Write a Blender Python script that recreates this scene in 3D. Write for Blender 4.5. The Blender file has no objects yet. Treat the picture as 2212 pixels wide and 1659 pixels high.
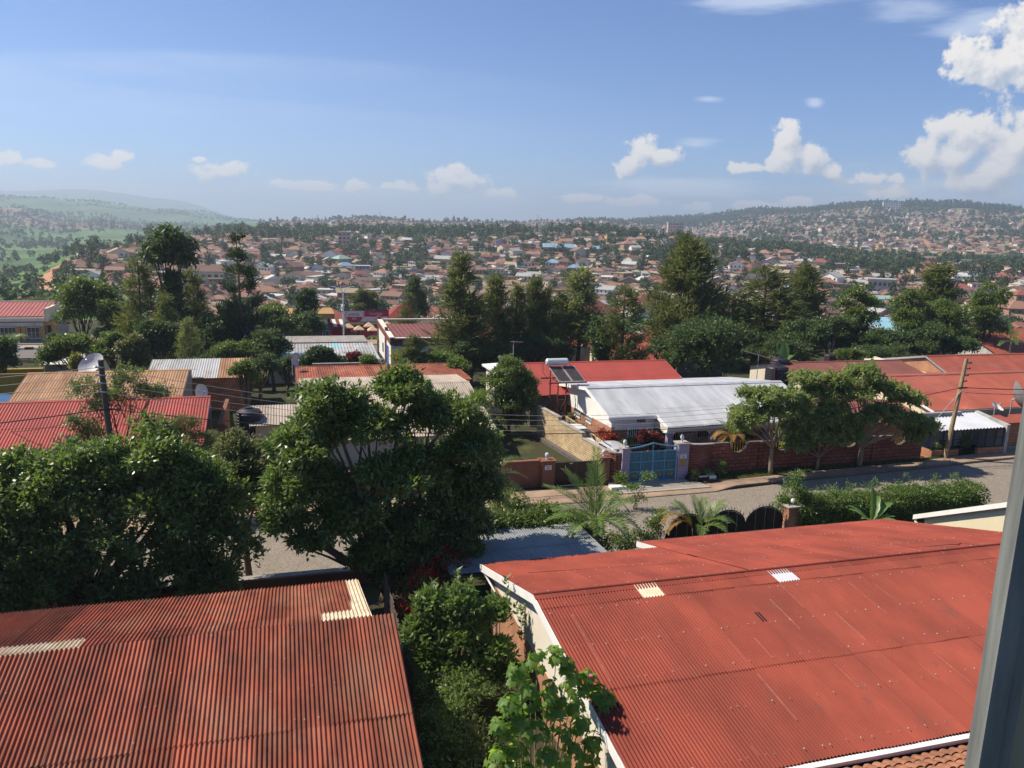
import bpy, math, random
import numpy as np
from mathutils import Vector, Matrix

sc = bpy.context.scene
COL = sc.collection
R_ = math.radians

# ---------------------------------------------------------------- camera
FPX, PITCH, ROLL, HC = 780.0, R_(11.55), R_(1.6), 15.5
_R0 = np.array([1, 0, 0.0]); _U0 = np.array([0, math.sin(PITCH), math.cos(PITCH)])
CF = np.array([0, math.cos(PITCH), -math.sin(PITCH)])
CR = math.cos(ROLL) * _R0 + math.sin(ROLL) * _U0
CU = -math.sin(ROLL) * _R0 + math.cos(ROLL) * _U0
EYE = np.array([0, 0, HC])
cam = bpy.data.cameras.new('camera')
cam.sensor_width = 36.0
cam.lens = FPX / 1024 * 36
cam.clip_start = 0.05
cam.clip_end = 60000
camo = bpy.data.objects.new('camera', cam)
COL.objects.link(camo)
mw = Matrix.Identity(4)
for i in range(3):
    mw[i][0], mw[i][1], mw[i][2], mw[i][3] = CR[i], CU[i], -CF[i], EYE[i]
camo.matrix_world = mw
sc.camera = camo

# ---------------------------------------------------------------- light, sky, exposure
SUN_EL = R_(48)
SUN_DIR = np.array([-0.975 * math.cos(SUN_EL), 0.22 * math.cos(SUN_EL), math.sin(SUN_EL)])
SUN_DIR /= np.linalg.norm(SUN_DIR)
sun = bpy.data.lights.new('sun', 'SUN')
sun.energy = 5.0
sun.angle = R_(0.5)
sun.color = (1.0, 0.90, 0.74)
suno = bpy.data.objects.new('sun', sun)
COL.objects.link(suno)
suno.rotation_mode = 'QUATERNION'
suno.rotation_quaternion = Vector(SUN_DIR).to_track_quat('Z', 'Y')

sc.view_settings.view_transform = 'Standard'
sc.view_settings.look = 'None'
sc.view_settings.exposure = 0.50
sc.view_settings.gamma = 1.0
sc.cycles.max_bounces = 6
sc.cycles.diffuse_bounces = 3
sc.cycles.glossy_bounces = 2
sc.cycles.transmission_bounces = 4
sc.cycles.transparent_max_bounces = 8
sc.cycles.volume_bounces = 0
sc.cycles.use_denoising = True
sc.cycles.denoiser = 'OPENIMAGEDENOISE'
sc.cycles.denoising_input_passes = 'RGB_ALBEDO_NORMAL'
sc.cycles.denoising_prefilter = 'NONE'
sc.cycles.caustics_reflective = False
sc.cycles.caustics_refractive = False


def ray(x, y):                      # photo coordinates in a 2212 x 1659 picture
    k = 1024 / 2212
    return CF + CR * (x * k - 512) / FPX - CU * (y * k - 384) / FPX


SKY_K = 0.072
world = bpy.data.worlds.new('World')
sc.world = world
world.use_nodes = True
wn = world.node_tree
wn.nodes.clear()


def nd(tree, kind, **kw):
    n = tree.nodes.new(kind)
    for k, v in kw.items():
        if k == 'i':
            for a, b in v.items():
                if isinstance(b, bpy.types.NodeSocket):
                    tree.links.new(b, n.inputs[a])
                else:
                    n.inputs[a].default_value = b
        else:
            setattr(n, k, v)
    return n


def build_world():
    t = wn
    sky = nd(t, 'ShaderNodeTexSky', sky_type='NISHITA', sun_disc=False, sun_elevation=SUN_EL,
             sun_rotation=math.atan2(SUN_DIR[0], SUN_DIR[1]), altitude=1500, air_density=1.0, dust_density=0.45, ozone_density=4.0)
    tc = nd(t, 'ShaderNodeTexCoord')
    sep = nd(t, 'ShaderNodeSeparateXYZ', i={0: tc.outputs['Generated']})
    az = nd(t, 'ShaderNodeMath', operation='ARCTAN2', i={0: sep.outputs[0], 1: sep.outputs[1]})
    el = nd(t, 'ShaderNodeMath', operation='ARCSINE', i={0: sep.outputs[2]})
    ae = nd(t, 'ShaderNodeCombineXYZ', i={0: az.outputs[0], 1: el.outputs[0]})

    def dirs(x, y):
        d = ray(x, y)
        return math.atan2(d[0], d[1]), math.atan2(d[2], math.hypot(d[0], d[1]))

    clouds = [(2215, 118, 120, 62), (2130, 128, 80, 42), (2075, 110, 40, 26), (2085, 300, 90, 46), (2190, 315, 100, 62), (2055, 340, 62, 34), (2000, 345, 40, 24), (2150, 370, 80, 26),
              (1695, 300, 32, 32), (1700, 345, 42, 32), (1750, 345, 40, 28), (1795, 368, 25, 13), (1390, 325, 45, 24), (1365, 355, 34, 22), (1430, 340, 34, 22),
              (1610, 362, 38, 11), (990, 390, 62, 26), (950, 408, 50, 16), (885, 405, 32, 13), (836, 400, 13, 8), (765, 402, 28, 12),
              (1085, 417, 36, 10), (475, 370, 66, 18), (430, 345, 16, 6), (262, 336, 22, 11), (225, 356, 40, 14), (20, 340, 36, 12), (80, 352, 40, 8),
              (1375, 436, 62, 13), (700, 404, 30, 9), (1512, 446, 34, 9), (1262, 430, 40, 8), (1640, 446, 60, 10), (1725, 438, 36, 12), (1880, 385, 70, 12), (640, 400, 50, 10),
              (1930, 415, 60, 12), (2110, 395, 90, 26)]
    thin = [(1640, 5, 190, 22), (1990, 15, 150, 24), (2140, 45, 120, 30), (1505, 312, 55, 14), (1530, 215, 45, 9), (1760, 222, 22, 12), (1440, 400, 300, 22), (2000, 400, 300, 40), (300, 412, 420, 20), (900, 425, 520, 20)]
    c0 = dirs(1106, 500)

    def field(vec, lst):
        acc = None
        for (x, y, rx, ry) in lst:
            a, e = dirs(x, y)
            a2, _ = dirs(x + rx, y)
            sx, sy = abs(a2 - a) * 1.15, ry / 1685.0 * 1.2
            m = nd(t, 'ShaderNodeVectorMath', operation='MULTIPLY_ADD', i={0: vec, 1: (1 / sx, 1 / sy, 0), 2: (-a / sx, -e / sy, 0)})
            l = nd(t, 'ShaderNodeVectorMath', operation='LENGTH', i={0: m.outputs[0]})
            acc = l.outputs['Value'] if acc is None else nd(t, 'ShaderNodeMath', operation='MINIMUM', i={0: acc, 1: l.outputs['Value']}).outputs[0]
        return nd(t, 'ShaderNodeMath', operation='SUBTRACT', i={0: 1.0, 1: acc}).outputs[0]

    def density(vec):
        ns = nd(t, 'ShaderNodeTexNoise', noise_dimensions='2D', i={'Vector': vec, 'Scale': 38.0, 'Detail': 10.0, 'Roughness': 0.60})
        f = field(vec, clouds)
        q = nd(t, 'ShaderNodeMath', operation='MULTIPLY_ADD', i={0: ns.outputs[0], 1: 2.2, 2: -1.05})
        return nd(t, 'ShaderNodeMath', operation='ADD', i={0: f, 1: q.outputs[0]}).outputs[0]

    v0 = ae.outputs[0]
    off = nd(t, 'ShaderNodeVectorMath', operation='ADD', i={0: v0, 1: (-0.008, 0.011, 0)})
    d0, d1 = density(v0), density(off.outputs[0])
    alpha = nd(t, 'ShaderNodeMapRange', interpolation_type='SMOOTHSTEP', i={'Value': d0, 'From Min': 0.0, 'From Max': 0.42})
    lit = nd(t, 'ShaderNodeMath', operation='SUBTRACT', i={0: d0, 1: d1})
    lit2 = nd(t, 'ShaderNodeMapRange', i={'Value': lit.outputs[0], 'From Min': -0.55, 'From Max': 0.4})
    ccol = nd(t, 'ShaderNodeMix', data_type='RGBA', i={0: lit2.outputs[0], 6: (0.38, 0.43, 0.51, 1), 7: (0.74, 0.71, 0.67, 1)})  # sunward and shaded cloud sides are painted in as colour
    # thin veils and streaks
    st = nd(t, 'ShaderNodeVectorMath', operation='MULTIPLY', i={0: v0, 1: (7, 40, 1)})
    n2 = nd(t, 'ShaderNodeTexNoise', noise_dimensions='2D', i={'Vector': st.outputs[0], 'Scale': 1.0, 'Detail': 6.0, 'Roughness': 0.55})
    fth = field(v0, thin)
    th = nd(t, 'ShaderNodeMath', operation='MULTIPLY_ADD', i={0: n2.outputs[0], 1: 2.0, 2: -0.85})
    th = nd(t, 'ShaderNodeMath', operation='ADD', i={0: fth, 1: th.outputs[0]})
    tha = nd(t, 'ShaderNodeMapRange', interpolation_type='SMOOTHSTEP', i={'Value': th.outputs[0], 'From Min': 0.1, 'From Max': 1.1, 'To Max': 0.55})
    # two faint high streaks: el = a + b*az + c*az^2
    tot = None
    for pts in (((250, 190), (800, 243), (1350, 285)), ((300, 118), (900, 150), (1400, 225))):
        P = [dirs(*q) for q in pts]
        A = np.array([[1, p[0], p[0] ** 2] for p in P]); c = np.linalg.solve(A, np.array([p[1] for p in P]))
        q1 = nd(t, 'ShaderNodeMath', operation='MULTIPLY_ADD', i={0: az.outputs[0], 1: float(c[2]), 2: float(c[1])})
        q2 = nd(t, 'ShaderNodeMath', operation='MULTIPLY_ADD', i={0: az.outputs[0], 1: q1.outputs[0], 2: float(c[0])})
        q3 = nd(t, 'ShaderNodeMath', operation='SUBTRACT', i={0: q2.outputs[0], 1: el.outputs[0]})
        up = nd(t, 'ShaderNodeMapRange', i={'Value': q3.outputs[0], 'From Min': -0.008, 'From Max': 0.0, 'To Max': 1.0})
        dn = nd(t, 'ShaderNodeMapRange', interpolation_type='SMOOTHSTEP', i={'Value': q3.outputs[0], 'From Min': 0.0, 'From Max': 0.07, 'To Min': 1.0, 'To Max': 0.0})
        fade = nd(t, 'ShaderNodeMapRange', interpolation_type='SMOOTHSTEP', i={'Value': az.outputs[0], 'From Min': -0.5, 'From Max': 0.2, 'To Min': 1.0, 'To Max': 0.0})
        a1 = nd(t, 'ShaderNodeMath', operation='MULTIPLY', i={0: up.outputs[0], 1: dn.outputs[0]})
        a2 = nd(t, 'ShaderNodeMath', operation='MULTIPLY', i={0: a1.outputs[0], 1: fade.outputs[0]})
        tot = a2.outputs[0] if tot is None else nd(t, 'ShaderNodeMath', operation='MAXIMUM', i={0: tot, 1: a2.outputs[0]}).outputs[0]
    stn = nd(t, 'ShaderNodeMath', operation='MULTIPLY', i={0: tot, 1: n2.outputs[0]})
    sta = nd(t, 'ShaderNodeMath', operation='MULTIPLY', i={0: stn.outputs[0], 1: 0.34})
    veil = nd(t, 'ShaderNodeMath', operation='MAXIMUM', i={0: sta.outputs[0], 1: tha.outputs[0]})
    tint = nd(t, 'ShaderNodeVectorMath', operation='MULTIPLY', i={0: sky.outputs[0], 1: (0.88, 1.03, 1.30)})
    bg = nd(t, 'ShaderNodeBackground', i={'Color': tint.outputs[0], 'Strength': SKY_K})
    bv = nd(t, 'ShaderNodeBackground', i={'Color': (0.62, 0.68, 0.77, 1), 'Strength': 1.0})
    bc = nd(t, 'ShaderNodeBackground', i={'Color': ccol.outputs[2], 'Strength': 1.0})
    m1 = nd(t, 'ShaderNodeMixShader', i={0: veil.outputs[0], 1: bg.outputs[0], 2: bv.outputs[0]})
    m2 = nd(t, 'ShaderNodeMixShader', i={0: alpha.outputs[0], 1: m1.outputs[0], 2: bc.outputs[0]})
    o = nd(t, 'ShaderNodeOutputWorld', i={0: m2.outputs[0]})


build_world()

# ---------------------------------------------------------------- frames: street frame (s along the street, n away from the viewer)
AX = R_(16.2)
SA = np.array([math.cos(AX), math.sin(AX), 0]); NA = np.array([-math.sin(AX), math.cos(AX), 0])


def W(P):
    P = np.atleast_2d(np.array(P, float))
    return P[:, :1] * SA + P[:, 1:2] * NA + P[:, 2:3] * np.array([0, 0, 1.0])


def at_n(x, y, n):                  # the point of the vertical plane n = const seen at a place in the photo -> (s, n, z)
    d = ray(x, y)
    P = EYE + d * ((n - EYE @ NA) / (d @ NA))
    return float(P @ SA), n, float(P[2])


# ---------------------------------------------------------------- mesh helpers
def to_mesh(name, V, F, mats, mi=None, smooth=False):
    me = bpy.data.meshes.new(name)
    V = np.asarray(V, np.float32)
    if isinstance(F, np.ndarray):
        k = F.shape[1]; nf = F.shape[0]
        me.vertices.add(len(V)); me.vertices.foreach_set('co', V.ravel())
        me.loops.add(nf * k); me.loops.foreach_set('vertex_index', F.astype(np.int32).ravel())
        me.polygons.add(nf)
        me.polygons.foreach_set('loop_start', np.arange(nf, dtype=np.int32) * k)
        me.update(calc_edges=True)
    else:
        me.from_pydata(V.tolist(), [], F)
        me.update()
    for m in (mats if isinstance(mats, (list, tuple)) else [mats]):
        me.materials.append(m)
    if mi is not None:
        me.polygons.foreach_set('material_index', np.asarray(mi, np.int32))
    if smooth:
        me.polygons.foreach_set('use_smooth', np.ones(len(me.polygons), bool))
    return me


class MB:
    """collects shapes given in street coordinates (or, with frame=None, in world / local ones)"""
    def __init__(s):
        s.v = []; s.f = []; s.m = []; s.cur = 0

    def add(s, V, F):
        b = len(s.v)
        s.v += [tuple(map(float, q)) for q in V]
        for f in F:
            s.f.append([i + b for i in f]); s.m.append(s.cur)
        return s

    def box(s, a, b):
        x0, y0, z0 = a; x1, y1, z1 = b
        V = [(x0, y0, z0), (x1, y0, z0), (x1, y1, z0), (x0, y1, z0), (x0, y0, z1), (x1, y0, z1), (x1, y1, z1), (x0, y1, z1)]
        return s.add(V, [(0, 3, 2, 1), (4, 5, 6, 7), (0, 1, 5, 4), (1, 2, 6, 5), (2, 3, 7, 6), (3, 0, 4, 7)])

    def bar(s, p, q, w, h=None, up=(0, 0, 1)):      # box-section bar from p to q
        p = np.array(p, float); q = np.array(q, float); h = h or w
        d = q - p; d /= np.linalg.norm(d) + 1e-9
        u = np.cross(np.array(up, float), d)
        if np.linalg.norm(u) < 1e-3: u = np.cross((1, 0, 0), d)
        u /= np.linalg.norm(u); v = np.cross(d, u)
        V = [p + u * w / 2 * a + v * h / 2 * b for a, b in ((-1, -1), (1, -1), (1, 1), (-1, 1))]
        V += [q + u * w / 2 * a + v * h / 2 * b for a, b in ((-1, -1), (1, -1), (1, 1), (-1, 1))]
        return s.add(V, [(3, 2, 1, 0), (4, 5, 6, 7), (0, 1, 5, 4), (1, 2, 6, 5), (2, 3, 7, 6), (3, 0, 4, 7)])

    def tube(s, pts, rad, n=6, caps=True):
        pts = [np.array(p, float) for p in pts]
        if not hasattr(rad, '__len__'): rad = [rad] * len(pts)
        V = []; u = None
        for i, p in enumerate(pts):
            d = pts[min(i + 1, len(pts) - 1)] - pts[max(i - 1, 0)]
            d /= np.linalg.norm(d) + 1e-9
            if u is None:
                u = np.cross(d, (0.3, 0.9, 0.2)); u /= np.linalg.norm(u)
            u = u - d * (u @ d); u /= np.linalg.norm(u) + 1e-9
            v = np.cross(d, u)
            for k in range(n):
                a = 2 * math.pi * k / n
                V.append(p + rad[i] * (math.cos(a) * u + math.sin(a) * v))
        F = []
        for i in range(len(pts) - 1):
            for k in range(n):
                F.append((i * n + k, i * n + (k + 1) % n, (i + 1) * n + (k + 1) % n, (i + 1) * n + k))
        if caps:
            F.append(tuple(range(n))[::-1]); F.append(tuple((len(pts) - 1) * n + k for k in range(n)))
        return s.add(V, F)

    def lathe(s, c, prof, n=16):       # prof: (radius, z) list about the vertical through c
        c = np.array(c, float)
        V = [c + np.array([r * math.cos(2 * math.pi * k / n), r * math.sin(2 * math.pi * k / n), z]) for r, z in prof for k in range(n)]
        F = [(i * n + k, i * n + (k + 1) % n, (i + 1) * n + (k + 1) % n, (i + 1) * n + k) for i in range(len(prof) - 1) for k in range(n)]
        F.append(tuple(range(n))[::-1]); F.append(tuple((len(prof) - 1) * n + k for k in range(n)))
        return s.add(V, F)

    def prism(s, poly, vec):           # planar polygon extruded along vec
        poly = [np.array(p, float) for p in poly]; vec = np.array(vec, float); n = len(poly)
        nv = sum((np.cross(poly[i], poly[(i + 1) % n]) for i in range(n)), np.zeros(3))
        if nv @ vec > 0: poly = poly[::-1]
        V = poly + [p + vec for p in poly]
        F = [tuple(range(n)), tuple(range(2 * n - 1, n - 1, -1))] + [(i, i + n, (i + 1) % n + n, (i + 1) % n) for i in range(n)]
        return s.add(V, F)

    def slab(s, quad, th):             # a quad given thickness along its normal (downwards)
        q = [np.array(p, float) for p in quad]
        nv = np.cross(q[1] - q[0], q[2] - q[0]); nv /= np.linalg.norm(nv)
        if nv[2] < 0: q = q[::-1]; nv = -nv
        return s.prism(q, -nv * th)

    def build(s, name, mats, parent=None, frame='street', loc=None, smooth=False):
        V = np.array(s.v, float)
        if parent is not None and 'o' in parent:
            V = V - np.array(parent['o'][:])
        elif loc is not None:
            V = V - np.array(loc, float)
        me = to_mesh(name, V, s.f, mats, s.m if any(s.m) else None, smooth)
        o = bpy.data.objects.new(name, me)
        COL.objects.link(o)
        if parent is not None:
            o.parent = parent
        elif loc is not None:
            place(o, loc)
        return o


def place(o, P, rot=0.0):
    w = W(P)[0]
    o.location = w
    o.rotation_euler = (0, 0, AX + rot)


def tag(o, label, cat, group=None, kind=None):
    if label: o['label'] = label
    if cat: o['category'] = cat
    if group: o['group'] = group
    if kind: o['kind'] = kind
    return o


def thing(name, label, cat, P, group=None, rot=0.0):
    o = bpy.data.objects.new(name, None)
    o.empty_display_size = 0.2
    COL.objects.link(o)
    place(o, P, rot)
    o['o'] = [float(q) for q in P]
    return tag(o, label, cat, group)


def obj(name, me, parent=None):
    o = bpy.data.objects.new(name, me)
    COL.objects.link(o)
    if parent is not None: o.parent = parent
    return o


def dup(root):
    r = root.copy(); COL.objects.link(r)
    for ch in root.children:
        c = ch.copy(); COL.objects.link(c); c.parent = r
        for g in ch.children:
            e = g.copy(); COL.objects.link(e); e.parent = c
    return r


# ---------------------------------------------------------------- materials
def mat(name, c1, c2=None, scale=4.0, rough=0.7, spec=0.3, metal=0.0, stretch=(1, 1, 1), bump=0.0, bscale=None, isl=0.0, detail=5.0, lo=0.35, hi=0.65, c3=None, s3=0.6, lo3=0.55, hi3=0.7):
    m = bpy.data.materials.new(name); m.use_nodes = True
    t = m.node_tree; b = t.nodes['Principled BSDF']
    b.inputs['Roughness'].default_value = rough
    b.inputs['Specular IOR Level'].default_value = spec
    b.inputs['Metallic'].default_value = metal
    tc = nd(t, 'ShaderNodeTexCoord')
    mp = nd(t, 'ShaderNodeVectorMath', operation='MULTIPLY', i={0: tc.outputs['Object'], 1: stretch})
    col = None
    if c2 is not None:
        ns = nd(t, 'ShaderNodeTexNoise', i={'Vector': mp.outputs[0], 'Scale': scale, 'Detail': detail, 'Roughness': 0.6})
        mr = nd(t, 'ShaderNodeMapRange', i={'Value': ns.outputs[0], 'From Min': lo, 'From Max': hi})
        col = nd(t, 'ShaderNodeMix', data_type='RGBA', i={0: mr.outputs[0], 6: (*c1, 1), 7: (*c2, 1)}).outputs[2]
    if c3 is not None:
        n3 = nd(t, 'ShaderNodeTexNoise', i={'Vector': mp.outputs[0], 'Scale': s3, 'Detail': 6.0, 'Roughness': 0.65})
        m3 = nd(t, 'ShaderNodeMapRange', i={'Value': n3.outputs[0], 'From Min': lo3, 'From Max': hi3})
        col = nd(t, 'ShaderNodeMix', data_type='RGBA', i={0: m3.outputs[0], 6: col if col is not None else (*c1, 1), 7: (*c3, 1)}).outputs[2]
    if isl:
        g = nd(t, 'ShaderNodeNewGeometry')
        mr = nd(t, 'ShaderNodeMapRange', i={'Value': g.outputs['Random Per Island'], 'To Min': 1 - isl, 'To Max': 1 + isl})
        hs = nd(t, 'ShaderNodeHueSaturation', i={'Value': mr.outputs[0]})
        if col is None: hs.inputs['Color'].default_value = (*c1, 1)
        else: t.links.new(col, hs.inputs['Color'])
        col = hs.outputs[0]
    if col is None: b.inputs['Base Color'].default_value = (*c1, 1)
    else: t.links.new(col, b.inputs['Base Color'])
    if bump:
        nb = nd(t, 'ShaderNodeTexNoise', i={'Vector': mp.outputs[0], 'Scale': bscale or scale * 4, 'Detail': 4.0})
        bp = nd(t, 'ShaderNodeBump', i={'Strength': bump, 'Distance': 0.05, 'Height': nb.outputs[0]})
        t.links.new(bp.outputs[0], b.inputs['Normal'])
    return m


def brick_mat(name, c1, c2, mortar, bw=0.24, bh=0.08, ms=0.012, rough=0.85, vert=True, bump=0.4, stain=None):
    m = bpy.data.materials.new(name); m.use_nodes = True
    t = m.node_tree; b = t.nodes['Principled BSDF']
    b.inputs['Roughness'].default_value = rough; b.inputs['Specular IOR Level'].default_value = 0.2
    tc = nd(t, 'ShaderNodeTexCoord'); sp = nd(t, 'ShaderNodeSeparateXYZ', i={0: tc.outputs['Object']})
    if vert:
        ad = nd(t, 'ShaderNodeMath', operation='ADD', i={0: sp.outputs[0], 1: sp.outputs[1]})
        cb = nd(t, 'ShaderNodeCombineXYZ', i={0: ad.outputs[0], 1: sp.outputs[2]})
    else:
        cb = nd(t, 'ShaderNodeCombineXYZ', i={0: sp.outputs[0], 1: sp.outputs[1]})
    nz = nd(t, 'ShaderNodeTexNoise', i={'Vector': cb.outputs[0], 'Scale': 3.0, 'Detail': 3.0})
    wv = nd(t, 'ShaderNodeVectorMath', operation='MULTIPLY_ADD', i={0: nz.outputs['Color'], 1: (0.03, 0.03, 0), 2: cb.outputs[0]})
    br = nd(t, 'ShaderNodeTexBrick', i={'Vector': wv.outputs[0], 'Color1': (*c1, 1), 'Color2': (*c2, 1), 'Mortar': (*mortar, 1), 'Scale': 1.0,
                                       'Mortar Size': ms, 'Brick Width': bw, 'Row Height': bh, 'Mortar Smooth': 0.3})
    n2 = nd(t, 'ShaderNodeTexNoise', i={'Vector': tc.outputs['Object'], 'Scale': 0.9, 'Detail': 6.0})
    mr = nd(t, 'ShaderNodeMapRange', i={'Value': n2.outputs[0], 'From Min': 0.3, 'From Max': 0.75, 'To Min': 0.72, 'To Max': 1.2})
    hs = nd(t, 'ShaderNodeHueSaturation', i={'Value': mr.outputs[0], 'Color': br.outputs[0]})
    t.links.new(hs.outputs[0], b.inputs['Base Color'])
    bp = nd(t, 'ShaderNodeBump', i={'Strength': bump, 'Distance': 0.02, 'Height': br.outputs['Fac']}); bp.invert = True
    t.links.new(bp.outputs[0], b.inputs['Normal'])
    return m


def leaf_mat(name, c1, c2, rough=0.42, spec=0.5, trans=0.38, tcol=None):
    m = bpy.data.materials.new(name); m.use_nodes = True
    t = m.node_tree; b = t.nodes['Principled BSDF']; out = t.nodes['Material Output']
    g = nd(t, 'ShaderNodeNewGeometry')
    mx = nd(t, 'ShaderNodeMix', data_type='RGBA', i={0: g.outputs['Random Per Island'], 6: (*c1, 1), 7: (*c2, 1)})
    t.links.new(mx.outputs[2], b.inputs['Base Color'])
    b.inputs['Roughness'].default_value = rough; b.inputs['Specular IOR Level'].default_value = spec
    hs = nd(t, 'ShaderNodeHueSaturation', i={'Hue': 0.485, 'Saturation': 1.15, 'Value': 1.7, 'Color': mx.outputs[2]})
    tr = nd(t, 'ShaderNodeBsdfTranslucent', i={'Color': hs.outputs[0]})
    ms = nd(t, 'ShaderNodeMixShader', i={0: trans, 1: b.outputs[0], 2: tr.outputs[0]})
    t.links.new(ms.outputs[0], out.inputs[0])
    return m


MT = {}
MT['roof_red'] = mat('painted_red_iron', (0.285, 0.064, 0.043), (0.195, 0.047, 0.033), 0.7, 0.65, 0.08, stretch=(1, 0.5, 1), isl=0.10, c3=(0.17, 0.06, 0.045), s3=1.6, lo3=0.6, hi3=0.72)
MT['roof_rusty'] = mat('weathered_red_iron', (0.32, 0.094, 0.056), (0.165, 0.060, 0.041), 1.7, 0.75, 0.08, stretch=(1.1, 0.45, 1), isl=0.26, c3=(0.30, 0.135, 0.085), s3=0.8, lo3=0.48, hi3=0.70, detail=9)
MT['roof_bright'] = mat('bright_red_iron', (0.36, 0.055, 0.040), (0.30, 0.048, 0.036), 0.5, 0.6, 0.3, isl=0.08)
MT['roof_orange'] = mat('faded_red_roof', (0.33, 0.085, 0.055), (0.27, 0.07, 0.045), 0.6, 0.65, 0.3, isl=0.08, c3=(0.40, 0.13, 0.08), s3=0.5)
MT['roof_maroon'] = mat('maroon_roof', (0.20, 0.07, 0.055), (0.16, 0.055, 0.045), 0.6, 0.65, 0.3, isl=0.08)
MT['roof_pink'] = mat('pinkish_red_roof', (0.36, 0.10, 0.09), (0.30, 0.085, 0.075), 0.6, 0.65, 0.3, isl=0.06)
MT['roof_tan'] = mat('rusted_tan_iron', (0.44, 0.27, 0.15), (0.30, 0.15, 0.075), 0.9, 0.7, 0.25, stretch=(2.0, 0.4, 1), isl=0.14)
MT['roof_beige'] = mat('dull_grey_beige_iron', (0.44, 0.37, 0.30), (0.33, 0.27, 0.21), 0.9, 0.65, 0.3, stretch=(2.0, 0.4, 1), isl=0.10, c3=(0.30, 0.14, 0.07), s3=0.9, lo3=0.64, hi3=0.72)
MT['roof_silver'] = mat('silver_iron', (0.46, 0.475, 0.50), (0.33, 0.345, 0.37), 0.9, 0.42, 0.6, stretch=(1.6, 0.35, 1), isl=0.12)
MT['roof_grey'] = mat('grey_painted_sheet', (0.23, 0.25, 0.265), (0.175, 0.19, 0.205), 0.9, 0.6, 0.4, isl=0.06)
MT['roof_zinc'] = mat('old_zinc_sheet', (0.42, 0.43, 0.43), (0.33, 0.33, 0.31), 0.6, 0.5, 0.45, stretch=(1.5, 0.5, 1), isl=0.16, c3=(0.32, 0.20, 0.13), s3=0.7, lo3=0.55, hi3=0.68)
MT['roof_white'] = mat('white_corrugated_sheet', (0.50, 0.52, 0.56), (0.40, 0.42, 0.46), 0.6, 0.5, 0.4, isl=0.05)
MT['roof_blue'] = mat('pale_blue_sheet', (0.24, 0.47, 0.55), (0.30, 0.50, 0.56), 0.5, 0.6, 0.3, isl=0.06)
MT['patch'] = mat('translucent_cream_sheet', (0.66, 0.58, 0.44), (0.52, 0.40, 0.27), 3.0, 0.6, 0.3, isl=0.06)
MT['scuff'] = mat('scuffed_pink_edge', (0.52, 0.26, 0.20), (0.36, 0.12, 0.09), 6.0, 0.6)
MT['coping'] = mat('dark_concrete', (0.15, 0.13, 0.12), (0.10, 0.09, 0.08), 3.0, 0.9)
MT['nail'] = mat('weathered_washer', (0.45, 0.42, 0.40), (0.2, 0.18, 0.17), 9.0, 0.6)
MT['white'] = mat('white_paint', (0.80, 0.79, 0.76), (0.70, 0.68, 0.63), 1.5, 0.6, 0.3, lo=0.4, hi=0.8)
MT['cream'] = mat('cream_plaster', (0.66, 0.59, 0.46), (0.58, 0.50, 0.38), 1.2, 0.8, 0.2, lo=0.35, hi=0.75)
MT['cream_pale'] = mat('pale_cream_plaster', (0.72, 0.66, 0.56), (0.64, 0.57, 0.47), 1.0, 0.8, 0.2, lo=0.4, hi=0.8)
MT['yellow_wall'] = mat('light_yellow_plaster', (0.70, 0.62, 0.43), (0.63, 0.55, 0.37), 0.8, 0.8, 0.2, lo=0.4, hi=0.8)
MT['orange_wall'] = mat('orange_plaster', (0.25, 0.115, 0.072), (0.19, 0.085, 0.055), 1.2, 0.85, 0.2, stretch=(1, 1, 0.5))
MT['ochre'] = mat('ochre_trim', (0.42, 0.25, 0.09), (0.34, 0.20, 0.07), 1.0, 0.8)
MT['grey_plaster'] = mat('grey_plaster', (0.34, 0.32, 0.30), (0.24, 0.22, 0.20), 1.0, 0.9, 0.2, stretch=(1, 1, 0.6))
MT['old_white'] = mat('stained_whitewash', (0.55, 0.54, 0.51), (0.30, 0.29, 0.27), 0.7, 0.9, 0.2, stretch=(1, 1, 0.4))
MT['concrete'] = mat('concrete', (0.40, 0.36, 0.30), (0.32, 0.28, 0.23), 1.6, 0.9, 0.2, bump=0.1)
MT['dark'] = mat('dark_interior', (0.02, 0.02, 0.022), rough=0.8)
MT['glass'] = mat('dark_window_glass', (0.03, 0.035, 0.04), rough=0.15, spec=0.6)
MT['lav'] = mat('lavender_plaster', (0.33, 0.29, 0.39), (0.28, 0.25, 0.34), 2.0, 0.8)
MT['blue_gate'] = mat('light_blue_paint', (0.070, 0.22, 0.29), (0.055, 0.18, 0.25), 2.0, 0.5, 0.4)
MT['blue_trim'] = mat('blue_paint_trim', (0.10, 0.33, 0.47), (0.085, 0.28, 0.42), 2.0, 0.5, 0.4)
MT['gold'] = mat('mustard_paint', (0.35, 0.24, 0.03), (0.30, 0.2, 0.03), 2.0, 0.6)
MT['brown_gate'] = mat('dark_brown_metal', (0.050, 0.026, 0.020), (0.038, 0.020, 0.016), 1.2, 0.55, 0.4)
MT['black_metal'] = mat('black_metal', (0.018, 0.016, 0.016), rough=0.55, spec=0.4)
MT['red_metal'] = mat('red_oxide_steel', (0.16, 0.04, 0.03), rough=0.6)
MT['grey_metal'] = mat('galvanised_steel', (0.42, 0.43, 0.44), (0.34, 0.35, 0.36), 3, 0.45, 0.5, metal=0.3)
MT['wood_pole'] = mat('pale_pole_wood', (0.40, 0.29, 0.16), (0.26, 0.18, 0.10), 1.5, 0.85, stretch=(6, 6, 0.6), bump=0.3)
MT['wood_dark'] = mat('dark_pole_wood', (0.10, 0.085, 0.075), (0.06, 0.05, 0.045), 1.5, 0.9, stretch=(6, 6, 0.6), bump=0.3)
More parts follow.
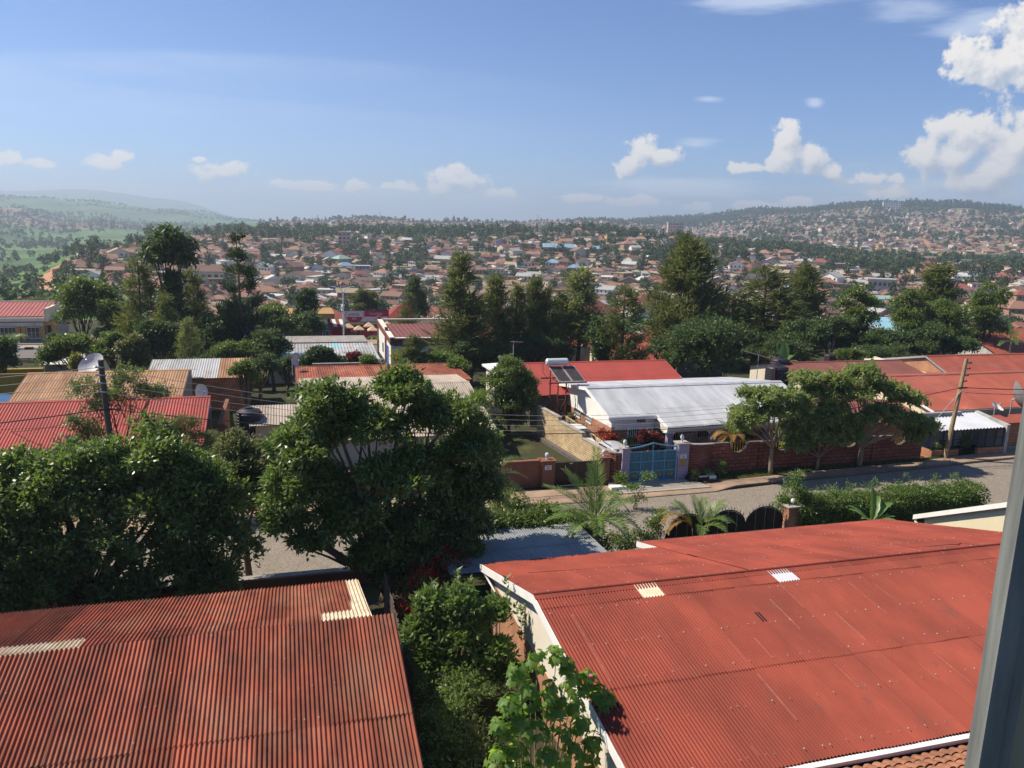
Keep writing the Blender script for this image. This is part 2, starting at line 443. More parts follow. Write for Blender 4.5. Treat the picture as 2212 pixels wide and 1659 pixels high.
MT['fence_wood'] = mat('old_grey_planks', (0.12, 0.10, 0.085), (0.07, 0.06, 0.05), 1.5, 0.9, stretch=(6, 6, 0.6), isl=0.3)
MT['tank'] = mat('black_tank_plastic', (0.022, 0.024, 0.030), rough=0.5, spec=0.4)
MT['silver_tank'] = mat('brushed_tank', (0.72, 0.72, 0.70), (0.66, 0.66, 0.64), 2.0, 0.4, 0.5, metal=0.2)
MT['solar'] = mat('solar_absorber', (0.045, 0.035, 0.030), (0.075, 0.06, 0.05), 3.0, 0.35, 0.5, c3=(0.22, 0.19, 0.14), s3=2.5, lo3=0.6, hi3=0.75)
MT['dish'] = mat('pale_grey_dish', (0.50, 0.51, 0.53), (0.42, 0.43, 0.45), 2.0, 0.6)
MT['dish_mesh'] = mat('grey_mesh_dish', (0.22, 0.21, 0.20), (0.17, 0.16, 0.155), 3.0, 0.7)
MT['wire'] = mat('black_cable', (0.03, 0.03, 0.032), rough=0.6)
MT['wire_pale'] = mat('aluminium_cable', (0.42, 0.40, 0.38), rough=0.5)
MT['car_paint'] = mat('silver_car_paint', (0.60, 0.61, 0.64), rough=0.25, spec=0.6, metal=0.3)
MT['car_white'] = mat('white_car_paint', (0.70, 0.71, 0.68), (0.62, 0.63, 0.60), 1.0, 0.3, 0.5)
MT['rubber'] = mat('black_rubber', (0.02, 0.02, 0.02), rough=0.9)
MT['brick_red'] = brick_mat('red_brick', (0.40, 0.135, 0.085), (0.30, 0.095, 0.06), (0.07, 0.045, 0.04), 0.26, 0.12, 0.028)
MT['brick_block'] = brick_mat('red_block', (0.34, 0.12, 0.075), (0.22, 0.075, 0.05), (0.07, 0.04, 0.032), 0.52, 0.24, 0.026)
MT['brick_orange'] = brick_mat('orange_brick', (0.46, 0.20, 0.105), (0.38, 0.15, 0.08), (0.44, 0.34, 0.25), 0.22, 0.075, 0.010)
MT['brick_clay'] = brick_mat('orange_clay_block', (0.48, 0.21, 0.11), (0.33, 0.14, 0.075), (0.20, 0.13, 0.08), 0.46, 0.21, 0.022)
MT['brick_tan'] = brick_mat('tan_stone_brick', (0.66, 0.51, 0.32), (0.50, 0.37, 0.21), (0.28, 0.20, 0.115), 0.28, 0.14, 0.020)
MT['brick_grey'] = brick_mat('grey_block', (0.13, 0.12, 0.115), (0.10, 0.095, 0.09), (0.06, 0.055, 0.05), 0.42, 0.2, 0.014)
MT['crazy'] = None
MT['kerb'] = brick_mat('kerb_stone', (0.30, 0.22, 0.16), (0.25, 0.18, 0.13), (0.10, 0.08, 0.06), 0.9, 0.5, 0.02, vert=True)
MT['paver'] = brick_mat('pinkish_paver', (0.42, 0.30, 0.21), (0.36, 0.25, 0.175), (0.24, 0.17, 0.12), 0.21, 0.11, 0.012, vert=False, bump=0.15)
MT['tile'] = mat('terracotta_tile', (0.34, 0.155, 0.085), (0.20, 0.085, 0.048), 4.0, 0.75, isl=0.18)
MT['sign_white'] = mat('white_enamel', (0.62, 0.66, 0.72), rough=0.5)
MT['ink'] = mat('dark_lettering', (0.02, 0.03, 0.06), rough=0.6)
MT['frame'] = mat('weathered_blue_grey_paint', (0.20, 0.21, 0.20), (0.11, 0.118, 0.115), 9.0, 0.6, 0.35, stretch=(5, 5, 0.7), bump=0.1)
MT['pane_reflection'] = mat('painted_reflection_pane', (0.34, 0.32, 0.23), (0.22, 0.21, 0.16), 2.0, 0.35, 0.5)  # yellowish reflection on the glass, painted into the pane's base colour
MT['trunk'] = mat('bark', (0.16, 0.12, 0.085), (0.09, 0.07, 0.05), 5.0, 0.95, 0.1, stretch=(3, 3, 0.6), bump=0.4)
MT['trunk_pale'] = mat('pale_bark', (0.32, 0.25, 0.17), (0.22, 0.17, 0.12), 5.0, 0.95, 0.1, stretch=(3, 3, 0.6), bump=0.4)
MT['soil'] = mat('soil', (0.10, 0.065, 0.04), (0.05, 0.04, 0.025), 1.5, 0.95, 0.1)
MT['leaf_dark'] = leaf_mat('glossy_dark_leaf', (0.086, 0.145, 0.036), (0.170, 0.238, 0.066), 0.36, 0.55, 0.44)
MT['leaf_mid'] = leaf_mat('mid_green_leaf', (0.090, 0.140, 0.034), (0.150, 0.205, 0.054), 0.42, 0.45)
MT['leaf_light'] = leaf_mat('fresh_green_leaf', (0.095, 0.165, 0.038), (0.150, 0.220, 0.060), 0.45, 0.4, 0.40)
MT['leaf_street'] = leaf_mat('pale_green_drooping_leaf', (0.155, 0.215, 0.062), (0.250, 0.300, 0.105), 0.5, 0.35, 0.42)
MT['leaf_olive'] = leaf_mat('olive_leaf', (0.110, 0.135, 0.045), (0.170, 0.190, 0.070), 0.5, 0.4)
MT['leaf_cas'] = leaf_mat('casuarina_needles', (0.085, 0.115, 0.036), (0.150, 0.170, 0.055), 0.6, 0.25, 0.38)
MT['leaf_cas_light'] = leaf_mat('light_needles', (0.130, 0.170, 0.060), (0.200, 0.230, 0.085), 0.6, 0.25, 0.42)
MT['leaf_fir'] = leaf_mat('dark_conifer_needles', (0.038, 0.066, 0.026), (0.070, 0.100, 0.038), 0.55, 0.3, 0.28)
MT['leaf_deep'] = leaf_mat('deep_green_leaf', (0.052, 0.092, 0.030), (0.100, 0.150, 0.048), 0.5, 0.35, 0.32)
MT['leaf_red'] = leaf_mat('red_leaf', (0.22, 0.03, 0.02), (0.33, 0.09, 0.03), 0.45, 0.4)
MT['leaf_purple'] = leaf_mat('dark_red_leaf', (0.10, 0.02, 0.02), (0.18, 0.05, 0.03), 0.45, 0.4)
MT['leaf_yellow'] = leaf_mat('yellow_green_leaf', (0.17, 0.19, 0.035), (0.26, 0.26, 0.06), 0.5, 0.35)
MT['flower_red'] = leaf_mat('red_petal', (0.26, 0.012, 0.012), (0.36, 0.02, 0.02), 0.5, 0.3)
MT['grass'] = leaf_mat('grass_blade', (0.07, 0.13, 0.03), (0.12, 0.17, 0.045), 0.6, 0.2)
MT['palm'] = leaf_mat('palm_leaflet', (0.12, 0.205, 0.042), (0.20, 0.285, 0.070), 0.4, 0.45, 0.35)
MT['palm_dry'] = leaf_mat('dry_palm_leaflet', (0.30, 0.17, 0.05), (0.40, 0.25, 0.08), 0.6, 0.3, 0.25)
MT['banana'] = leaf_mat('banana_leaf', (0.10, 0.19, 0.045), (0.14, 0.24, 0.06), 0.4, 0.45, 0.35)
MT['skin'] = mat('dark_skin', (0.10, 0.055, 0.035), rough=0.6)
MT['yellow_cloth'] = mat('pale_yellow_cloth', (0.62, 0.55, 0.20), (0.55, 0.48, 0.17), 3.0, 0.9)
MT['hair'] = mat('black_hair', (0.012, 0.010, 0.010), rough=0.8)


# ---------------------------------------------------------------- terrain
NP = np.array([(-60, 6.5), (-10, 4.6), (4, 3.2), (10, 2.2), (16, 1.5), (24, .9), (29, .35), (32, -.06), (43, -.06), (46, .05), (55, 0.0), (65, -.5), (78, -1.2), (90, -2.2), (100, -3.0), (128, -3.1), (140, -3.4), (160, -5)], float)
AZT = [-33, -28, -24, -18, -10, 0, 6, 12, 18, 24, 28, 33]
PROF = {  # elevation angle (degrees) of the ground against distance
    -33: [(150, -7.05), (220, -6.9), (300, -6.3), (500, -4.6), (800, -3.35), (1200, -2.4), (1800, -1.5), (2300, -.6), (2700, .22), (3200, -.1), (4200, .85), (5200, .2), (7000, .2), (9000, 1.2)],
    -28: [(150, -7.05), (220, -6.7), (300, -5.6), (350, -4.7), (420, -3.8), (520, -2.9), (590, -2.45), (800, -2.75), (1200, -2.2), (1800, -1.45), (2400, -.75), (3000, -.55), (4200, .72), (5200, .2), (7000, .3), (9000, 1.5)],
    -24: [(150, -7.05), (220, -7.0), (300, -6.6), (380, -5.0), (450, -4.0), (550, -2.9), (650, -1.95), (730, -1.4), (1200, -1.9), (1800, -1.5), (2500, -.9), (3500, -.5), (4300, .5), (5200, .1), (7000, .2), (9000, 1.1)],
    -18: [(150, -7.05), (220, -7.2), (300, -7.0), (380, -5.5), (450, -4.3), (550, -2.9), (650, -1.85), (770, -1.1), (1200, -1.15), (1700, -.5), (2100, -.6), (4300, -.3), (7000, -.4), (9000, -.2)],
    -10: [(150, -7.05), (220, -7.2), (300, -7.0), (380, -5.6), (450, -4.3), (550, -2.85), (650, -1.75), (780, -.85), (1100, -.9), (1800, -.05), (2100, -.2), (9000, -.3)],
    0: [(150, -7.05), (220, -7.2), (300, -7.0), (380, -5.7), (450, -4.3), (550, -2.7), (650, -1.6), (780, -.68), (1100, -.75), (1800, .02), (2100, -.1), (9000, -.2)],
    6: [(150, -7.05), (220, -7.2), (300, -7.0), (380, -5.6), (450, -4.2), (550, -2.5), (650, -1.4), (780, -.5), (1100, -.55), (1800, .12), (2200, .2), (2600, .3), (9000, -.2)],
    12: [(150, -7.05), (220, -7.1), (300, -6.8), (380, -5.4), (450, -4.0), (550, -2.5), (680, -1.0), (1000, -1.0), (1400, -.6), (2000, .1), (2700, .75), (3200, .4), (9000, -.2)],
    18: [(150, -7.05), (220, -7.0), (300, -6.5), (380, -5.0), (450, -3.8), (550, -2.4), (640, -1.55), (900, -1.35), (1300, -.7), (1900, .4), (2500, 1.25), (2700, 1.4), (3200, .8), (9000, 0)],
    24: [(150, -7.05), (220, -6.9), (300, -6.1), (380, -4.7), (450, -3.6), (550, -2.55), (700, -1.95), (950, -1.3), (1400, -.3), (1900, .8), (2400, 1.75), (2700, 2.02), (3200, 1.3), (9000, .3)],
    28: [(150, -7.05), (220, -6.8), (300, -5.9), (380, -4.4), (450, -3.4), (550, -2.6), (700, -1.9), (950, -1.3), (1400, -.3), (1900, .8), (2400, 1.75), (2700, 2.0), (3200, 1.3), (9000, .3)],
    33: [(150, -7.05), (220, -6.8), (300, -5.8), (380, -4.3), (450, -3.4), (550, -2.6), (700, -1.95), (950, -1.35), (1400, -.3), (1900, .7), (2400, 1.4), (2700, 1.62), (3200, 1.1), (9000, .3)],
}
DG = np.concatenate([np.geomspace(150, 9000, 140)])
TAB = np.array([np.interp(np.log(DG), np.log([q[0] for q in PROF[a]]), [q[1] for q in PROF[a]]) for a in AZT])
k5 = np.array([1, 2, 3, 2, 1]) / 9.0
TAB = np.array([np.convolve(np.pad(r, 2, 'edge'), k5, 'valid') for r in TAB])


def ground(X, Y):
    X = np.asarray(X, float); Y = np.asarray(Y, float)
    d = np.hypot(X, Y)
    n = X * NA[0] + Y * NA[1]
    zn = np.interp(n, NP[:, 0], NP[:, 1])
    az = np.clip(np.degrees(np.arctan2(X, Y)), AZT[0], AZT[-1])
    ia = np.clip(np.searchsorted(AZT, az) - 1, 0, len(AZT) - 2)
    A0 = np.array(AZT, float)
    fa = (az - A0[ia]) / (A0[ia + 1] - A0[ia]); fa = fa * fa * (3 - 2 * fa)
    ld = np.clip((np.log(np.maximum(d, 150)) - math.log(150)) / (math.log(9000) - math.log(150)) * 139, 0, 138.999)
    jd = ld.astype(int); fd = ld - jd
    th = (TAB[ia, jd] * (1 - fd) + TAB[ia, jd + 1] * fd) * (1 - fa) + (TAB[ia + 1, jd] * (1 - fd) + TAB[ia + 1, jd + 1] * fd) * fa
    zf = HC + np.maximum(d, 150) * np.tan(np.radians(th))
    w = np.clip((d - 155) / 40, 0, 1); w = w * w * (3 - 2 * w)
    w = np.where(Y < 20, 0, w)
    rough = (np.sin(X * .031 + Y * .017) + np.sin(Y * .043 - X * .021) + np.sin(X * .011)) * np.clip((d - 300) / 900, 0, 2.2) * 1.3
    return zn * (1 - w) + zf * w + rough * np.clip(d / 900, 0, 1)


def gz(X, Y): return float(ground(X, Y))


def value_noise(x, y, sc_, seed):
    r = np.random.RandomState(seed); T = r.rand(256, 256)
    u = x / sc_; v = y / sc_
    i = np.floor(u).astype(int); j = np.floor(v).astype(int); fu = u - i; fv = v - j
    fu = fu * fu * (3 - 2 * fu); fv = fv * fv * (3 - 2 * fv)
    g = lambda a, b: T[a % 256, b % 256]
    return (g(i, j) * (1 - fu) + g(i + 1, j) * fu) * (1 - fv) + (g(i, j + 1) * (1 - fu) + g(i + 1, j + 1) * fu) * fv


def crest_az(X, Y):
    return np.degrees(np.arctan2(X, Y))


def town_mask(X, Y):     # where the houses stand
    X = np.asarray(X, float); Y = np.asarray(Y, float)
    d = np.hypot(X, Y); az = crest_az(X, Y)
    left = np.interp(d, [250, 330, 420, 520, 620, 780, 900], [-23, -26.5, -30, -29.5, -27, -20.5, -18])
    mid = (d > 235) & (d < 800) & (az > left)
    far = (d > 1000) & (d < 2350) & (az > np.interp(d, [1000, 1500, 1800, 2350], [-12, -17, -18, -14]))
    far = far | ((d > 2080) & (d < 2720) & (az < -25.5 + 2 * np.sin(d * .02)))
    return mid, far


def build_ground():
    az = np.radians(np.concatenate([np.linspace(-180, -46, 30), np.linspace(-45, 45, 361), np.linspace(46, 180, 30)]))
    rd = np.concatenate([[0.5], np.linspace(4, 150, 98), np.geomspace(153, 9000, 190), [12000, 20000]])
    A, D = np.meshgrid(az, rd, indexing='ij')
    X = np.sin(A) * D; Y = np.cos(A) * D
    Z = ground(X, Y)
    Z = np.where(D > 9500, np.minimum(Z, -40), Z)
    V = np.stack([X, Y, Z], -1).reshape(-1, 3)
    na, nr = len(az), len(rd)
    i, j = np.meshgrid(np.arange(na - 1), np.arange(nr - 1), indexing='ij')
    a = (i * nr + j).ravel()
    F = np.stack([a, a + 1, a + nr + 1, a + nr], 1)[:, ::-1]
    m = bpy.data.materials.new('ground_cover'); m.use_nodes = True
    t = m.node_tree; b = t.nodes['Principled BSDF']; b.inputs['Roughness'].default_value = 0.95; b.inputs['Specular IOR Level'].default_value = 0.1
    tc = nd(t, 'ShaderNodeTexCoord'); at = nd(t, 'ShaderNodeAttribute', attribute_name='cover'); sp = nd(t, 'ShaderNodeSeparateColor', i={0: at.outputs['Color']})
    n1 = nd(t, 'ShaderNodeTexNoise', i={'Vector': tc.outputs['Object'], 'Scale': 0.05, 'Detail': 8.0, 'Roughness': 0.65})
    n2 = nd(t, 'ShaderNodeTexNoise', i={'Vector': tc.outputs['Object'], 'Scale': 0.006, 'Detail': 9.0, 'Roughness': 0.62})
    n3 = nd(t, 'ShaderNodeTexNoise', i={'Vector': tc.outputs['Object'], 'Scale': 0.8, 'Detail': 6.0})
    r1 = nd(t, 'ShaderNodeMapRange', i={'Value': n1.outputs[0], 'From Min': 0.36, 'From Max': 0.54})
    r2 = nd(t, 'ShaderNodeMapRange', i={'Value': n2.outputs[0], 'From Min': 0.40, 'From Max': 0.60})
    r3 = nd(t, 'ShaderNodeMapRange', i={'Value': n3.outputs[0], 'From Min': 0.35, 'From Max': 0.65})
    near = nd(t, 'ShaderNodeMix', data_type='RGBA', i={0: r3.outputs[0], 6: (0.055, 0.045, 0.028, 1), 7: (0.045, 0.062, 0.022, 1)})
    hill = nd(t, 'ShaderNodeMix', data_type='RGBA', i={0: r1.outputs[0], 6: (0.085, 0.105, 0.042, 1), 7: (0.30, 0.215, 0.145, 1)})
    f1 = nd(t, 'ShaderNodeMix', data_type='RGBA', i={0: r2.outputs[0], 6: (0.065, 0.115, 0.038, 1), 7: (0.125, 0.215, 0.062, 1)})
    r4 = nd(t, 'ShaderNodeMapRange', i={'Value': n1.outputs[0], 'From Min': 0.56, 'From Max': 0.66, 'To Max': 0.55})
    fld = nd(t, 'ShaderNodeMix', data_type='RGBA', i={0: r4.outputs[0], 6: f1.outputs[2], 7: (0.16, 0.17, 0.07, 1)})
    m1 = nd(t, 'ShaderNodeMix', data_type='RGBA', i={0: sp.outputs[0], 6: near.outputs[2], 7: hill.outputs[2]})
    m2 = nd(t, 'ShaderNodeMix', data_type='RGBA', i={0: sp.outputs[1], 6: m1.outputs[2], 7: fld.outputs[2]})
    m3 = nd(t, 'ShaderNodeMix', data_type='RGBA', i={0: sp.outputs[2], 6: m2.outputs[2], 7: (0.030, 0.048, 0.020, 1)})
    t.links.new(m3.outputs[2], b.inputs['Base Color'])
    me = to_mesh('ground', V, F, m, smooth=True)
    mid, far = town_mask(X, Y)
    D1 = D; az1 = crest_az(X, Y)
    cov = np.zeros((na, nr, 4), np.float32)
    cov[..., 3] = 1
    cov[..., 0] = np.clip((D1 - 165) / 30, 0, 1)
    cov[..., 1] = np.where((D1 > 180) & ~mid & ~far, 1, 0)
    wood = ((D1 > 770) & (D1 < 1050) & (az1 > -20)) | ((D1 > 2380) & (az1 > 2)) | ((az1 > -3) & (az1 < 13) & (D1 > 2150))
    cov[..., 2] = np.where(wood, 1, 0) * 0.9
    ca = me.color_attributes.new('cover', 'FLOAT_COLOR', 'POINT')
    ca.data.foreach_set('color', cov.reshape(-1))
    o = obj('ground', me)
    tag(o, None, None, None, 'structure')


build_ground()


def sheet(name, pts, z, m, kind='structure', th=0.0):
    """flat strip in street coordinates; pts = polygon"""
    b = MB()
    if th: b.prism([(p[0], p[1], z - th) for p in pts], (0, 0, th))
    else: b.add([(p[0], p[1], z) for p in pts], [tuple(range(len(pts)))])
    o = b.build(name, m, loc=(pts[0][0], pts[0][1], 0))
    return tag(o, None, None, None, kind)


def cobble_mat():
    m = bpy.data.materials.new('cobbles'); m.use_nodes = True
    t = m.node_tree; b = t.nodes['Principled BSDF']; b.inputs['Roughness'].default_value = 0.85; b.inputs['Specular IOR Level'].default_value = 0.2
    tc = nd(t, 'ShaderNodeTexCoord')
    nz = nd(t, 'ShaderNodeTexNoise', i={'Vector': tc.outputs['Object'], 'Scale': 0.5, 'Detail': 2.0})
    wv = nd(t, 'ShaderNodeVectorMath', operation='MULTIPLY_ADD', i={0: nz.outputs['Color'], 1: (0.5, 0.5, 0), 2: tc.outputs['Object']})
    rt = nd(t, 'ShaderNodeMapping', i={'Vector': wv.outputs[0], 'Rotation': (0, 0, 0.5)})
    br = nd(t, 'ShaderNodeTexVoronoi', i={'Vector': rt.outputs[0], 'Scale': 9.0, 'Randomness': 0.55})
    ed = nd(t, 'ShaderNodeTexVoronoi', feature='DISTANCE_TO_EDGE', i={'Vector': rt.outputs[0], 'Scale': 9.0, 'Randomness': 0.55})
    e2 = nd(t, 'ShaderNodeMapRange', i={'Value': ed.outputs[0], 'From Min': 0.0, 'From Max': 0.16})
    n2 = nd(t, 'ShaderNodeTexNoise', i={'Vector': tc.outputs['Object'], 'Scale': 0.7, 'Detail': 6.0, 'Roughness': 0.6})
    sp = nd(t, 'ShaderNodeSeparateColor', i={0: br.outputs['Color']})
    ad = nd(t, 'ShaderNodeMath', operation='MULTIPLY_ADD', i={0: sp.outputs[0], 1: 0.6, 2: n2.outputs[0]})
    mr = nd(t, 'ShaderNodeMapRange', i={'Value': ad.outputs[0], 'From Min': 0.4, 'From Max': 1.2})
    c = nd(t, 'ShaderNodeMix', data_type='RGBA', i={0: mr.outputs[0], 6: (0.225, 0.19, 0.155, 1), 7: (0.33, 0.285, 0.235, 1)})
    c2 = nd(t, 'ShaderNodeMix', data_type='RGBA', i={0: e2.outputs[0], 6: (0.18, 0.15, 0.12, 1), 7: c.outputs[2]})
    t.links.new(c2.outputs[2], b.inputs['Base Color'])
    bp = nd(t, 'ShaderNodeBump', i={'Strength': 0.4, 'Distance': 0.02, 'Height': e2.outputs[0]})
    t.links.new(bp.outputs[0], b.inputs['Normal'])
    return m


MT['cobble'] = cobble_mat()
MT['asphalt'] = mat('grey_asphalt', (0.19, 0.165, 0.155), (0.15, 0.13, 0.12), 0.5, 0.9, 0.2)
MT['dust'] = mat('pale_dusty_ground', (0.40, 0.31, 0.22), (0.30, 0.23, 0.16), 0.3, 0.95, 0.1)
MT['moss'] = mat('mossy_earth', (0.055, 0.048, 0.032), (0.075, 0.085, 0.030), 0.9, 0.95, 0.1, stretch=(1, 0.4, 1), c3=(0.10, 0.14, 0.04), s3=0.7, lo3=0.52, hi3=0.7)
sheet('cobbled_street', [(-60, 33.5), (85, 33.5), (85, 42.6), (52, 41.9), (42, 41.15), (31, 40.45), (25.3, 39.85), (18, 39.55), (0, 39.75), (-60, 40.2)], 0.0, MT['cobble'])
# pavement of pinkish blocks, with a real kerb
kb = [(-60, 40.2), (0, 39.75), (18, 39.55), (24.6, 39.7), (26.2, 40.2), (31, 40.6), (42, 41.25), (52, 41.95), (85, 42.7)]
hz = [0.10] * 2 + [0.04, 0.05] + [0.13] * 5
bk = [(-60, 42.4), (0, 42.2), (18, 42.0), (24.6, 41.1), (26.2, 41.35), (31, 41.6), (42, 42.4), (52, 43.4), (85, 45)]
b = MB()
for i in range(len(kb) - 1):
    (x0, y0), (x1, y1) = kb[i], kb[i + 1]; (u0, w0), (u1, w1) = bk[i], bk[i + 1]
    b.cur = 1
    b.add([(x0, y0, -.05), (x1, y1, -.05), (x1, y1, hz[i + 1]), (x0, y0, hz[i])], [(0, 1, 2, 3)])
    b.add([(x0, y0, hz[i]), (x1, y1, hz[i + 1]), (x1, y1 + .16, hz[i + 1]), (x0, y0 + .16, hz[i])], [(0, 1, 2, 3)])
    b.cur = 0
    b.add([(x0, y0 + .16, hz[i]), (x1, y1 + .16, hz[i + 1]), (u1, w1, hz[i + 1] + .02), (u0, w0, hz[i] + .02)], [(0, 1, 2, 3)])
tag(b.build('pavement', [MT['paver'], MT['kerb']], loc=(0, 40, 0)), None, None, None, 'structure')
sheet('driveway', [(18.2, 40.3), (24.6, 40.35), (24.3, 41.6), (23.4, 43.5), (19.3, 43.5), (18.6, 42.3)], 0.10, MT['concrete'], th=0.05)
sheet('verge_soil', [(24.6, 41.05), (31, 41.55), (42.4, 42.3), (42.4, 43.2), (24.6, 42.5)], 0.155, MT['soil'], th=0.1)
sheet('near_footway', [(-60, 32.2), (85, 32.2), (85, 33.5), (-60, 33.5)], 0.06, MT['grey_plaster'], th=0.1)
sheet('main_road', [(-120, 111.5), (140, 111.5), (140, 118.5), (-120, 118.5)], -2.93, MT['asphalt'], th=0.05)
sheet('roadside_apron', [(-120, 118.9), (30, 118.9), (30, 131), (-120, 133)], -2.88, MT['dust'], th=0.08)
sheet('neighbour_yard', [(4, 43.2), (17.2, 43.2), (16.6, 52), (4, 54)], 0.03, MT['moss'], th=0.05)


# ---------------------------------------------------------------- corrugated roofing
def corr(b, O, U, D, width, length, pitch=0.076, amp=0.010, sheet_w=0.76, rows=None, seed=1, spw=6, mi=0, patches=(), jitter=0.004, edge=0.0, nails=None, scuff=None):
    """corrugated sheets: O = upper left corner, U = unit vector along the ridge, D = unit vector down the slope.
    rows = lengths of the sheet rows from the top; patches = (u0, u1, row, material index)"""
    rng = np.random.RandomState(seed)
    O = np.array(O, float); U = np.array(U, float); D = np.array(D, float)
    U /= np.linalg.norm(U); D /= np.linalg.norm(D)
    N = np.cross(U, D)
    if N[2] < 0: N = -N
    rows = rows or [length]
    ncol = int(math.ceil(width / sheet_w))
    t0 = 0.0
    for r, L in enumerate(rows):
        for c in range(ncol):
            u0 = c * sheet_w; u1 = min(width, (c + 1) * sheet_w + (pitch * 0.8 if c < ncol - 1 else 0))
            if u1 - u0 < 0.02: continue
            k = max(2, int((u1 - u0) / pitch * spw))
            us = np.linspace(u0, u1, k + 1)
            h = amp * np.cos(2 * math.pi * us / pitch)
            lift = rng.uniform(0, jitter) + c * 0.0 + (len(rows) - r) * 0.012
            tl = 0.10 if r < len(rows) - 1 else edge * rng.uniform(-1, 1)
            d0 = rng.uniform(-jitter, jitter) * 2; tilt = rng.uniform(0, jitter * 1.5)
            mcol = mi
            for (a, e, rr, mm) in patches:
                if rr == r and u0 + sheet_w / 2 > a and u0 + sheet_w / 2 < e: mcol = mm
            P0 = O + np.outer(us, U) + D * (t0 - (0.0 if r == 0 else 0.0)) + np.outer(h + lift, N)
            P1 = O + np.outer(us, U) + D * (t0 + L + tl + d0) + np.outer(h + lift + np.linspace(0, tilt, k + 1), N)
            b.cur = mcol
            V = np.concatenate([P0, P1]); m_ = k + 1
            b.add(V, [(i, i + 1, m_ + i + 1, m_ + i) for i in range(k)])
            if scuff and rng.rand() < .62:
                b.cur = scuff; r0, r1 = sorted(rng.uniform(0, 1, 2)); ww = rng.uniform(.008, .017); o_ = N * (amp + lift + .006)
                p0 = O + U * u0 + D * (t0 + L * r0) + o_; p1 = O + U * u0 + D * (t0 + L * r1) + o_
                b.add([p0, p0 + U * ww, p1 + U * ww, p1], [(0, 1, 2, 3)])
        t0 += L
    if nails:
        b.cur = nails[1]
        for dd in nails[0]:
            u = rng.uniform(0.05, 0.3)
            while u < width - 0.05:
                uu = round(u / pitch) * pitch
                p = O + U * uu + D * (dd + rng.uniform(-.03, .03)) + N * (amp + 0.012 * len(rows) + 0.004)
                q = rng.uniform(0.010, 0.026)
                V = [p + N * 0.016 ] + [p + U * math.cos(a) * q + D * math.sin(a) * q * 1.2 - N * 0.006 for a in np.linspace(0, 2 * math.pi, 7)[:-1]]
                b.add(V, [(0, 1 + i, 1 + (i + 1) % 6) for i in range(6)])
                u += rng.choice([2, 3, 4, 5, 8]) * pitch
    b.cur = 0
    return b


def slope_dir(p, q):
    d = np.array(q, float) - np.array(p, float)
    return d / np.linalg.norm(d), float(np.linalg.norm(d))


def text_obj(name, body, size, P, m, parent, rot=0.0, extr=0.004, sx=1.0, align='CENTER', shear=0.0):
    """upright lettering facing the viewer's side of the street (its face looks along -n)"""
    cu = bpy.data.curves.new(name, 'FONT'); cu.body = body; cu.size = size; cu.extrude = extr; cu.align_x = align; cu.align_y = 'CENTER'; cu.shear = shear
    cu.materials.append(m)
    tmp = bpy.data.objects.new(name, cu)
    me = bpy.data.meshes.new_from_object(tmp); me.name = name
    bpy.data.objects.remove(tmp)
    o = bpy.data.objects.new(name, me); COL.objects.link(o); o.parent = parent
    p = np.array(P, float) - np.array(parent['o'][:])
    o.location = p; o.rotation_euler = (math.pi / 2, 0, rot); o.scale = (sx, 1, 1)
    return o


def window(parent, P, w, h, face='n', frame=None, bars=3, glassm=None, grid=1):
    """window in a wall looking to -n ('n') or to -s ('s'); P = lower left corner on the wall face"""
    frame = frame or MT['white']; s, n, z = P
    b = MB(); g = MB(); fw = max(0.05, w * 0.05)
    def T(u, d, zz): return (s + u, n - d, z + zz) if face == 'n' else (s - d, n - u, z + zz)
    def bx(bb, u0, u1, z0, z1, d0, d1):
        a = T(u0, d0, z0); c = T(u1, d1, z1)
        bb.box([min(p, q) for p, q in zip(a, c)], [max(p, q) for p, q in zip(a, c)])
    bx(b, -fw, w + fw, -fw, 0, 0.002, 0.07); bx(b, -fw, w + fw, h, h + fw, 0.002, 0.06)
    bx(b, -fw, 0, 0, h, 0.002, 0.06); bx(b, w, w + fw, 0, h, 0.002, 0.06)
    for i in range(1, bars + 1):
        u = w * i / (bars + 1); bx(b, u - .02, u + .02, 0, h, 0.012, 0.04)
    for j in range(1, grid + 1):
        zz = h * j / (grid + 1); bx(b, 0, w, zz - .015, zz + .015, 0.014, 0.036)
    bx(g, 0, w, 0, h, 0.004, 0.010)
    o = b.build('window', frame, parent)
    V = g
    # the pane is a child of the window
    me = to_mesh('pane', np.array(V.v) - np.array(parent['o'][:]), V.f, glassm or MT['glass'])
    obj('pane', me, o)
    return o


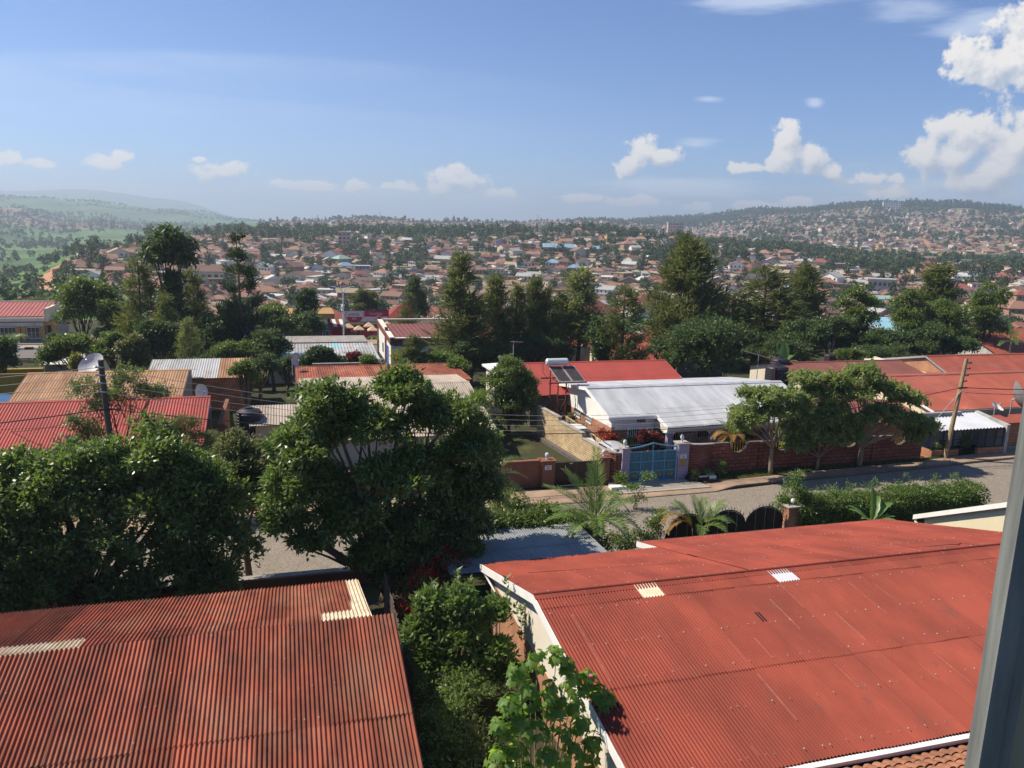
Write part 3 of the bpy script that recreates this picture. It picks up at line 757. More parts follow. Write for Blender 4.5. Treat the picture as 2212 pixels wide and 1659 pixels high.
# ---------------------------------------------------------------- houses along the street
def gable_house(name, label, cat, s0, s1, nf, nr, nb, zf, zr, zb, zg, roof, wall, over=0.35, pitch=0.16, amp=0.016, cap=None, barge=None, seed=1, gable=None, rows=None, rows_b=None,
                sheet_w=0.8, group=None, patches=(), patches_b=(), extra=(), jitter=0.004, gutter=None, wall_in=0.5, nails=None, nails_b=None, barge_w=0.16, edge=0.0, spw=5, s1b=None):
    T = thing(name, label, cat, ((s0 + s1) / 2, nf + wall_in, zg), group)
    s1b = s1 if s1b is None else s1b
    b = MB()
    dF, LF = slope_dir((s0, nr, zr), (s0, nf, zf)); dB, LB = slope_dir((s0, nr, zr), (s0, nb, zb))
    corr(b, (s0, nr, zr), (1, 0, 0), dF, s1 - s0, LF, pitch, amp, sheet_w, rows, seed, spw, patches=patches, jitter=jitter, nails=nails, edge=edge)
    corr(b, (s0, nr, zr), (1, 0, 0), dB, s1b - s0, LB, pitch, amp, sheet_w, rows_b, seed + 7, spw, patches=patches_b, jitter=jitter, nails=nails_b, edge=edge)
    rf = b.build('roof', [roof] + list(extra), T)
    # ridge cap, a child of the roof
    c = MB(); w = 0.20; up = amp + 0.035
    for q, r in (((0, -w * abs(dF[1]), w * dF[2]), 1), ((0, w * abs(dB[1]), w * dB[2]), -1)):
        a = np.array([s0 - .02, nr, zr + up]); e = np.array([s1 + .02, nr, zr + up]); dq = np.array(q)
        c.add([a, e, e + dq, a + dq], [(0, 1, 2, 3)])
    if cap is not None:
        cc = c.build('ridge_cap', cap, T); cc.parent = rf
    # walls under both slopes
    a0, a1 = s0 + over, s1 - over
    fn, bn = nf + wall_in, nb - wall_in
    zz = lambda n: (zf + (zr - zf) * (n - nf) / (nr - nf) if n < nr else zb + (zr - zb) * (nb - n) / (nb - nr)) - 0.06
    poly = [(a0, fn, zg), (a0, bn, zg), (a0, bn, zz(bn)), (a0, nr, zz(nr)), (a0, fn, zz(fn))]
    w = MB(); w.prism(poly, (a1 - a0, 0, 0)); w.build('wall', wall, T)
    if barge is not None:
        h = barge_w
        for s in (s0 - .015, s1 - .01):
            for (n0, z0, n1, z1) in ((nf, zf, nr, zr), (nr, zr, nb, zb)):
                MB().prism([(s, n0, z0 + .02), (s, n1, z1 + .02), (s, n1, z1 - h), (s, n0, z0 - h)], (0.035, 0, 0)).build('bargeboard', barge, T)
    if gutter is not None:
        g = MB(); g.box((s0, nf - .10, zf - .16), (s1, nf - .03, zf - .01)); g.build('gutter', gutter, T)
    return T, rf


# the two nearest houses --------------------------------------------------
DARKEST = MT['dark']
HL, RL = gable_house('corrugated_roof_house', 'low house with weathered rusty red corrugated roof and pale patched sheets, nearest on the left', 'house',
                     -14.5, 2.55, 14.75, 19.65, 24.1, 3.85, 5.0, 3.95, 1.1, MT['roof_rusty'], MT['orange_wall'], over=0.95, pitch=0.105, amp=0.025, seed=3, rows=[3.35, 1.68], rows_b=[0.62, 4.05], sheet_w=0.84,
                     patches_b=((5.6, 9.6, 0, 1), (15.0, 15.9, 0, 1), (16.0, 19, 1, 1), (15.9, 19, 0, 1)), extra=[MT['patch'], MT['nail']], jitter=0.014, s1b=1.95, edge=0.03,
                     nails=([0.12, 1.25, 2.25, 3.2, 4.85], 2), nails_b=([0.5, 2.2], 2), spw=8)
tb = MB(); tb.box((-14.4, 14.82, 3.66), (2.5, 14.9, 3.8)); tb.box((2.40, 14.9, 3.70), (2.48, 19.5, 3.82)); tb.build('eave_board', MT['fence_wood'], HL)

HR = thing('red_roof_house', 'large house with neat red corrugated roof, white bargeboards and cream gable in the near right', 'house', (16, 20, 1.2))
S0 = 6.58
ridge = np.array([S0, 19.8, 5.0]); farA = np.array([S0, 26.25, 3.1]); nearE = np.array([S0, 12.6, 4.17])
b = MB()
dN, LN = slope_dir(ridge, nearE); dF, LF = slope_dir(ridge, farA)
SE = 26.3
corr(b, ridge, (1, 0, 0), dN, SE - S0, LN, 0.095, 0.0225, 0.76, [0.62, 3.48, LN - 4.1], 11, 8, patches=((3.0, 3.6, 0, 1), (7.4, 8.2, 0, 2)), jitter=0.010, nails=([0.95, 2.5, 3.9, 5.4, 6.9], 3), scuff=4)
SB = 13.85
corr(b, ridge, (1, 0, 0), dF, SB - S0, LF, 0.095, 0.013, 0.76, [LF * .5, LF * .5], 12, 8, jitter=0.004, nails=([0.4, 1.9, 3.2, 5.0, 6.4], 3))
zB = 5.0 - 0.2946 * 8.35
farB = np.array([SB, 28.15, zB]); dB_, LB = slope_dir((SB, 19.8, 5.0), farB)
corr(b, (SB, 19.8, 5.0), (1, 0, 0), dB_, 26.3 - SB, LB, 0.095, 0.013, 0.76, [LB * .5, LB * .5], 13, 8, jitter=0.008, nails=([0.4, 2.2, 4.0, 6.0, 8.2], 3), scuff=4)
dfl = np.array([0, 0, 0])
b.cur = 0
roofR = b.build('roof', [MT['roof_red'], MT['patch'], MT['roof_white'], MT['nail'], MT['scuff']], HR)
c = MB()
for k, (dy, dz) in enumerate(((-.24, -.04), (.24, -.07))):
    c.add([(S0 - .02, 19.8, 5.06), (SE, 19.8, 5.06), (SE, 19.8 + dy, 5.06 + dz), (S0 - .02, 19.8 + dy, 5.06 + dz)], [(0, 1, 2, 3)])
c.tube([(S0, 19.8, 5.065), (SE, 19.8, 5.065)], 0.035, 6)
c.build('ridge_cap', MT['roof_red'], HR).parent = roofR
w = MB(); s = S0 + 0.32
w.prism([(s, 13.2, 2.75), (s, 25.7, 2.75), (s, 25.7, 3.2), (s, 19.8, 4.93), (s, 13.2, 4.18)], (0.25, 0, 0))
w.build('gable_wall', MT['cream_pale'], HR)
w = MB(); w.prism([(s - .012, 13.2, 0.3), (s - .012, 25.7, 0.3), (s - .012, 25.7, 2.75), (s - .012, 13.2, 2.75)], (0.25, 0, 0))
w.box((s + .25, 25.45, .3), (SB + .2, 25.7, 3.1)); w.box((SB + .2, 25.7, .3), (25.3, 27.6, 2.5)); w.box((s + .25, 13.2, .3), (SE - .3, 13.4, 4.0))
w.build('brick_wall', MT['brick_orange'], HR)
s = S0 - .02
for (p, q) in ((nearE, ridge), (ridge, farA)):
    MB().prism([(s, p[1], p[2] + .03), (s, q[1], q[2] + .03), (s, q[1], q[2] - .24), (s, p[1], p[2] - .24)], (0.04, 0, 0)).build('bargeboard', MT['white'], HR)
bb = MB()
bb.prism([(SB - .02, 26.2, 3.12), (SB - .02, 28.15, zB + .03), (SB - .02, 28.15, zB - .2), (SB - .02, 26.2, 2.9)], (0.04, 0, 0))
bb.build('bargeboard', MT['white'], HR)
g = MB()
g.prism([(S0, 12.60, 4.16), (S0, 12.44, 4.16), (S0, 12.47, 4.03), (S0, 12.60, 4.03)], (SE - S0, 0, 0))
g.build('gutter', MT['white'], HR)
g = MB()
g.box((S0 + .1, 26.27, 2.95), (SB - .1, 26.36, 3.06)); g.box((SB, 28.17, zB - .13), (26.3, 28.26, zB - .01)); g.build('rear_gutter', MT['black_metal'], HR)
dp = MB(); dp.tube([(S0 + .05, 26.15, 2.98), (S0 + .12, 25.2, 2.85), (S0 + .2, 24.5, 2.75), (S0 + .2, 24.45, .4)], 0.045, 8); dp.build('downpipe', MT['grey_metal'], HR)
k = MB()
p0 = ridge + np.array([6.0, 0, 0]) + dN * 2.0
k.slab([p0 + np.array([0, 0, .04]), p0 + np.array([.16, 0, .04]), p0 + np.array([.16, 0, .04]) + dN * .42, p0 + np.array([0, 0, .04]) + dN * .42], .012); k.build('roof_slot', MT['black_metal'], HR)
cb = MB(); cb.tube([(S0 + 1, 23.5, 3.93), (12, 22.6, 4.2), (18, 21.4, 4.55), (21.6, 20.8, 4.74), (21.9, 20.3, 5.0), (22.4, 20.4, 4.9), (23, 20.8, 4.74)], 0.012, 5); cb.build('roof_cable', MT['wire'], HR)

# tiled annexe under the near eave at the lower right corner
AN = thing('tiled_annexe', 'strip of orange clay barrel tiles on the low annexe under the white gutter', 'annexe', (16, 11, 0.5))
b = MB()
rng = np.random.RandomState(5)
zt = lambda n: 3.95 + (12.4 - n) * .4
for c in range(60):
    s = 8.6 + c * 0.26
    for r in range(12):
        n1 = 12.40 - r * .32; n0 = n1 - .36
        a = np.linspace(0, math.pi, 6); rr = 0.12 + rng.uniform(-.006, .006); j = rng.uniform(-.012, .012)
        V = [(s + j + rr * math.cos(t), n1, zt(n1) + rr * .9 * math.sin(t)) for t in a] + [(s + j + rr * 1.08 * math.cos(t), n0, zt(n0) + .03 + rr * .95 * math.sin(t)) for t in a]
        b.add(V, [(i, i + 1, 7 + i, 6 + i) for i in range(5)])
b.cur = 1
b.add([(8.4, 12.4, zt(12.4) - .03), (24.3, 12.4, zt(12.4) - .03), (24.3, 8.6, zt(8.6) - .03), (8.4, 8.6, zt(8.6) - .03)], [(0, 1, 2, 3)])
b.cur = 0
b.build('tiled_roof', [MT['tile'], MT['soil']], AN)
b = MB(); b.box((8.8, 8.8, .4), (24, 9.0, 5.2)); b.box((8.8, 12.1, .4), (24, 12.3, 3.85)); b.build('wall', MT['cream'], AN)

# window frame at the right edge of the view
WFm = thing('window_frame', 'weathered blue-grey wooden window frame standing close at the right edge', 'window frame', (0, 0, 0))
WFm.location = (0, 0, 0); WFm.rotation_euler = (0, 0, 0); WFm['o'] = [0, 0, 0]
def wp(x, y, Y):
    d = ray(x, y); return EYE + d * (Y / d[1])
t0, t1 = wp(2240, 820, .62), wp(2092, 1720, .62)
ax_ = (t1 - t0); ax_ /= np.linalg.norm(ax_)
t0 = t1 - ax_ * 0.62
sd = np.array([1.0, 0, 0]); dp_ = np.array([0.25, 0.968, 0])
for nm, m_, off, wd, d0, d1 in (('stile', MT['frame'], 0.0, .016, -.012, .02), ('outer_bead', MT['frame'], .016, .014, -.004, .024), ('pane', MT['pane_reflection'], .030, .10, .012, .018)):
    b = MB()
    P = [t0 + sd * off + dp_ * d0, t0 + sd * (off + wd) + dp_ * d0, t0 + sd * (off + wd) + dp_ * d1, t0 + sd * off + dp_ * d1]
    b.prism(P, (t1 - t0)); 
    me = to_mesh(nm, b.v, b.f, m_); obj(nm, me, WFm)

# grey lean-to roof -------------------------------------------------------
LT = thing('lean_to', 'flat grey sheet-roofed lean-to half shaded by the big tree', 'shelter', (9, 29.5, 0.5))
b = MB(); d_, L_ = slope_dir((5.0, 31.4, 2.28), (5.0, 26.9, 2.46)); corr(b, (5.6, 31.4, 2.28), (1, 0, 0), d_, 6.75, L_, 0.11, 0.010, 0.9, [2.4, L_ - 2.4], 21, 5, jitter=.004); b.build('roof', MT['roof_grey'], LT)
b = MB(); b.box((5.7, 26.9, 2.28), (12.25, 26.98, 2.38)); b.box((5.7, 31.2, 2.12), (12.25, 31.28, 2.22)); b.build('purlin', MT['fence_wood'], LT)
for s_, n_ in ((5.9, 31.2), (12.1, 31.2), (12.1, 27.1)):
    b = MB(); b.box((s_ - .05, n_ - .05, .3), (s_ + .05, n_ + .05, 2.2)); b.build('post', MT['grey_metal'], LT)

# plank fence beside the left house
PF = thing('plank_fence', 'old grey vertical plank fence behind the guava tree', 'fence', (3.6, 24, .6))
b = MB(); rng = np.random.RandomState(3)
for i in range(46):
    n_ = 21.0 + i * .155
    b.box((3.25 + rng.uniform(-.01, .01), n_, .4), (3.28, n_ + .14, 2.35 + rng.uniform(-.12, .1)))
b.build('boards', MT['fence_wood'], PF)

# near boundary: wall, arched gates ---------------------------------------
NW = thing('boundary_wall', 'low brown-orange boundary wall on the near side of the cobbled street', 'wall', (0, 32.3, 0))
b = MB(); b.box((-22, 32.0, 0), (11.2, 32.2, .62)); b.build('wall', MT['orange_wall'], NW)
b = MB(); b.box((-22, 31.96, .62), (11.2, 32.34, .70)); b.build('coping', MT['grey_plaster'], NW)


def arch_gate(name, label, s0, s1, n, h0, h1):
    T = thing(name, label, 'gate', ((s0 + s1) / 2, n, 0), 'black arched gates by the near house')
    sm = (s0 + s1) / 2; r = (s1 - s0) / 2
    zt_ = lambda s_: h0 + (h1 - h0) * math.sqrt(max(0, 1 - ((s_ - sm) / r) ** 2))
    ss = np.linspace(s0, s1, 25)
    b = MB(); b.prism([(s0, n, .1)] + [(q, n, zt_(q) - .05) for q in ss] + [(s1, n, .1)], (0, .02, 0)); b.build('leaf_panel', MT['black_metal'], T)
    b = MB(); b.tube([(q, n, zt_(q)) for q in ss], .035, 6); b.build('arch_rail', MT['black_metal'], T)
    for i in range(1, 12):
        q = s0 + (s1 - s0) * i / 12
        b = MB(); b.tube([(q, n - .03, .12), (q, n - .03, zt_(q) + .10)], .011, 5); b.lathe((q, n - .03, zt_(q) + .09), [(.022, 0), (.026, .02), (.004, .12)], 6); b.build('spike_bar', MT['grey_metal'] if i % 3 == 0 else MT['black_metal'], T)


arch_gate('arched_gate', 'black spiked arch gate leaf partly behind the clump of yellowing palm', 17.0, 19.3, 31.6, .9, 2.15)
arch_gate('arched_gate', 'black spiked arch gate leaf between the palm clump and the middle arch', 19.9, 22.0, 32.6, .9, 1.75)
arch_gate('arched_gate', 'black spiked arch gate leaf beside the orange brick pillar', 22.0, 24.2, 32.6, .9, 1.78)
BP = thing('brick_pillar', 'short orange brick gate pillar with a white globe lamp in the hedge', 'pillar', (24.6, 32.6, 0))
b = MB(); b.box((24.3, 32.3, 0), (25.1, 32.9, 1.7)); b.build('shaft', MT['brick_orange'], BP)
b = MB(); b.box((24.22, 32.22, 1.7), (25.18, 32.98, 1.78)); b.build('cap', MT['concrete'], BP)
b = MB(); b.lathe((24.7, 32.6, 1.78), [(.05, 0), (.04, .08), (.10, .12), (.12, .2), (.08, .3), (.02, .32)], 10); b.build('lamp_globe', MT['white'], BP)

# cream house on the right ------------------------------------------------
CH = thing('cream_house', 'cream gable wall under a thin white-edged sloping roof beside the hedge', 'house', (34, 24, .5))
CF0, CF1, CN0 = (29.5, 29.6, 1.95), (29.5, 21.5, 5.96), (29.5, 14.5, 2.5)
b = MB(); b.prism([(29.7, 15, .2), (29.7, 29.1, .2), (29.7, 29.1, 2.1), (29.7, 21.5, 5.83), (29.7, 15, 2.6)], (12, 0, 0)); b.build('wall', MT['yellow_wall'], CH)
b = MB()
for e_, sd_ in ((CF0, 91), (CN0, 92)):
    d_, L_ = slope_dir(CF1, e_); corr(b, CF1, (1, 0, 0), d_, 14, L_, .15, .014, .9, None, sd_, 5)
b.build('roof', MT['roof_maroon'], CH)
for p, q in ((CF0, CF1), (CF1, CN0)): MB().prism([(29.46, p[1], p[2] + .03), (29.46, q[1], q[2] + .03), (29.46, q[1], q[2] - .21), (29.46, p[1], p[2] - .21)], (.05, 0, 0)).build('bargeboard', MT['white'], CH)
b = MB(); b.tube([(29.55, 29.5, 1.85), (29.55, 29.5, 1.65), (29.6, 29.0, 1.4), (29.62, 28.6, 1.25), (29.62, 28.5, 1.0), (29.62, 28.5, .2)], .055, 8); b.build('downpipe', MT['white'], CH)

# ---------------------------------------------------------------- far side of the street
ORW = thing('orange_wall', 'orange plastered boundary wall with lamp pillar numbered 26', 'wall', (13, 42.7, 0))
b = MB(); b.box((3, 42.65, 0), (14.35, 42.87, 1.62)); b.build('wall', MT['orange_wall'], ORW)
b = MB(); b.box((3, 42.6, 1.62), (14.35, 42.92, 1.70)); b.build('coping', MT['orange_wall'], ORW)
b = MB(); b.box((14.35, 42.45, 0), (15.18, 43.1, 1.63)); b.build('pillar', MT['orange_wall'], ORW)
b = MB(); b.box((14.28, 42.38, 1.63), (15.25, 43.17, 1.70)); b.build('pillar_cap', MT['orange_wall'], ORW)
b = MB(); b.box((18.12, 42.45, 0), (18.75, 43.1, 1.62)); b.build('pillar', MT['orange_wall'], ORW)
b = MB(); b.box((18.05, 42.38, 1.62), (18.82, 43.17, 1.70)); b.build('pillar_cap', MT['orange_wall'], ORW)
for s_ in (14.76, 18.45):
    b = MB(); b.lathe((s_, 42.8, 1.70), [(.07, 0), (.045, .10), (.11, .16), (.13, .26), (.10, .36), (.03, .40)], 10); b.build('lamp_globe', MT['sign_white'], ORW)
def number_plate(parent, s, n, z, w, h, num):
    b = MB(); b.box((s - w / 2, n - .02, z - h / 2), (s + w / 2, n - .004, z + h / 2)); b.build('number_plate', MT['sign_white'], parent)
    text_obj('plate_number', num, h * .62, (s, n - .026, z - h * .14), MT['ink'], parent)
    for i in range(6):
        pass
    b = MB()
    for i in range(9):
        if i in (3, 6): continue
        b.box((s - w * .4 + i * w * .09, n - .026, z + h * .26), (s - w * .4 + i * w * .09 + w * .055, n - .022, z + h * .38))
    b.build('plate_small_print', MT['ink'], parent)
number_plate(ORW, 14.74, 42.45, 1.27, .42, .28, '26')
BG = thing('brown_gate', 'plain dark brown sheet-metal gate with a spiked top beside pillar 26', 'gate', (16.6, 42.7, 0))
b = MB(); b.box((15.2, 42.7, .0), (16.62, 42.74, 1.45)); b.build('gate_leaf', MT['brown_gate'], BG)
b = MB(); b.box((16.64, 42.7, .0), (18.1, 42.74, 1.45)); b.build('gate_leaf', MT['brown_gate'], BG)
for i in range(19): MB().box((15.26 + i * .155, 42.71, 1.45), (15.28 + i * .155, 42.73, 1.55)).build('spike', MT['brown_gate'], BG)
b = MB(); b.box((16.2, 42.67, 1.34), (16.4, 42.70, 1.40)); b.build('sticker', MT['sign_white'], BG)
b = MB(); b.tube([(17.25, 42.66, .55), (17.25, 42.66, .80)], .016, 6); b.build('handle', MT['grey_metal'], BG)

CW = thing('curved_brick_pier', 'short curved red brick wall end with mossy cap left of the blue gate', 'wall', (19, 42.6, 0))
pts = [(18.78, 43.3), (18.82, 42.75), (19.05, 42.35), (19.38, 42.22)]
b = MB()
for i in range(3):
    (a0, a1), (c0, c1) = pts[i], pts[i + 1]
    b.prism([(a0, a1, 0), (c0, c1, 0), (c0 + .16, c1 + .22, 0), (a0 + .25, a1 + .08, 0)], (0, 0, 1.92))
b.build('brickwork', MT['brick_red'], CW)
b = MB()
for i in range(3):
    (a0, a1), (c0, c1) = pts[i], pts[i + 1]
    b.prism([(a0 - .06, a1 - .05, 1.93), (c0, c1 - .06, 1.93), (c0 + .2, c1 + .3, 1.93), (a0 + .32, a1 + .12, 1.93)], (0, 0, .09))
b.build('coping', MT['concrete'], CW)

GP = thing('blue_gate', 'light blue double metal gate with wavy top rail and yellow diamonds row', 'gate', (21.5, 42.25, .1))
GP['label'] = 'light blue double metal gate with wavy top rail between lavender pillars'
gl, gr_ = 19.88, 23.12; gm = (gl + gr_) / 2
for side, (a, e) in enumerate(((gl, gm), (gm, gr_))):
    b = MB(); b.box((a + .02, 42.26, .12), (e - .02, 42.285, 2.0))
    # corrugated infill in the upper panels
    h = 16
    for z0, z1 in ((.78, 1.33), (1.39, 1.96)):
        for i in range(h):
            x0 = a + .06 + (e - a - .12) * i / h; x1 = a + .06 + (e - a - .12) * (i + .5) / h
            b.box((x0, 42.235, z0), (x1, 42.26, z1))
    b.build('gate_leaf', MT['blue_gate'], GP)
    b = MB()
    for s_ in (a + .03, (a + e) / 2, e - .03): b.box((s_ - .035, 42.20, .10), (s_ + .035, 42.235, 2.03))
    for z_ in (.14, .75, 1.36, 2.0): b.box((a + .02, 42.19, z_ - .035), (e - .02, 42.2, z_ + .035))
    b.build('gate_frame', MT['blue_trim'], GP)
    wv = [(a + (e - a) * t, 42.24, 2.24 + (.27 * (t ** 1.7) if side == 0 else .27 * ((1 - t) ** 1.7))) for t in np.linspace(0, 1, 14)]
    b = MB()
    for i in range(13): b.bar(wv[i], wv[i + 1], .05, .085)
    for s_ in ((a + .03) if side == 0 else (e - .03),): b.box((s_ - .03, 42.22, 2.03), (s_ + .03, 42.26, 2.24))
    b.box(((e if side == 0 else a) - .03, 42.22, 2.03), ((e if side == 0 else a) + .03, 42.26, 2.5))
    b.build('top_rail', MT['blue_trim'], GP)
    for s_ in (a + (e - a) * .27, a + (e - a) * .76):
        b = MB(); b.box((s_ - .19, 42.225, .37), (s_ + .19, 42.245, .54)); b.build('yellow_panel', MT['gold'], GP)
b = MB(); b.box((gr_ - .62, 42.15, 1.0), (gr_ - .56, 42.19, 1.2)); b.build('handle', MT['gold'], GP)
LP = thing('lavender_pillar', 'lavender gate pillar with globe lamp, number 24 plate and yellow diamond', 'pillar', (23.5, 42.3, 0))
b = MB(); b.box((23.16, 42.05, 0), (23.88, 42.7, 2.36)); b.build('shaft', MT['lav'], LP)
b = MB(); b.box((23.10, 41.99, 2.36), (23.94, 42.76, 2.44)); b.build('cap', MT['concrete'], LP)
b = MB(); b.lathe((23.5, 42.35, 2.44), [(.07, 0), (.05, .08), (.06, .14), (.10, .2), (.13, .34), (.08, .46), (.02, .48)], 10); b.build('lamp_globe', MT['sign_white'], LP)
number_plate(LP, 23.5, 42.05, 1.62, .42, .30, '24')
b = MB(); b.prism([(23.5, 42.03, 1.0), (23.75, 42.03, 1.2), (23.5, 42.03, 1.4), (23.25, 42.03, 1.2)], (0, .018, 0)); b.box((23.16, 42.03, 1.38), (23.88, 42.046, 1.41)); b.box((23.16, 42.03, .97), (23.88, 42.046, 1.0)); b.build('diamond', MT['gold'], LP)
LP2 = thing('lavender_pillar', 'lavender gate pillar with globe lamp next to the curved brick pier', 'pillar', (19.6, 42.3, 0))
b = MB(); b.box((19.38, 42.05, 0), (19.86, 42.6, 2.26)); b.build('shaft', MT['lav'], LP2)
b = MB(); b.box((19.33, 42.0, 2.26), (19.9, 42.65, 2.32)); b.build('cap', MT['concrete'], LP2)
b = MB(); b.lathe((19.6, 42.3, 2.32), [(.07, 0), (.05, .08), (.06, .14), (.10, .2), (.13, .34), (.08, .46), (.02, .48)], 10); b.build('lamp_globe', MT['sign_white'], LP2)

# brick wall with round openings
BW = thing('brick_boundary_wall', 'long red block boundary wall with round barred openings behind the street trees', 'wall', (33, 42.7, 0))
pc = [(23.9, 42.35), (24.3, 42.25), (24.9, 42.3), (25.5, 42.45), (25.95, 42.6)]
b = MB()
for i in range(4):
    (a0, a1), (c0, c1) = pc[i], pc[i + 1]
    z0 = 2.28 - .05 * i; z1 = 2.28 - .05 * (i + 1)
    b.prism([(a0, a1, .05), (c0, c1, .05), (c0, c1, z1), (a0, a1, z0)], (0, .22, 0))
b.build('brick_bay', MT['brick_red'], BW)
def ztop(s_): return 2.12 - (s_ - 26) * .012
opens = [27.75, 31.05, 36.3, 40.4]
R0_ = .66
prof = []
for s_ in np.linspace(25.95, 42.3, 330):
    z = ztop(s_)
    for o_ in opens:
        q = abs(s_ - o_)
        if q < R0_: z = min(z, ztop(o_) - math.sqrt(R0_ ** 2 - q ** 2) * 1.02)
    prof.append((s_, z))
b = MB()
for (s0, z0), (s1, z1) in zip(prof[:-1], prof[1:]):
    b.add([(s0, 42.6, .05), (s1, 42.6, .05), (s1, 42.6, z1), (s0, 42.6, z0), (s0, 42.82, .05), (s1, 42.82, .05), (s1, 42.82, z1), (s0, 42.82, z0)], [(0, 1, 2, 3), (5, 4, 7, 6), (3, 2, 6, 7)])
b.box((42.3, 42.6, .05), (42.32, 42.82, 1.9)); b.build('block_wall', MT['brick_block'], BW)
b = MB()
for (s0, z0), (s1, z1) in zip(prof[:-1], prof[1:]): b.bar((s0, 42.71, z0 + .02), (s1, 42.71, z1 + .02), .25, .04)
b.build('arch_coping', MT['coping'], BW)
b = MB()
for i in range(4): b.bar((*[(pc[i][0]), pc[i][1] + .1], 2.31 - .05 * i), (pc[i + 1][0], pc[i + 1][1] + .1, 2.26 - .05 * i), .30, .06)
b.build('coping', MT['grey_plaster'], BW)
for s_ in (25.98, 29.4, 33.8, 38.3):
    b = MB(); b.box((s_ - .16, 42.52, .05), (s_ + .16, 42.9, ztop(s_) + .02)); b.build('pier', MT['brick_block'], BW)
for o_ in opens:
    zc = ztop(o_)
    b = MB()
    for i in range(7):
        x = o_ - R0_ + .09 + i * (2 * R0_ - .18) / 6
        b.tube([(x, 42.74, zc - math.sqrt(max(0, R0_ ** 2 - (x - o_) ** 2)) - .02), (x, 42.74, zc + .12)], .018, 5)
    b.build('grille', MT['gold'], BW)
    b = MB()
    for i in range(15):
        t = math.pi + math.pi * (i + .5) / 15; dt = math.pi / 15 * .42
        q = [(o_ + r * math.cos(t + dd), 42.585, zc + r * 1.02 * math.sin(t + dd)) for r, dd in ((R0_ + .03, -dt), (R0_ + .03, dt), (R0_ + .30, dt), (R0_ + .30, -dt))]
        b.prism(q, (0, .02, 0))
    b.build('arch_bricks', MT['brick_red'], BW)

# shelter with wire-mesh front
SH = thing('bar_shelter', 'low roadside shelter with white corrugated roof and dark framed mesh front', 'shelter', (46.5, 43.5, 0))
b = MB(); d_, L_ = slope_dir((43.2, 45.6, 2.45), (43.2, 42.95, 1.98)); corr(b, (43.5, 45.6, 2.50), (1, 0, 0), d_, 6.9, L_, 0.30, 0.045, 1.2, None, 31, 5); b.build('roof', MT['roof_white'], SH)
b = MB(); b.box((43.6, 45.4, 0), (50.3, 45.6, 2.4)); b.build('back_wall', MT['old_white'], SH)
for a_, c_ in (((43.5, 42.85, 0), (45.9, 43.1, .62)), ((47.6, 42.85, 0), (50.0, 43.1, .62)), ((43.5, 43.1, 0), (43.7, 45.4, .62))): MB().box(a_, c_).build('low_wall', MT['brick_clay'], SH)
b = MB()
for s_ in (43.55, 44.5, 45.4, 46.2, 46.9, 47.6, 48.3, 49.2, 49.9): b.box((s_ - .03, 42.94, .6), (s_ + .03, 43.0, 2.0))
b.box((43.5, 42.93, 1.28), (50, 43.01, 1.33)); b.box((43.5, 42.93, 1.92), (50, 43.01, 1.99)); b.box((43.5, 42.93, .62), (46.3, 43.01, .68)); b.box((47.5, 42.93, .62), (50, 43.01, .68)); b.build('mesh_frame', MT['black_metal'], SH)
b = MB(); b.box((49.95, 42.8, 0), (50.2, 45.6, 2.2)); b.prism([(49.95, 42.8, 2.2), (49.95, 45.7, 2.2), (49.95, 45.7, 2.62), (49.95, 42.8, 2.25)], (.3, 0, 0)); b.build('side_wall', MT['old_white'], SH)
b = MB(); b.box((41.6, 45.2, 2.0), (48.2, 45.5, 2.72)); b.build('parapet', MT['grey_plaster'], SH)
window(SH, (44.4, 45.4, 1.0), 1.5, .8, 'n', MT['fence_wood'], 3)
BW2 = thing('clay_block_wall', 'orange clay block wall right of the roadside shelter', 'wall', (53, 43.6, 0))
b = MB(); b.box((50.4, 43.6, .35), (58, 43.85, 2.15)); b.build('blockwork', MT['brick_clay'], BW2)
b = MB(); b.box((50.35, 43.55, 0), (58, 43.9, .35)); b.build('plinth', MT['grey_plaster'], BW2)
b = MB(); b.slab([(50.3, 43.4, 2.2), (58, 43.4, 2.2), (58, 45, 2.4), (50.3, 45, 2.4)], .05); b.build('roof', MT['roof_orange'], BW2)

# white house with the silver roof ----------------------------------------
WH = thing('white_house', 'white and brick house with silver corrugated roof behind the blue gate', 'house', (28, 50, .1))
s0 = 20.7
rg = np.array([s0, 52.0, 4.0]); fe = np.array([s0, 47.5, 2.88]); be = np.array([s0, 59.0, 2.98])
b = MB(); d_, L_ = slope_dir(rg, fe); corr(b, rg, (1, 0, 0), d_, 3.62, L_, 0.15, 0.016, 0.9, None, 41, 5, jitter=.003)
pe = np.array([24.3, 45.85, 4.0 - 1.12 / 4.5 * 6.15]); dp2, Lp2 = slope_dir((24.3, 52.0, 4.0), pe)
corr(b, (24.3, 52.0, 4.0), (1, 0, 0), dp2, 12.8, Lp2, 0.15, 0.016, 0.9, [3.6, Lp2 - 3.6], 42, 5, jitter=.003)
d3_, L3_ = slope_dir(rg, be); corr(b, rg, (1, 0, 0), d3_, 16.2, L3_, 0.15, 0.016, 0.9, None, 43, 5, jitter=.003)
rw = b.build('roof', MT['roof_silver'], WH)
c = MB(); c.add([(s0, 52, 4.07), (37.1, 52, 4.07), (37.1, 51.7, 3.99), (s0, 51.7, 3.99)], [(0, 1, 2, 3)]); c.add([(s0, 52, 4.07), (37.1, 52, 4.07), (37.1, 52.3, 4.02), (s0, 52.3, 4.02)], [(3, 2, 1, 0)])
c.build('ridge_cap', MT['roof_silver'], WH).parent = rw
b = MB(); sw = 21.12
b.prism([(sw, 47.95, 2.02), (sw, 58.9, 1.53), (sw, 58.9, 2.93), (sw, 52.0, 3.93), (sw, 47.95, 2.93)], (.25, 0, 0)); b.box((21.37, 47.95, 1.9), (24.9, 48.15, 2.84)); b.build('gable_wall', MT['white'], WH)
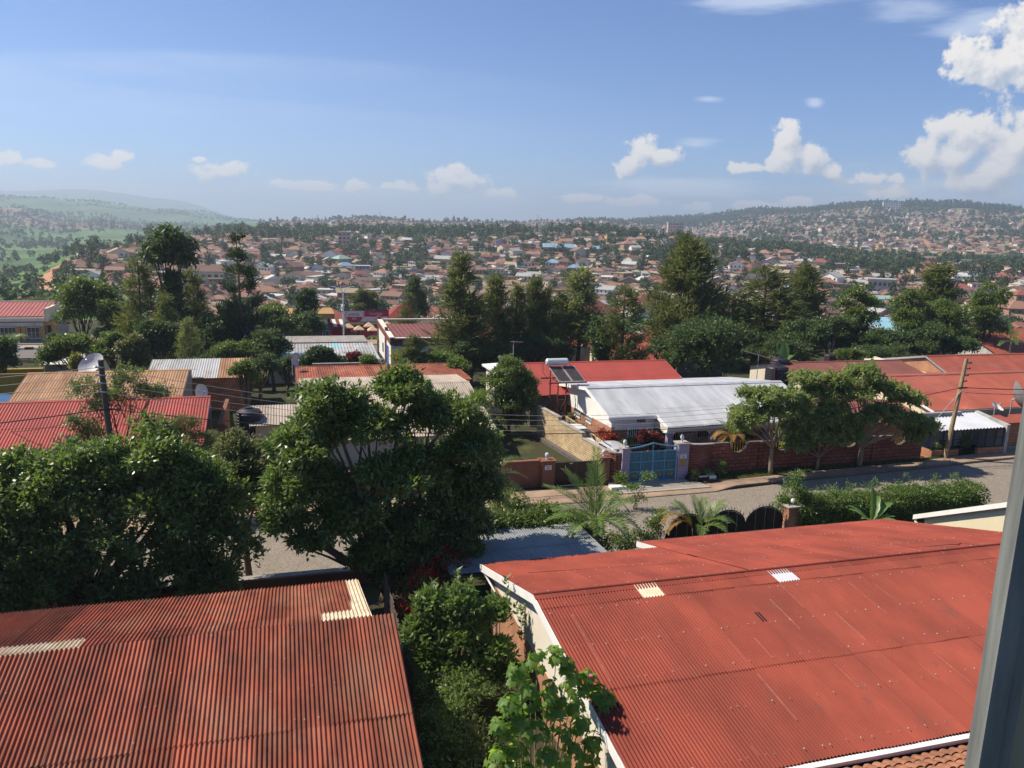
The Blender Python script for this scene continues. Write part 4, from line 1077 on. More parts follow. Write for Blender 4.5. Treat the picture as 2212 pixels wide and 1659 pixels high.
b = MB(); b.prism([(sw - .012, 47.94, 0), (sw - .012, 58.9, 0), (sw - .012, 58.9, 1.53), (sw - .012, 47.94, 2.02)], (.26, 0, 0)); b.build('brick_side', MT['brick_orange'], WH)
b = MB(); b.box((21.38, 47.938, 0), (22.36, 48.15, 1.90)); b.box((24.22, 47.938, 0), (24.9, 48.15, 1.90)); b.box((22.36, 47.938, 0), (24.22, 48.15, .70)); b.build('brick_front', MT['brick_orange'], WH)
b = MB(); b.box((24.9, 49.0, 0), (36.8, 49.2, 3.0)); b.box((36.6, 46.4, 0), (36.8, 49.0, 2.4)); b.box((24.72, 47.96, 1.9), (24.9, 49.2, 2.7)); b.box((24.72, 48.16, 0), (24.9, 49.2, 1.9)); b.build('porch_wall', MT['cream_pale'], WH)
for (p, q) in ((fe, rg), (rg, be)):
    MB().prism([(s0 - .02, p[1], p[2] + .03), (s0 - .02, q[1], q[2] + .03), (s0 - .02, q[1], q[2] - .20), (s0 - .02, p[1], p[2] - .20)], (.05, 0, 0)).build('bargeboard', MT['white'], WH)
MB().box((s0, 47.43, 2.66), (24.27, 47.49, 2.87)).build('fascia', MT['white'], WH); MB().box((24.3, 45.78, 2.24), (37.1, 45.84, 2.45)).build('fascia', MT['white'], WH)
MB().prism([(24.26, 47.5, 2.91), (24.26, 45.8, 2.49), (24.26, 45.8, 2.24), (24.26, 47.5, 2.66)], (.05, 0, 0)).build('bargeboard', MT['white'], WH)
b = MB(); b.box((24.4, 46.1, 2.0), (36.9, 46.3, 2.3)); b.prism([(24.4, 46.3, 1.95), (24.4, 47.9, 1.95), (24.4, 47.9, 2.7), (24.4, 46.3, 2.3)], (.18, 0, 0)); b.build('porch_beam', MT['cream_pale'], WH)
for s_ in (24.45, 27.7, 32.1, 36.3):
    b = MB(); b.box((s_, 46.05, 0), (s_ + .38, 46.4, 1.93)); b.build('porch_column', MT['lav'], WH)
    b = MB(); b.prism([(s_ - .30, 46.09, 2.02), (s_ - .2, 46.09, 1.97), (s_ - .02, 46.09, 1.76), (s_ + .40, 46.09, 1.76), (s_ + .58, 46.09, 1.97), (s_ + .68, 46.09, 2.02)], (0, .22, 0)); b.build('column_head', MT['white'], WH)
window(WH, (22.42, 47.94, .75), 1.74, 1.10, 'n', MT['white'], 11, grid=1)
for s_ in (25.6, 28.4, 31.0, 33.6): window(WH, (s_, 49.0, .7), 1.2, 1.3, 'n', MT['white'], 6)
for n_, z_, w_, h_ in ((58.1, .72, 1.1, .9), (55.05, 1.26, 1.25, .5), (52.6, 1.38, 1.1, .45)): window(WH, (sw - .02, n_, z_), w_, h_, 's', MT['white'], 4)
b = MB(); b.box((23.03, 47.91, 2.32), (23.64, 47.95, 2.54)); b.build('vent_block', MT['dark'], WH)
for i in range(3):
    for j in range(2): MB().box((23.09 + i * .19, 47.895, 2.35 + j * .10), (23.21 + i * .19, 47.91, 2.42 + j * .10)).build('vent_brick', MT['grey_plaster'], WH)
b = MB(); b.box((21.12, 52.6, 2.98), (21.3, 53.5, 3.06)); b.tube([(21.2, 53.0, 3.06), (21.3, 53.0, 3.3)], .02, 5); b.build('strip_light', MT['white'], WH)
# raised planting bed in crazy paving along its side
m = bpy.data.materials.new('crazy_paving'); m.use_nodes = True; t = m.node_tree; pb = t.nodes['Principled BSDF']; pb.inputs['Roughness'].default_value = .85
tc = nd(t, 'ShaderNodeTexCoord'); vo = nd(t, 'ShaderNodeTexVoronoi', i={'Vector': tc.outputs['Object'], 'Scale': 3.2}); ve = nd(t, 'ShaderNodeTexVoronoi', feature='DISTANCE_TO_EDGE', i={'Vector': tc.outputs['Object'], 'Scale': 3.2})
r1 = nd(t, 'ShaderNodeMapRange', i={'Value': ve.outputs[0], 'From Min': .03, 'From Max': .06}); se = nd(t, 'ShaderNodeSeparateColor', i={0: vo.outputs['Color']})
c1 = nd(t, 'ShaderNodeMix', data_type='RGBA', i={0: se.outputs[0], 6: (.52, .36, .20, 1), 7: (.66, .52, .33, 1)}); c2 = nd(t, 'ShaderNodeMix', data_type='RGBA', i={0: r1.outputs[0], 6: (.06, .045, .03, 1), 7: c1.outputs[2]}); t.links.new(c2.outputs[2], pb.inputs['Base Color'])
MT['crazy'] = m
PB = thing('planting_bed', 'raised bed faced with crazy-paved yellow stone along the white house', 'planter', (21.6, 52, 0))
b = MB(); b.box((20.55, 47.4, 0), (20.7, 58.6, 1.0)); b.box((20.7, 47.4, 0), (22.2, 47.55, .8)); b.build('stone_face', MT['crazy'], PB)
b = MB(); b.box((20.7, 47.55, .3), (21.34, 58.4, .85)); b.build('soil', MT['soil'], PB)

# stone dividing wall running away from the street
DW = thing('tan_stone_wall', 'tall tan stone dividing wall stepping down beside the brown gate', 'wall', (17.9, 48, 0))
b = MB()
sx = lambda n_: 18.85 - (n_ - 43.3) * .115
for n0, n1, z0 in ((43.3, 46.6, 1.75), (46.6, 50.2, 2.05), (50.2, 53.8, 2.30)):
    a, e = sx(n0), sx(n1)
    b.prism([(a, n0, .0), (e, n1, .0), (e, n1, z0), (a, n0, z0)], (.25, 0, 0))
b.build('stonework', MT['brick_tan'], DW)
b = MB()
for n0, n1, z0 in ((43.3, 46.6, 1.75), (46.6, 50.2, 2.05), (50.2, 53.8, 2.30)): b.prism([(sx(n0) - .03, n0, z0), (sx(n1) - .03, n1, z0), (sx(n1) - .03, n1, z0 + .07), (sx(n0) - .03, n0, z0 + .07)], (.31, 0, 0))
b.build('coping', MT['concrete'], DW)
b = MB(); b.prism([(sx(43.3) - .35, 43.3, 0), (sx(53.8) - .35, 53.8, 0), (sx(53.8) - .35, 53.8, .3), (sx(43.3) - .35, 43.3, .3)], (.34, 0, 0)); b.build('retaining_footing', MT['coping'], DW)


# cars in the yard ---------------------------------------------------------
def car(name, label, P, rot, L, Wd, H, paint, kind='van'):
    T = thing(name, label, 'van' if kind == 'van' else 'car', P, None, rot)
    T['o'] = [0, 0, 0]
    h = H
    prof = [(-L / 2, .38), (-L / 2 + .02, .85 * h * .62), (-L / 2 + .95, .66 * h), (-L / 2 + 1.55, .97 * h), (-L / 2 + 1.9, h), (L / 2 - .7, h), (L / 2 - .12, .93 * h), (L / 2, .62 * h), (L / 2 + .02, .38)]
    if kind == 'car':
        prof = [(-L / 2, .38), (-L / 2 + .02, .52 * h), (-L / 2 + 1.0, .62 * h), (-L / 2 + 1.75, .97 * h), (-L / 2 + 2.1, h), (L / 2 - .8, h * .99), (L / 2 - .25, .90 * h), (L / 2, .60 * h), (L / 2 + .02, .38)]
    b = MB(); V = []; F = []
    secs = []
    for (x, z) in prof:
        t = max(0, (z - .6 * h) / (.4 * h)); w = Wd / 2 * (1 - .16 * t)
        secs.append((x, z, w))
    n = len(secs); ys = [-1, -.86, -.5, 0, .5, .86, 1]; dz = [-.09, -.025, 0, .012, 0, -.025, -.09]
    for (x, z, w) in secs:
        for y, q in zip(ys, dz): V.append((x, y * w, z + (q if z > .5 * h else 0)))
    for i in range(n - 1):
        for j in range(6): F.append((i * 7 + j, i * 7 + j + 1, (i + 1) * 7 + j + 1, (i + 1) * 7 + j))
    for j in (0, 6):
        k = [i * 7 + j for i in range(n)]
        F.append(tuple(k if j == 0 else k[::-1]))
    F.append(tuple(range(7))); b.add(V, F); b.build('body', paint, T, smooth=False)
    g = MB()
    def side(y):
        w0 = Wd / 2 * (1 - .16 * .05) ; w1 = Wd / 2 * (1 - .16 * .80)
        z0, z1 = .64 * h, .91 * h; o = .012
        x0, x1 = -L / 2 + 1.15, L / 2 - .22
        for k in range(3):
            a = x0 + (x1 - x0) * k / 3 + .05; e = x0 + (x1 - x0) * (k + 1) / 3 - .05
            sh = .38 if k == 0 else 0
            q = [(a, y * (w0 + o), z0), (e, y * (w0 + o), z0), (e - (0.1 if k == 2 else 0), y * (w1 + o), z1), (a + sh, y * (w1 + o), z1)]
            g.prism(q, (0, -.01 * y, 0))
    side(1); g.build('side_windows', MT['glass'], T); g = MB(); side(-1); g.build('side_windows', MT['glass'], T)
    g = MB(); i = 2; (xa, za, wa), (xb, zb, wb) = secs[2], secs[3]
    e = np.array([-(zb - za), 0, xb - xa]); e = e / np.linalg.norm(e) * .02
    f = lambda t, y: np.array([xa + (xb - xa) * t, y * (wa + (wb - wa) * t), za + (zb - za) * t]) + e
    g.prism([f(.08, -.8), f(.08, .8), f(.92, .8), f(.92, -.8)], -e * .6); g.build('windscreen', MT['glass'], T)
    for sx_ in (-L / 2 + .75, L / 2 - .75):
        for y in (-1, 1):
            b = MB(); b.tube([(sx_, y * (Wd / 2 - .2), .31), (sx_, y * (Wd / 2 + .02), .31)], .31, 16); b.build('wheel', MT['rubber'], T)
    for y in (-1, 1):
        b = MB(); b.tube([(-L / 2 + 1.9, y * Wd * .36, h + .05), (L / 2 - .7, y * Wd * .36, h + .05)], .022, 5); b.build('roof_rail', MT['black_metal'], T)
    return T


car('parked_van', 'silver van parked nose-in behind the blue gate', (20.5, 45.2, 0.05), math.pi / 2 + .06, 3.8, 1.5, 1.45, MT['car_paint'])
car('parked_car', 'dull white car with black roof rails parked between the stone wall and planting bed', (19.55, 49.9, .1), math.pi / 2 + .05, 3.7, 1.45, 1.5, MT['car_white'], 'car')

# plants and furniture on the porch are small: a white crossed-leg stand with a dark pot
ST = thing('plant_stand', 'white crossed-leg stand with a dark pot on the white house porch', 'plant stand', (27.0, 47.5, 0.4))
b = MB(); b.bar((26.6, 47.5, .4), (27.2, 47.5, 1.5), .05); b.bar((27.2, 47.4, .4), (26.6, 47.4, 1.5), .05); b.box((26.5, 47.2, 1.5), (27.3, 47.8, 1.56)); b.build('stand', MT['white'], ST)
b = MB(); b.lathe((26.9, 47.5, 1.56), [(.12, 0), (.22, .18), (.2, .34), (.14, .38)], 12); b.build('pot', MT['black_metal'], ST)

# neighbours across the street --------------------------------------------
gable_house('long_red_roof_house', 'house with a long bright red corrugated roof behind the solar water heater', 'house', 17.7, 31.9, 56.3, 61.6, 64.8, 2.55, 4.15, 3.0, -.4, MT['roof_bright'], MT['brick_grey'],
            pitch=.18, amp=.018, cap=MT['roof_bright'], barge=MT['white'], seed=51, rows=[2.8, 2.8], spw=4)
FC = thing('cream_annexe', 'small annexe with white sloping fascia left of the long red roof', 'annexe', (16.6, 61, -.4))
b = MB(); b.slab([(15.6, 59.4, 4.02), (17.6, 59.4, 4.12), (17.6, 63, 4.0), (15.6, 63, 3.9)], .16); b.build('roof', MT['white'], FC)
b = MB(); b.box((15.9, 59.8, -.4), (17.6, 62.6, 3.75)); b.build('wall', MT['cream_pale'], FC)

BH, brf = gable_house('beige_roof_house', 'house whose front slope is dull beige and back slope red corrugated iron', 'house', .6, 13.2, 48.2, 57.4, 62.0, 2.0, 3.55, 3.25, 0, MT['roof_beige'], MT['cream'],
            pitch=.17, amp=.018, cap=MT['roof_beige'], seed=61, rows=[3.2, 3.2, 3.0], spw=4, wall_in=.6)
RB = gable_house('red_back_roof_house', 'house with rusty red corrugated roof showing above the beige roof', 'house', .4, 14.2, 60.6, 68.0, 71, 3.10, 3.1, 2.5, -.6, MT['roof_rusty'], MT['cream'], pitch=.2, amp=.02, cap=MT['roof_rusty'], seed=62, spw=4, jitter=.01)

gable_house('red_roof_house', 'house with long red corrugated roof behind the left utility pole', 'house', -26, -4.9, 46.5, 51.9, 56, 2.55, 4.25, 3.1, 0, MT['roof_bright'], MT['grey_plaster'], pitch=.17, amp=.020, cap=MT['roof_bright'], seed=71, rows=[3.0, 2.7], spw=4)
gable_house('tan_roof_house', 'house with rusted tan corrugated roof and dish behind the left red roof', 'house', -18.6, -7.5, 57.5, 64.2, 69, 2.3, 3.75, 2.9, -.5, MT['roof_tan'], MT['grey_plaster'], pitch=.19, amp=.02, cap=MT['roof_tan'], seed=72, rows=[3.5, 3.5], spw=4)
gable_house('patched_zinc_house', 'small house with patched grey and tan zinc roof right of the tan roof', 'house', -11.5, -3.4, 68.5, 73.0, 76, 2.2, 3.1, 2.2, -1, MT['roof_zinc'], MT['brick_clay'], pitch=.2, amp=.02, seed=73, spw=4, patches=((6.0, 9, 0, 1),), extra=[MT['roof_tan']])
gable_house('small_white_roof_house', 'small outbuilding with white corrugated roof beside the black water tank', 'outbuilding', -2.6, 3.5, 51.2, 54.2, 56, 2.35, 3.0, 2.4, 0, MT['roof_beige'], MT['yellow_wall'], pitch=.18, amp=.02, barge=MT['cream'], seed=74, spw=4)
b = thing('ruined_wall', 'broken orange plastered yard wall between the left red roof and the tank', 'wall', (-3.9, 52, 0))
q = MB(); q.prism([(-4.5, 50.5, 0), (-3.6, 50.5, 0), (-3.6, 50.5, 2.2), (-4.1, 50.5, 2.75), (-4.5, 50.5, 2.75)], (0, .25, 0)); q.box((-4.5, 50.75, 0), (-4.25, 58, 2.7)); q.box((-3.6, 50.6, 0), (-1.5, 50.8, 1.6)); q.build('wall', MT['orange_wall'], b)

gable_house('brick_gable_house', 'red-roofed house with exposed brick gable far right', 'house', 58.2, 80, 55.6, 59.6, 66.5, 2.7, 4.35, 2.85, 0, MT['roof_orange'], MT['brick_orange'], pitch=.22, amp=.02, barge=MT['grey_metal'], cap=MT['roof_orange'], seed=81, spw=4, over=.22)
gable_house('red_roof_house', 'house with broad faded red roof and white bargeboard behind the leaning pole', 'house', 46.4, 75, 46.0, 52.3, 58, 2.62, 4.05, 3.0, 0, MT['roof_orange'], MT['yellow_wall'], pitch=.2, amp=.02, barge=MT['white'], cap=MT['roof_maroon'], seed=82, rows=[3.2, 3.2], spw=4, over=.35, gutter=MT['grey_metal'])
gable_house('maroon_roof_house', 'house with dull maroon roof behind the street trees', 'house', 41.5, 55.5, 54.0, 60.0, 64, 2.7, 3.95, 3.0, 0, MT['roof_maroon'], MT['cream'], pitch=.2, amp=.02, cap=MT['roof_maroon'], seed=83, spw=4)
gable_house('low_brown_roof_house', 'low house with rust-brown roof hidden behind the street trees', 'house', 37.8, 46.2, 46.3, 49.5, 53, 1.9, 2.6, 2.1, 0, MT['roof_maroon'], MT['brick_clay'], pitch=.2, amp=.02, barge=MT['white'], seed=84, spw=4)
YT = thing('yellow_beam_annexe', 'low annexe with pale yellow sloping beam under the brick gable', 'annexe', (58.5, 58, 0))
b = MB(); b.prism([(57.9, 66, 3.2), (57.9, 66, 2.8), (57.9, 54.4, 2.15), (57.9, 54.4, 2.5)], (.25, 0, 0)); b.build('beam', MT['yellow_wall'], YT)
b = MB(); b.box((55.9, 62, -.3), (57.8, 65, 3.2)); b.build('wall', MT['cream_pale'], YT)
b = MB(); b.prism([(56.4, 61.98, 1.6), (57.4, 61.98, 1.6), (57.4, 61.98, 2.2), (56.9, 61.98, 2.7), (56.4, 61.98, 2.2)], (0, .015, 0)); b.build('niche', MT['dark'], YT)


# water heater on its red stand -------------------------------------------
SW = thing('solar_water_heater', 'white cylinder solar water heater with two dark panels on a red stand', 'water heater', (19.8, 54.5, 0))
b = MB()
for s_, n_ in ((19.25, 53.9), (19.9, 53.9), (19.25, 55.7), (19.9, 55.7)): b.bar((s_, n_, 0), (s_, n_, 4.0), .08)
for z in (1.4, 2.7):
    b.bar((19.25, 53.9, z), (19.9, 53.9, z), .05); b.bar((19.25, 55.7, z), (19.9, 55.7, z), .05); b.bar((19.25, 53.9, z - 1.2), (19.9, 53.9, z), .04); b.bar((19.9, 53.9, z - 1.2), (19.25, 53.9, z), .04); b.bar((19.2, 53.9, z - 1.2), (19.2, 55.7, z), .04)
b.bar((18.5, 53.8, 4.02), (21.5, 53.8, 4.02), .09); b.bar((18.5, 55.8, 4.02), (21.5, 55.8, 4.02), .09); b.bar((19.2, 53.5, 4.1), (19.2, 55.9, 4.1), .08); b.bar((21, 53.5, 4.1), (21, 55.9, 4.1), .08)
b.bar((19.2, 55.6, 4.0), (19.2, 55.6, 5.0), .06); b.bar((20.4, 55.6, 4.0), (20.4, 55.6, 5.0), .06); b.build('stand', MT['red_metal'], SW)
for k in range(2):
    b = MB(); a = 18.95 + k * 1.08; b.slab([(a + .24, 53.5, 4.16), (a + 1.24, 53.5, 4.16), (a + 1.0, 55.4, 5.0), (a, 55.4, 5.0)], .07); pn = b.build('panel', MT['grey_metal'], SW)
    b = MB(); nv = np.array([0, -.40, .91]) * .006
    b.slab([np.array(q) + nv for q in ((a + .29, 53.58, 4.20), (a + 1.18, 53.58, 4.20), (a + .95, 55.32, 4.965), (a + .06, 55.32, 4.965))], .004); b.build('absorber', MT['solar'], SW).parent = pn
b = MB(); b.tube([(18.78, 55.5, 5.32), (18.85, 55.5, 5.32), (20.45, 55.5, 5.32), (20.52, 55.5, 5.32)], [.20, .27, .27, .20], 18); b.build('tank', MT['silver_tank'], SW)
b = MB(); b.tube([(18.8, 55.5, 5.3), (18.5, 55.4, 5.2), (18.45, 55.2, 4.6), (18.7, 54.9, 4.2)], .025, 6); b.tube([(20.5, 55.5, 5.3), (20.75, 55.3, 5.0), (20.8, 55.1, 4.8)], .02, 6); b.build('pipe', MT['red_metal'], SW)


def water_tank(label, P, r, h, stand=None):
    T = thing('water_tank', label, 'water tank', P, 'black plastic water tanks')
    s, n, z = P
    prof = [(r * .96, 0)]
    k = 9
    for i in range(k): prof += [(r, h * .86 * (i + .15) / k), (r, h * .86 * (i + .75) / k), (r * .965, h * .86 * (i + .88) / k)]
    prof += [(r * .9, h * .90), (r * .55, h * .97), (r * .3, h * .98), (r * .3, h * 1.02), (.02, h * 1.03)]
    b = MB(); b.lathe(P, prof, 22); b.build('tank_body', MT['tank'], T)
    if stand:
        b = MB()
        for a in range(4):
            x, y = s + r * math.cos(a * math.pi / 2 + .78), n + r * math.sin(a * math.pi / 2 + .78); b.bar((x, y, z - stand), (x, y, z + h * .9), .05)
        for zz in (z - .03, z + h * .35, z + h * .9):
            for a in range(4):
                p = [(s + r * 1.03 * math.cos(q), n + r * 1.03 * math.sin(q), zz) for q in (a * math.pi / 2 + .78, a * math.pi / 2 + 2.35)]; b.bar(p[0], p[1], .04)
        b.build('stand', MT['red_metal'], T)
    return T


water_tank('black water tank standing on red frame beside the yellow gable of the outbuilding', (-2.65, 52.4, 1.2), .82, 2.1, 1.2)
water_tank('black water tank behind the left red roof ridge', (-8.4, 55.2, 2.6), .62, 1.55, 2.6)
water_tank('larger black water tank in a red cage behind the silver roof', (41.1, 58.3, 2.1), .95, 2.05, 2.1)
water_tank('smaller black water tank behind the caged tank', (42.7, 60.2, 2.5), .8, 1.95, 2.5)
water_tank('black water tank on red frame in the dark trees on the left', (-4.5, 88, 2.2), 1.1, 2.2, 4)
water_tank('black tank seen above the street trees', (48.6, 61, 3.4), .5, 1.1, 3)

# dishes and aerials -------------------------------------------------------
def dish(label, P, r, aim, m, mast, ribs=0, depth=.22):
    """P = dish centre, aim = direction the bowl faces (street coordinates)"""
    T = thing('satellite_dish', label, 'satellite dish', (P[0], P[1], P[2] - mast), 'satellite dishes')
    P = np.array(P, float); a = np.array(aim, float); a /= np.linalg.norm(a); u = np.cross(a, (0, 0, 1)); u /= np.linalg.norm(u); v = np.cross(u, a)
    n = 24; rings = 5; V = []; F = []
    for off in (0, -.025):
        for i in range(rings + 1):
            q = i / rings
            for k in range(n):
                t = 2 * math.pi * k / n; V.append(P + (u * math.cos(t) + v * math.sin(t)) * r * q + a * (depth * r * (q * q - .4) * 2 + off))
    ln = (rings + 1) * n
    for o in (0, ln):
        for i in range(rings):
            for k in range(n):
                f = (o + i * n + k, o + i * n + (k + 1) % n, o + (i + 1) * n + (k + 1) % n, o + (i + 1) * n + k); F.append(f if o == 0 else f[::-1])
    b = MB(); b.add(V, F); b.build('bowl', m, T)
    b = MB(); b.tube([P - a * r * .35 - np.array([0, 0, mast * .98]), P - a * r * .35], .045, 8)
    b.tube([P - a * r * .35, P - a * r * .15], .06, 8); b.build('mast', MT['grey_metal'], T)
    b = MB(); f = P + a * r * .75; b.tube([f - a * .08, f + a * .08], .05, 8)
    b.tube([P - v * r * .9 + a * r * .12, f], .014, 5)
    if ribs:
        b.tube([P + v * r * .9 + a * r * .12, f], .014, 5)
        for k in range(ribs):
            t = 2 * math.pi * k / ribs; pts = [P + (u * math.cos(t) + v * math.sin(t)) * r * q + a * (depth * r * (q * q - .4) * 2 + .02) for q in np.linspace(.05, 1, 6)]; b.tube(pts, .02, 4)
    b.build('feed_arm', MT['grey_metal'], T)
    return T


dish('big grey mesh satellite dish on a mast right of the leaning pole', (53.6, 45.4, 3.55), 1.28, (.72, -.50, .45), MT['dish_mesh'], 2.2, 12)
dish('small white satellite dish beside the big mesh dish', (51.4, 45.2, 2.95), .48, (.3, -.5, .8), MT['white'], 1.4)
dish('large pale satellite dish rising behind the tan roof', (-15.0, 67.5, 3.65), 1.05, (-.35, -.55, .65), MT['dish'], 3.6)
dish('white satellite dish under the right end of the tan roof', (-6.7, 63.0, 2.2), .62, (.75, -.65, .2), MT['white'], 1.6)
dish('pale satellite dish at the left end of the red roof above the beige one', (.36, 66.0, 3.95), .50, (.85, -.5, .2), MT['dish'], 1.2)
dish('grey satellite dish over the white annexe fascia', (16.6, 60.0, 4.72), .50, (.55, .45, .7), MT['dish_mesh'], .7)
dish('white satellite dish tilted at the silver roof edge in the leaves', (43.5, 56.5, 2.9), .62, (.4, -.55, .75), MT['white'], 1.6)
AE = thing('television_aerial', 'rooftop television aerial of many rods behind the silver roof', 'aerial', (39.95, 59.5, 1.0))
b = MB(); b.tube([(39.95, 59.5, 1.0), (39.95, 59.5, 4.85)], .03, 6); b.build('mast', MT['grey_metal'], AE)
b = MB(); p, q = np.array([38.9, 60, 5.05]), np.array([40.8, 59.3, 4.55]); b.tube([p, q], .02, 5)
for i in range(9):
    c_ = p + (q - p) * i / 8; b.tube([c_ + np.array([-.1, -.30, .08]), c_ + np.array([.1, .30, -.08])], .012, 4)
b.tube([q + np.array([0, -.1, .3]), q + np.array([.1, -.1, -.25])], .015, 4); b.build('elements', MT['grey_metal'], AE)
AE2 = thing('television_aerial', 'thin aerial mast with slack cable left of the long red roof', 'aerial', (18.2, 62.5, 3.5))
b = MB(); b.tube([(18.2, 62.5, 1.0), (18.2, 62.5, 5.9)], .03, 6); b.tube([(17.9, 62.5, 5.85), (19, 62.4, 5.8)], .02, 5); b.build('mast', MT['grey_metal'], AE2)
b = MB(); b.tube([(18.2, 62.5, 5.8), (18.0, 62.2, 5.2), (17.5, 61.8, 4.7), (17.2, 61.2, 4.4)], .015, 5); b.build('cable', MT['wire'], AE2)

# poles and wires ----------------------------------------------------------
PL = thing('utility_pole', 'dark wooden utility pole rising from the bushes in front of the left red roof', 'utility pole', (-8.75, 42.3, 0))
b = MB(); b.tube([(-8.55, 42.3, 0), (-8.92, 42.3, 5.2), (-9.03, 42.3, 8.35)], [.17, .15, .13], 10); b.build('shaft', MT['wood_dark'], PL)
for z_ in (8.0, 7.6, 7.2, 6.75):
    b = MB(); b.box((-9.25, 42.12, z_ - .03), (-8.8, 42.18, z_ + .03)); b.lathe((-9.2, 42.1, z_), [(.05, 0), (.06, .05), (.03, .1)], 8); b.build('insulator', MT['grey_metal'], PL)
b = MB(); b.box((-9.35, 42.1, 5.82), (-8.5, 42.16, 5.9)); b.build('cable_clamp', MT['black_metal'], PL)
PR = thing('utility_pole', 'pale wooden utility pole leaning right in front of the roadside shelter', 'utility pole', (44.6, 43.0, 0))
b = MB(); b.tube([(44.6, 42.7, 0), (45.2, 42.9, 4.2), (45.65, 43.1, 7.15)], [.16, .145, .12], 10); b.build('shaft', MT['wood_pole'], PR)
for z_, s_ in ((6.9, 45.6), (6.5, 45.55), (6.0, 45.47), (5.6, 45.4)):
    b = MB(); b.box((s_ - .1, 42.78, z_ - .03), (s_ + .25, 42.84, z_ + .03)); b.lathe((s_ + .2, 42.8, z_), [(.05, 0), (.06, .05), (.03, .1)], 8); b.build('insulator', MT['black_metal'], PR)
b = MB(); b.box((44.95, 42.72, 5.1), (45.7, 42.78, 5.2)); b.build('cable_clamp', MT['black_metal'], PR)
b = MB(); b.tube([(45.3, 42.75, 5.0), (44.4, 43.2, 3.4), (43.6, 43.4, 2.3)], .028, 5); b.build('service_cable', MT['wire_pale'], PR)


def wire(label, p, q, sag, m, r=.016, cat='cable'):
    p = np.array(p, float); q = np.array(q, float)
    pts = [p + (q - p) * t + np.array([0, 0, -4 * sag * t * (1 - t)]) for t in np.linspace(0, 1, 18)]
    b = MB(); b.tube(pts, r, 5)
    o = b.build('overhead_cable', m, loc=tuple(p))
    return tag(o, label, cat, 'overhead cables along the street')


nm = ['topmost', 'second', 'third', 'lowest']
for i, (zl, zr_, sr) in enumerate(((8.0, 6.9, 45.7), (7.6, 6.5, 45.6), (7.2, 6.0, 45.5), (6.75, 5.6, 45.4))):
    wire(f'{nm[i]} bare pale cable strung between the two utility poles', (-8.9, 42.1, zl), (sr, 42.8, zr_), 3.1 - i * .12, MT['wire_pale'], .013)
    wire(f'{nm[i]} bare pale cable running out of view from the dark utility pole', (-9.2, 42.1, zl), (-34, 41.5, zl - 1.0), .35, MT['wire_pale'], .015)
wire('thick black cable sagging between the two utility poles', (-8.6, 42.1, 5.85), (45.1, 42.75, 5.15), 2.2, MT['wire'], .026)
wire('thick black cable from the dark pole out of view over the left red roof', (-9.2, 42.1, 5.85), (-34, 41.6, 4.9), .5, MT['wire'], .03)
wire('thick black cable from the leaning pole out of view over the right red roof', (45.6, 42.75, 5.15), (75, 44, 4.9), .5, MT['wire'], .03)
wire('thin black cable below the thick one, from the leaning pole to the right', (45.6, 42.75, 4.8), (75, 44, 4.3), .5, MT['wire'], .02)
wire('pale cable dropping from the leaning pole top toward the right edge', (45.7, 43.0, 6.95), (62, 40, 5.6), .3, MT['wire_pale'], .018)
wire('black service cable slanting from the dark pole to the left house corner', (-8.9, 42.2, 5.9), (-16.5, 50, 3.0), .4, MT['wire'], .018)

# small planters at the blue gate
PT = thing('stone_planter', 'low black and white edged planter right of the lavender pillar', 'planter', (24.3, 41.7, .1))
b = MB(); b.box((23.75, 41.5, .1), (25.3, 42.1, .36)); b.build('trough', MT['black_metal'], PT)
b = MB(); b.box((24.4, 41.46, .36), (25.0, 41.6, .41)); b.box((25.1, 41.4, .1), (25.55, 42.0, .40)); b.build('white_slabs', MT['white'], PT)
PT = thing('stone_ramp_block', 'white flat stone block at the left of the driveway', 'block', (18.7, 41.3, .1))
b = MB(); b.box((18.3, 41.0, .1), (19.3, 41.5, .24)); b.build('block', MT['white'], PT)


# ---------------------------------------------------------------- foliage
def leaf_quads(P, A, Sd, L, Wd, fold=0.0):
    """one kite-shaped leaf per point"""
    L = L[:, None]; Wd = Wd[:, None]
    N = np.cross(A, Sd)
    V = np.stack([P, P + A * L * .45 + Sd * Wd * .5 + N * Wd * fold, P + A * L, P + A * L * .45 - Sd * Wd * .5 + N * Wd * fold], 1)
    return V.reshape(-1, 3)


def unit(v): return v / (np.linalg.norm(v, axis=-1, keepdims=True) + 1e-9)


def clump_leaves(rng, C, R, ntw, per, twr, L, Wd, droop=.15, lvar=.3, shell=(.55, 1.0), low=-.5, upb=.15):
    C = np.array(C, float); R = np.array(R, float)
    if R.ndim == 1: R = np.repeat(R[:, None], 3, 1)
    wt = (R.prod(1)) ** (2 / 3); wt /= wt.sum()
    ci = rng.choice(len(C), ntw, p=wt)
    d = unit(rng.normal(size=(ntw, 3)) + np.array([0, 0, upb]))
    d[:, 2] = np.where(d[:, 2] < low, -d[:, 2] * .6, d[:, 2]); d = unit(d)
    rr = rng.uniform(shell[0], shell[1], ntw) ** .7
    tw = C[ci] + d * R[ci] * rr[:, None]
    n = ntw * per
    P = np.repeat(tw, per, 0) + rng.normal(size=(n, 3)) * twr
    D = np.repeat(d, per, 0)
    A = unit(D * .7 + rng.normal(size=(n, 3)) * .65 - np.array([0, 0, droop]))
    up = unit(rng.normal(size=(n, 3)) * .55 + np.array([0, 0, .9]) + D * .35)
    S = unit(np.cross(A, up))
    return leaf_quads(P, A, S, L * rng.uniform(1 - lvar, 1 + lvar, n), Wd * rng.uniform(1 - lvar, 1 + lvar, n), .12)


def quadF(V): return np.arange(len(V)).reshape(-1, 4)


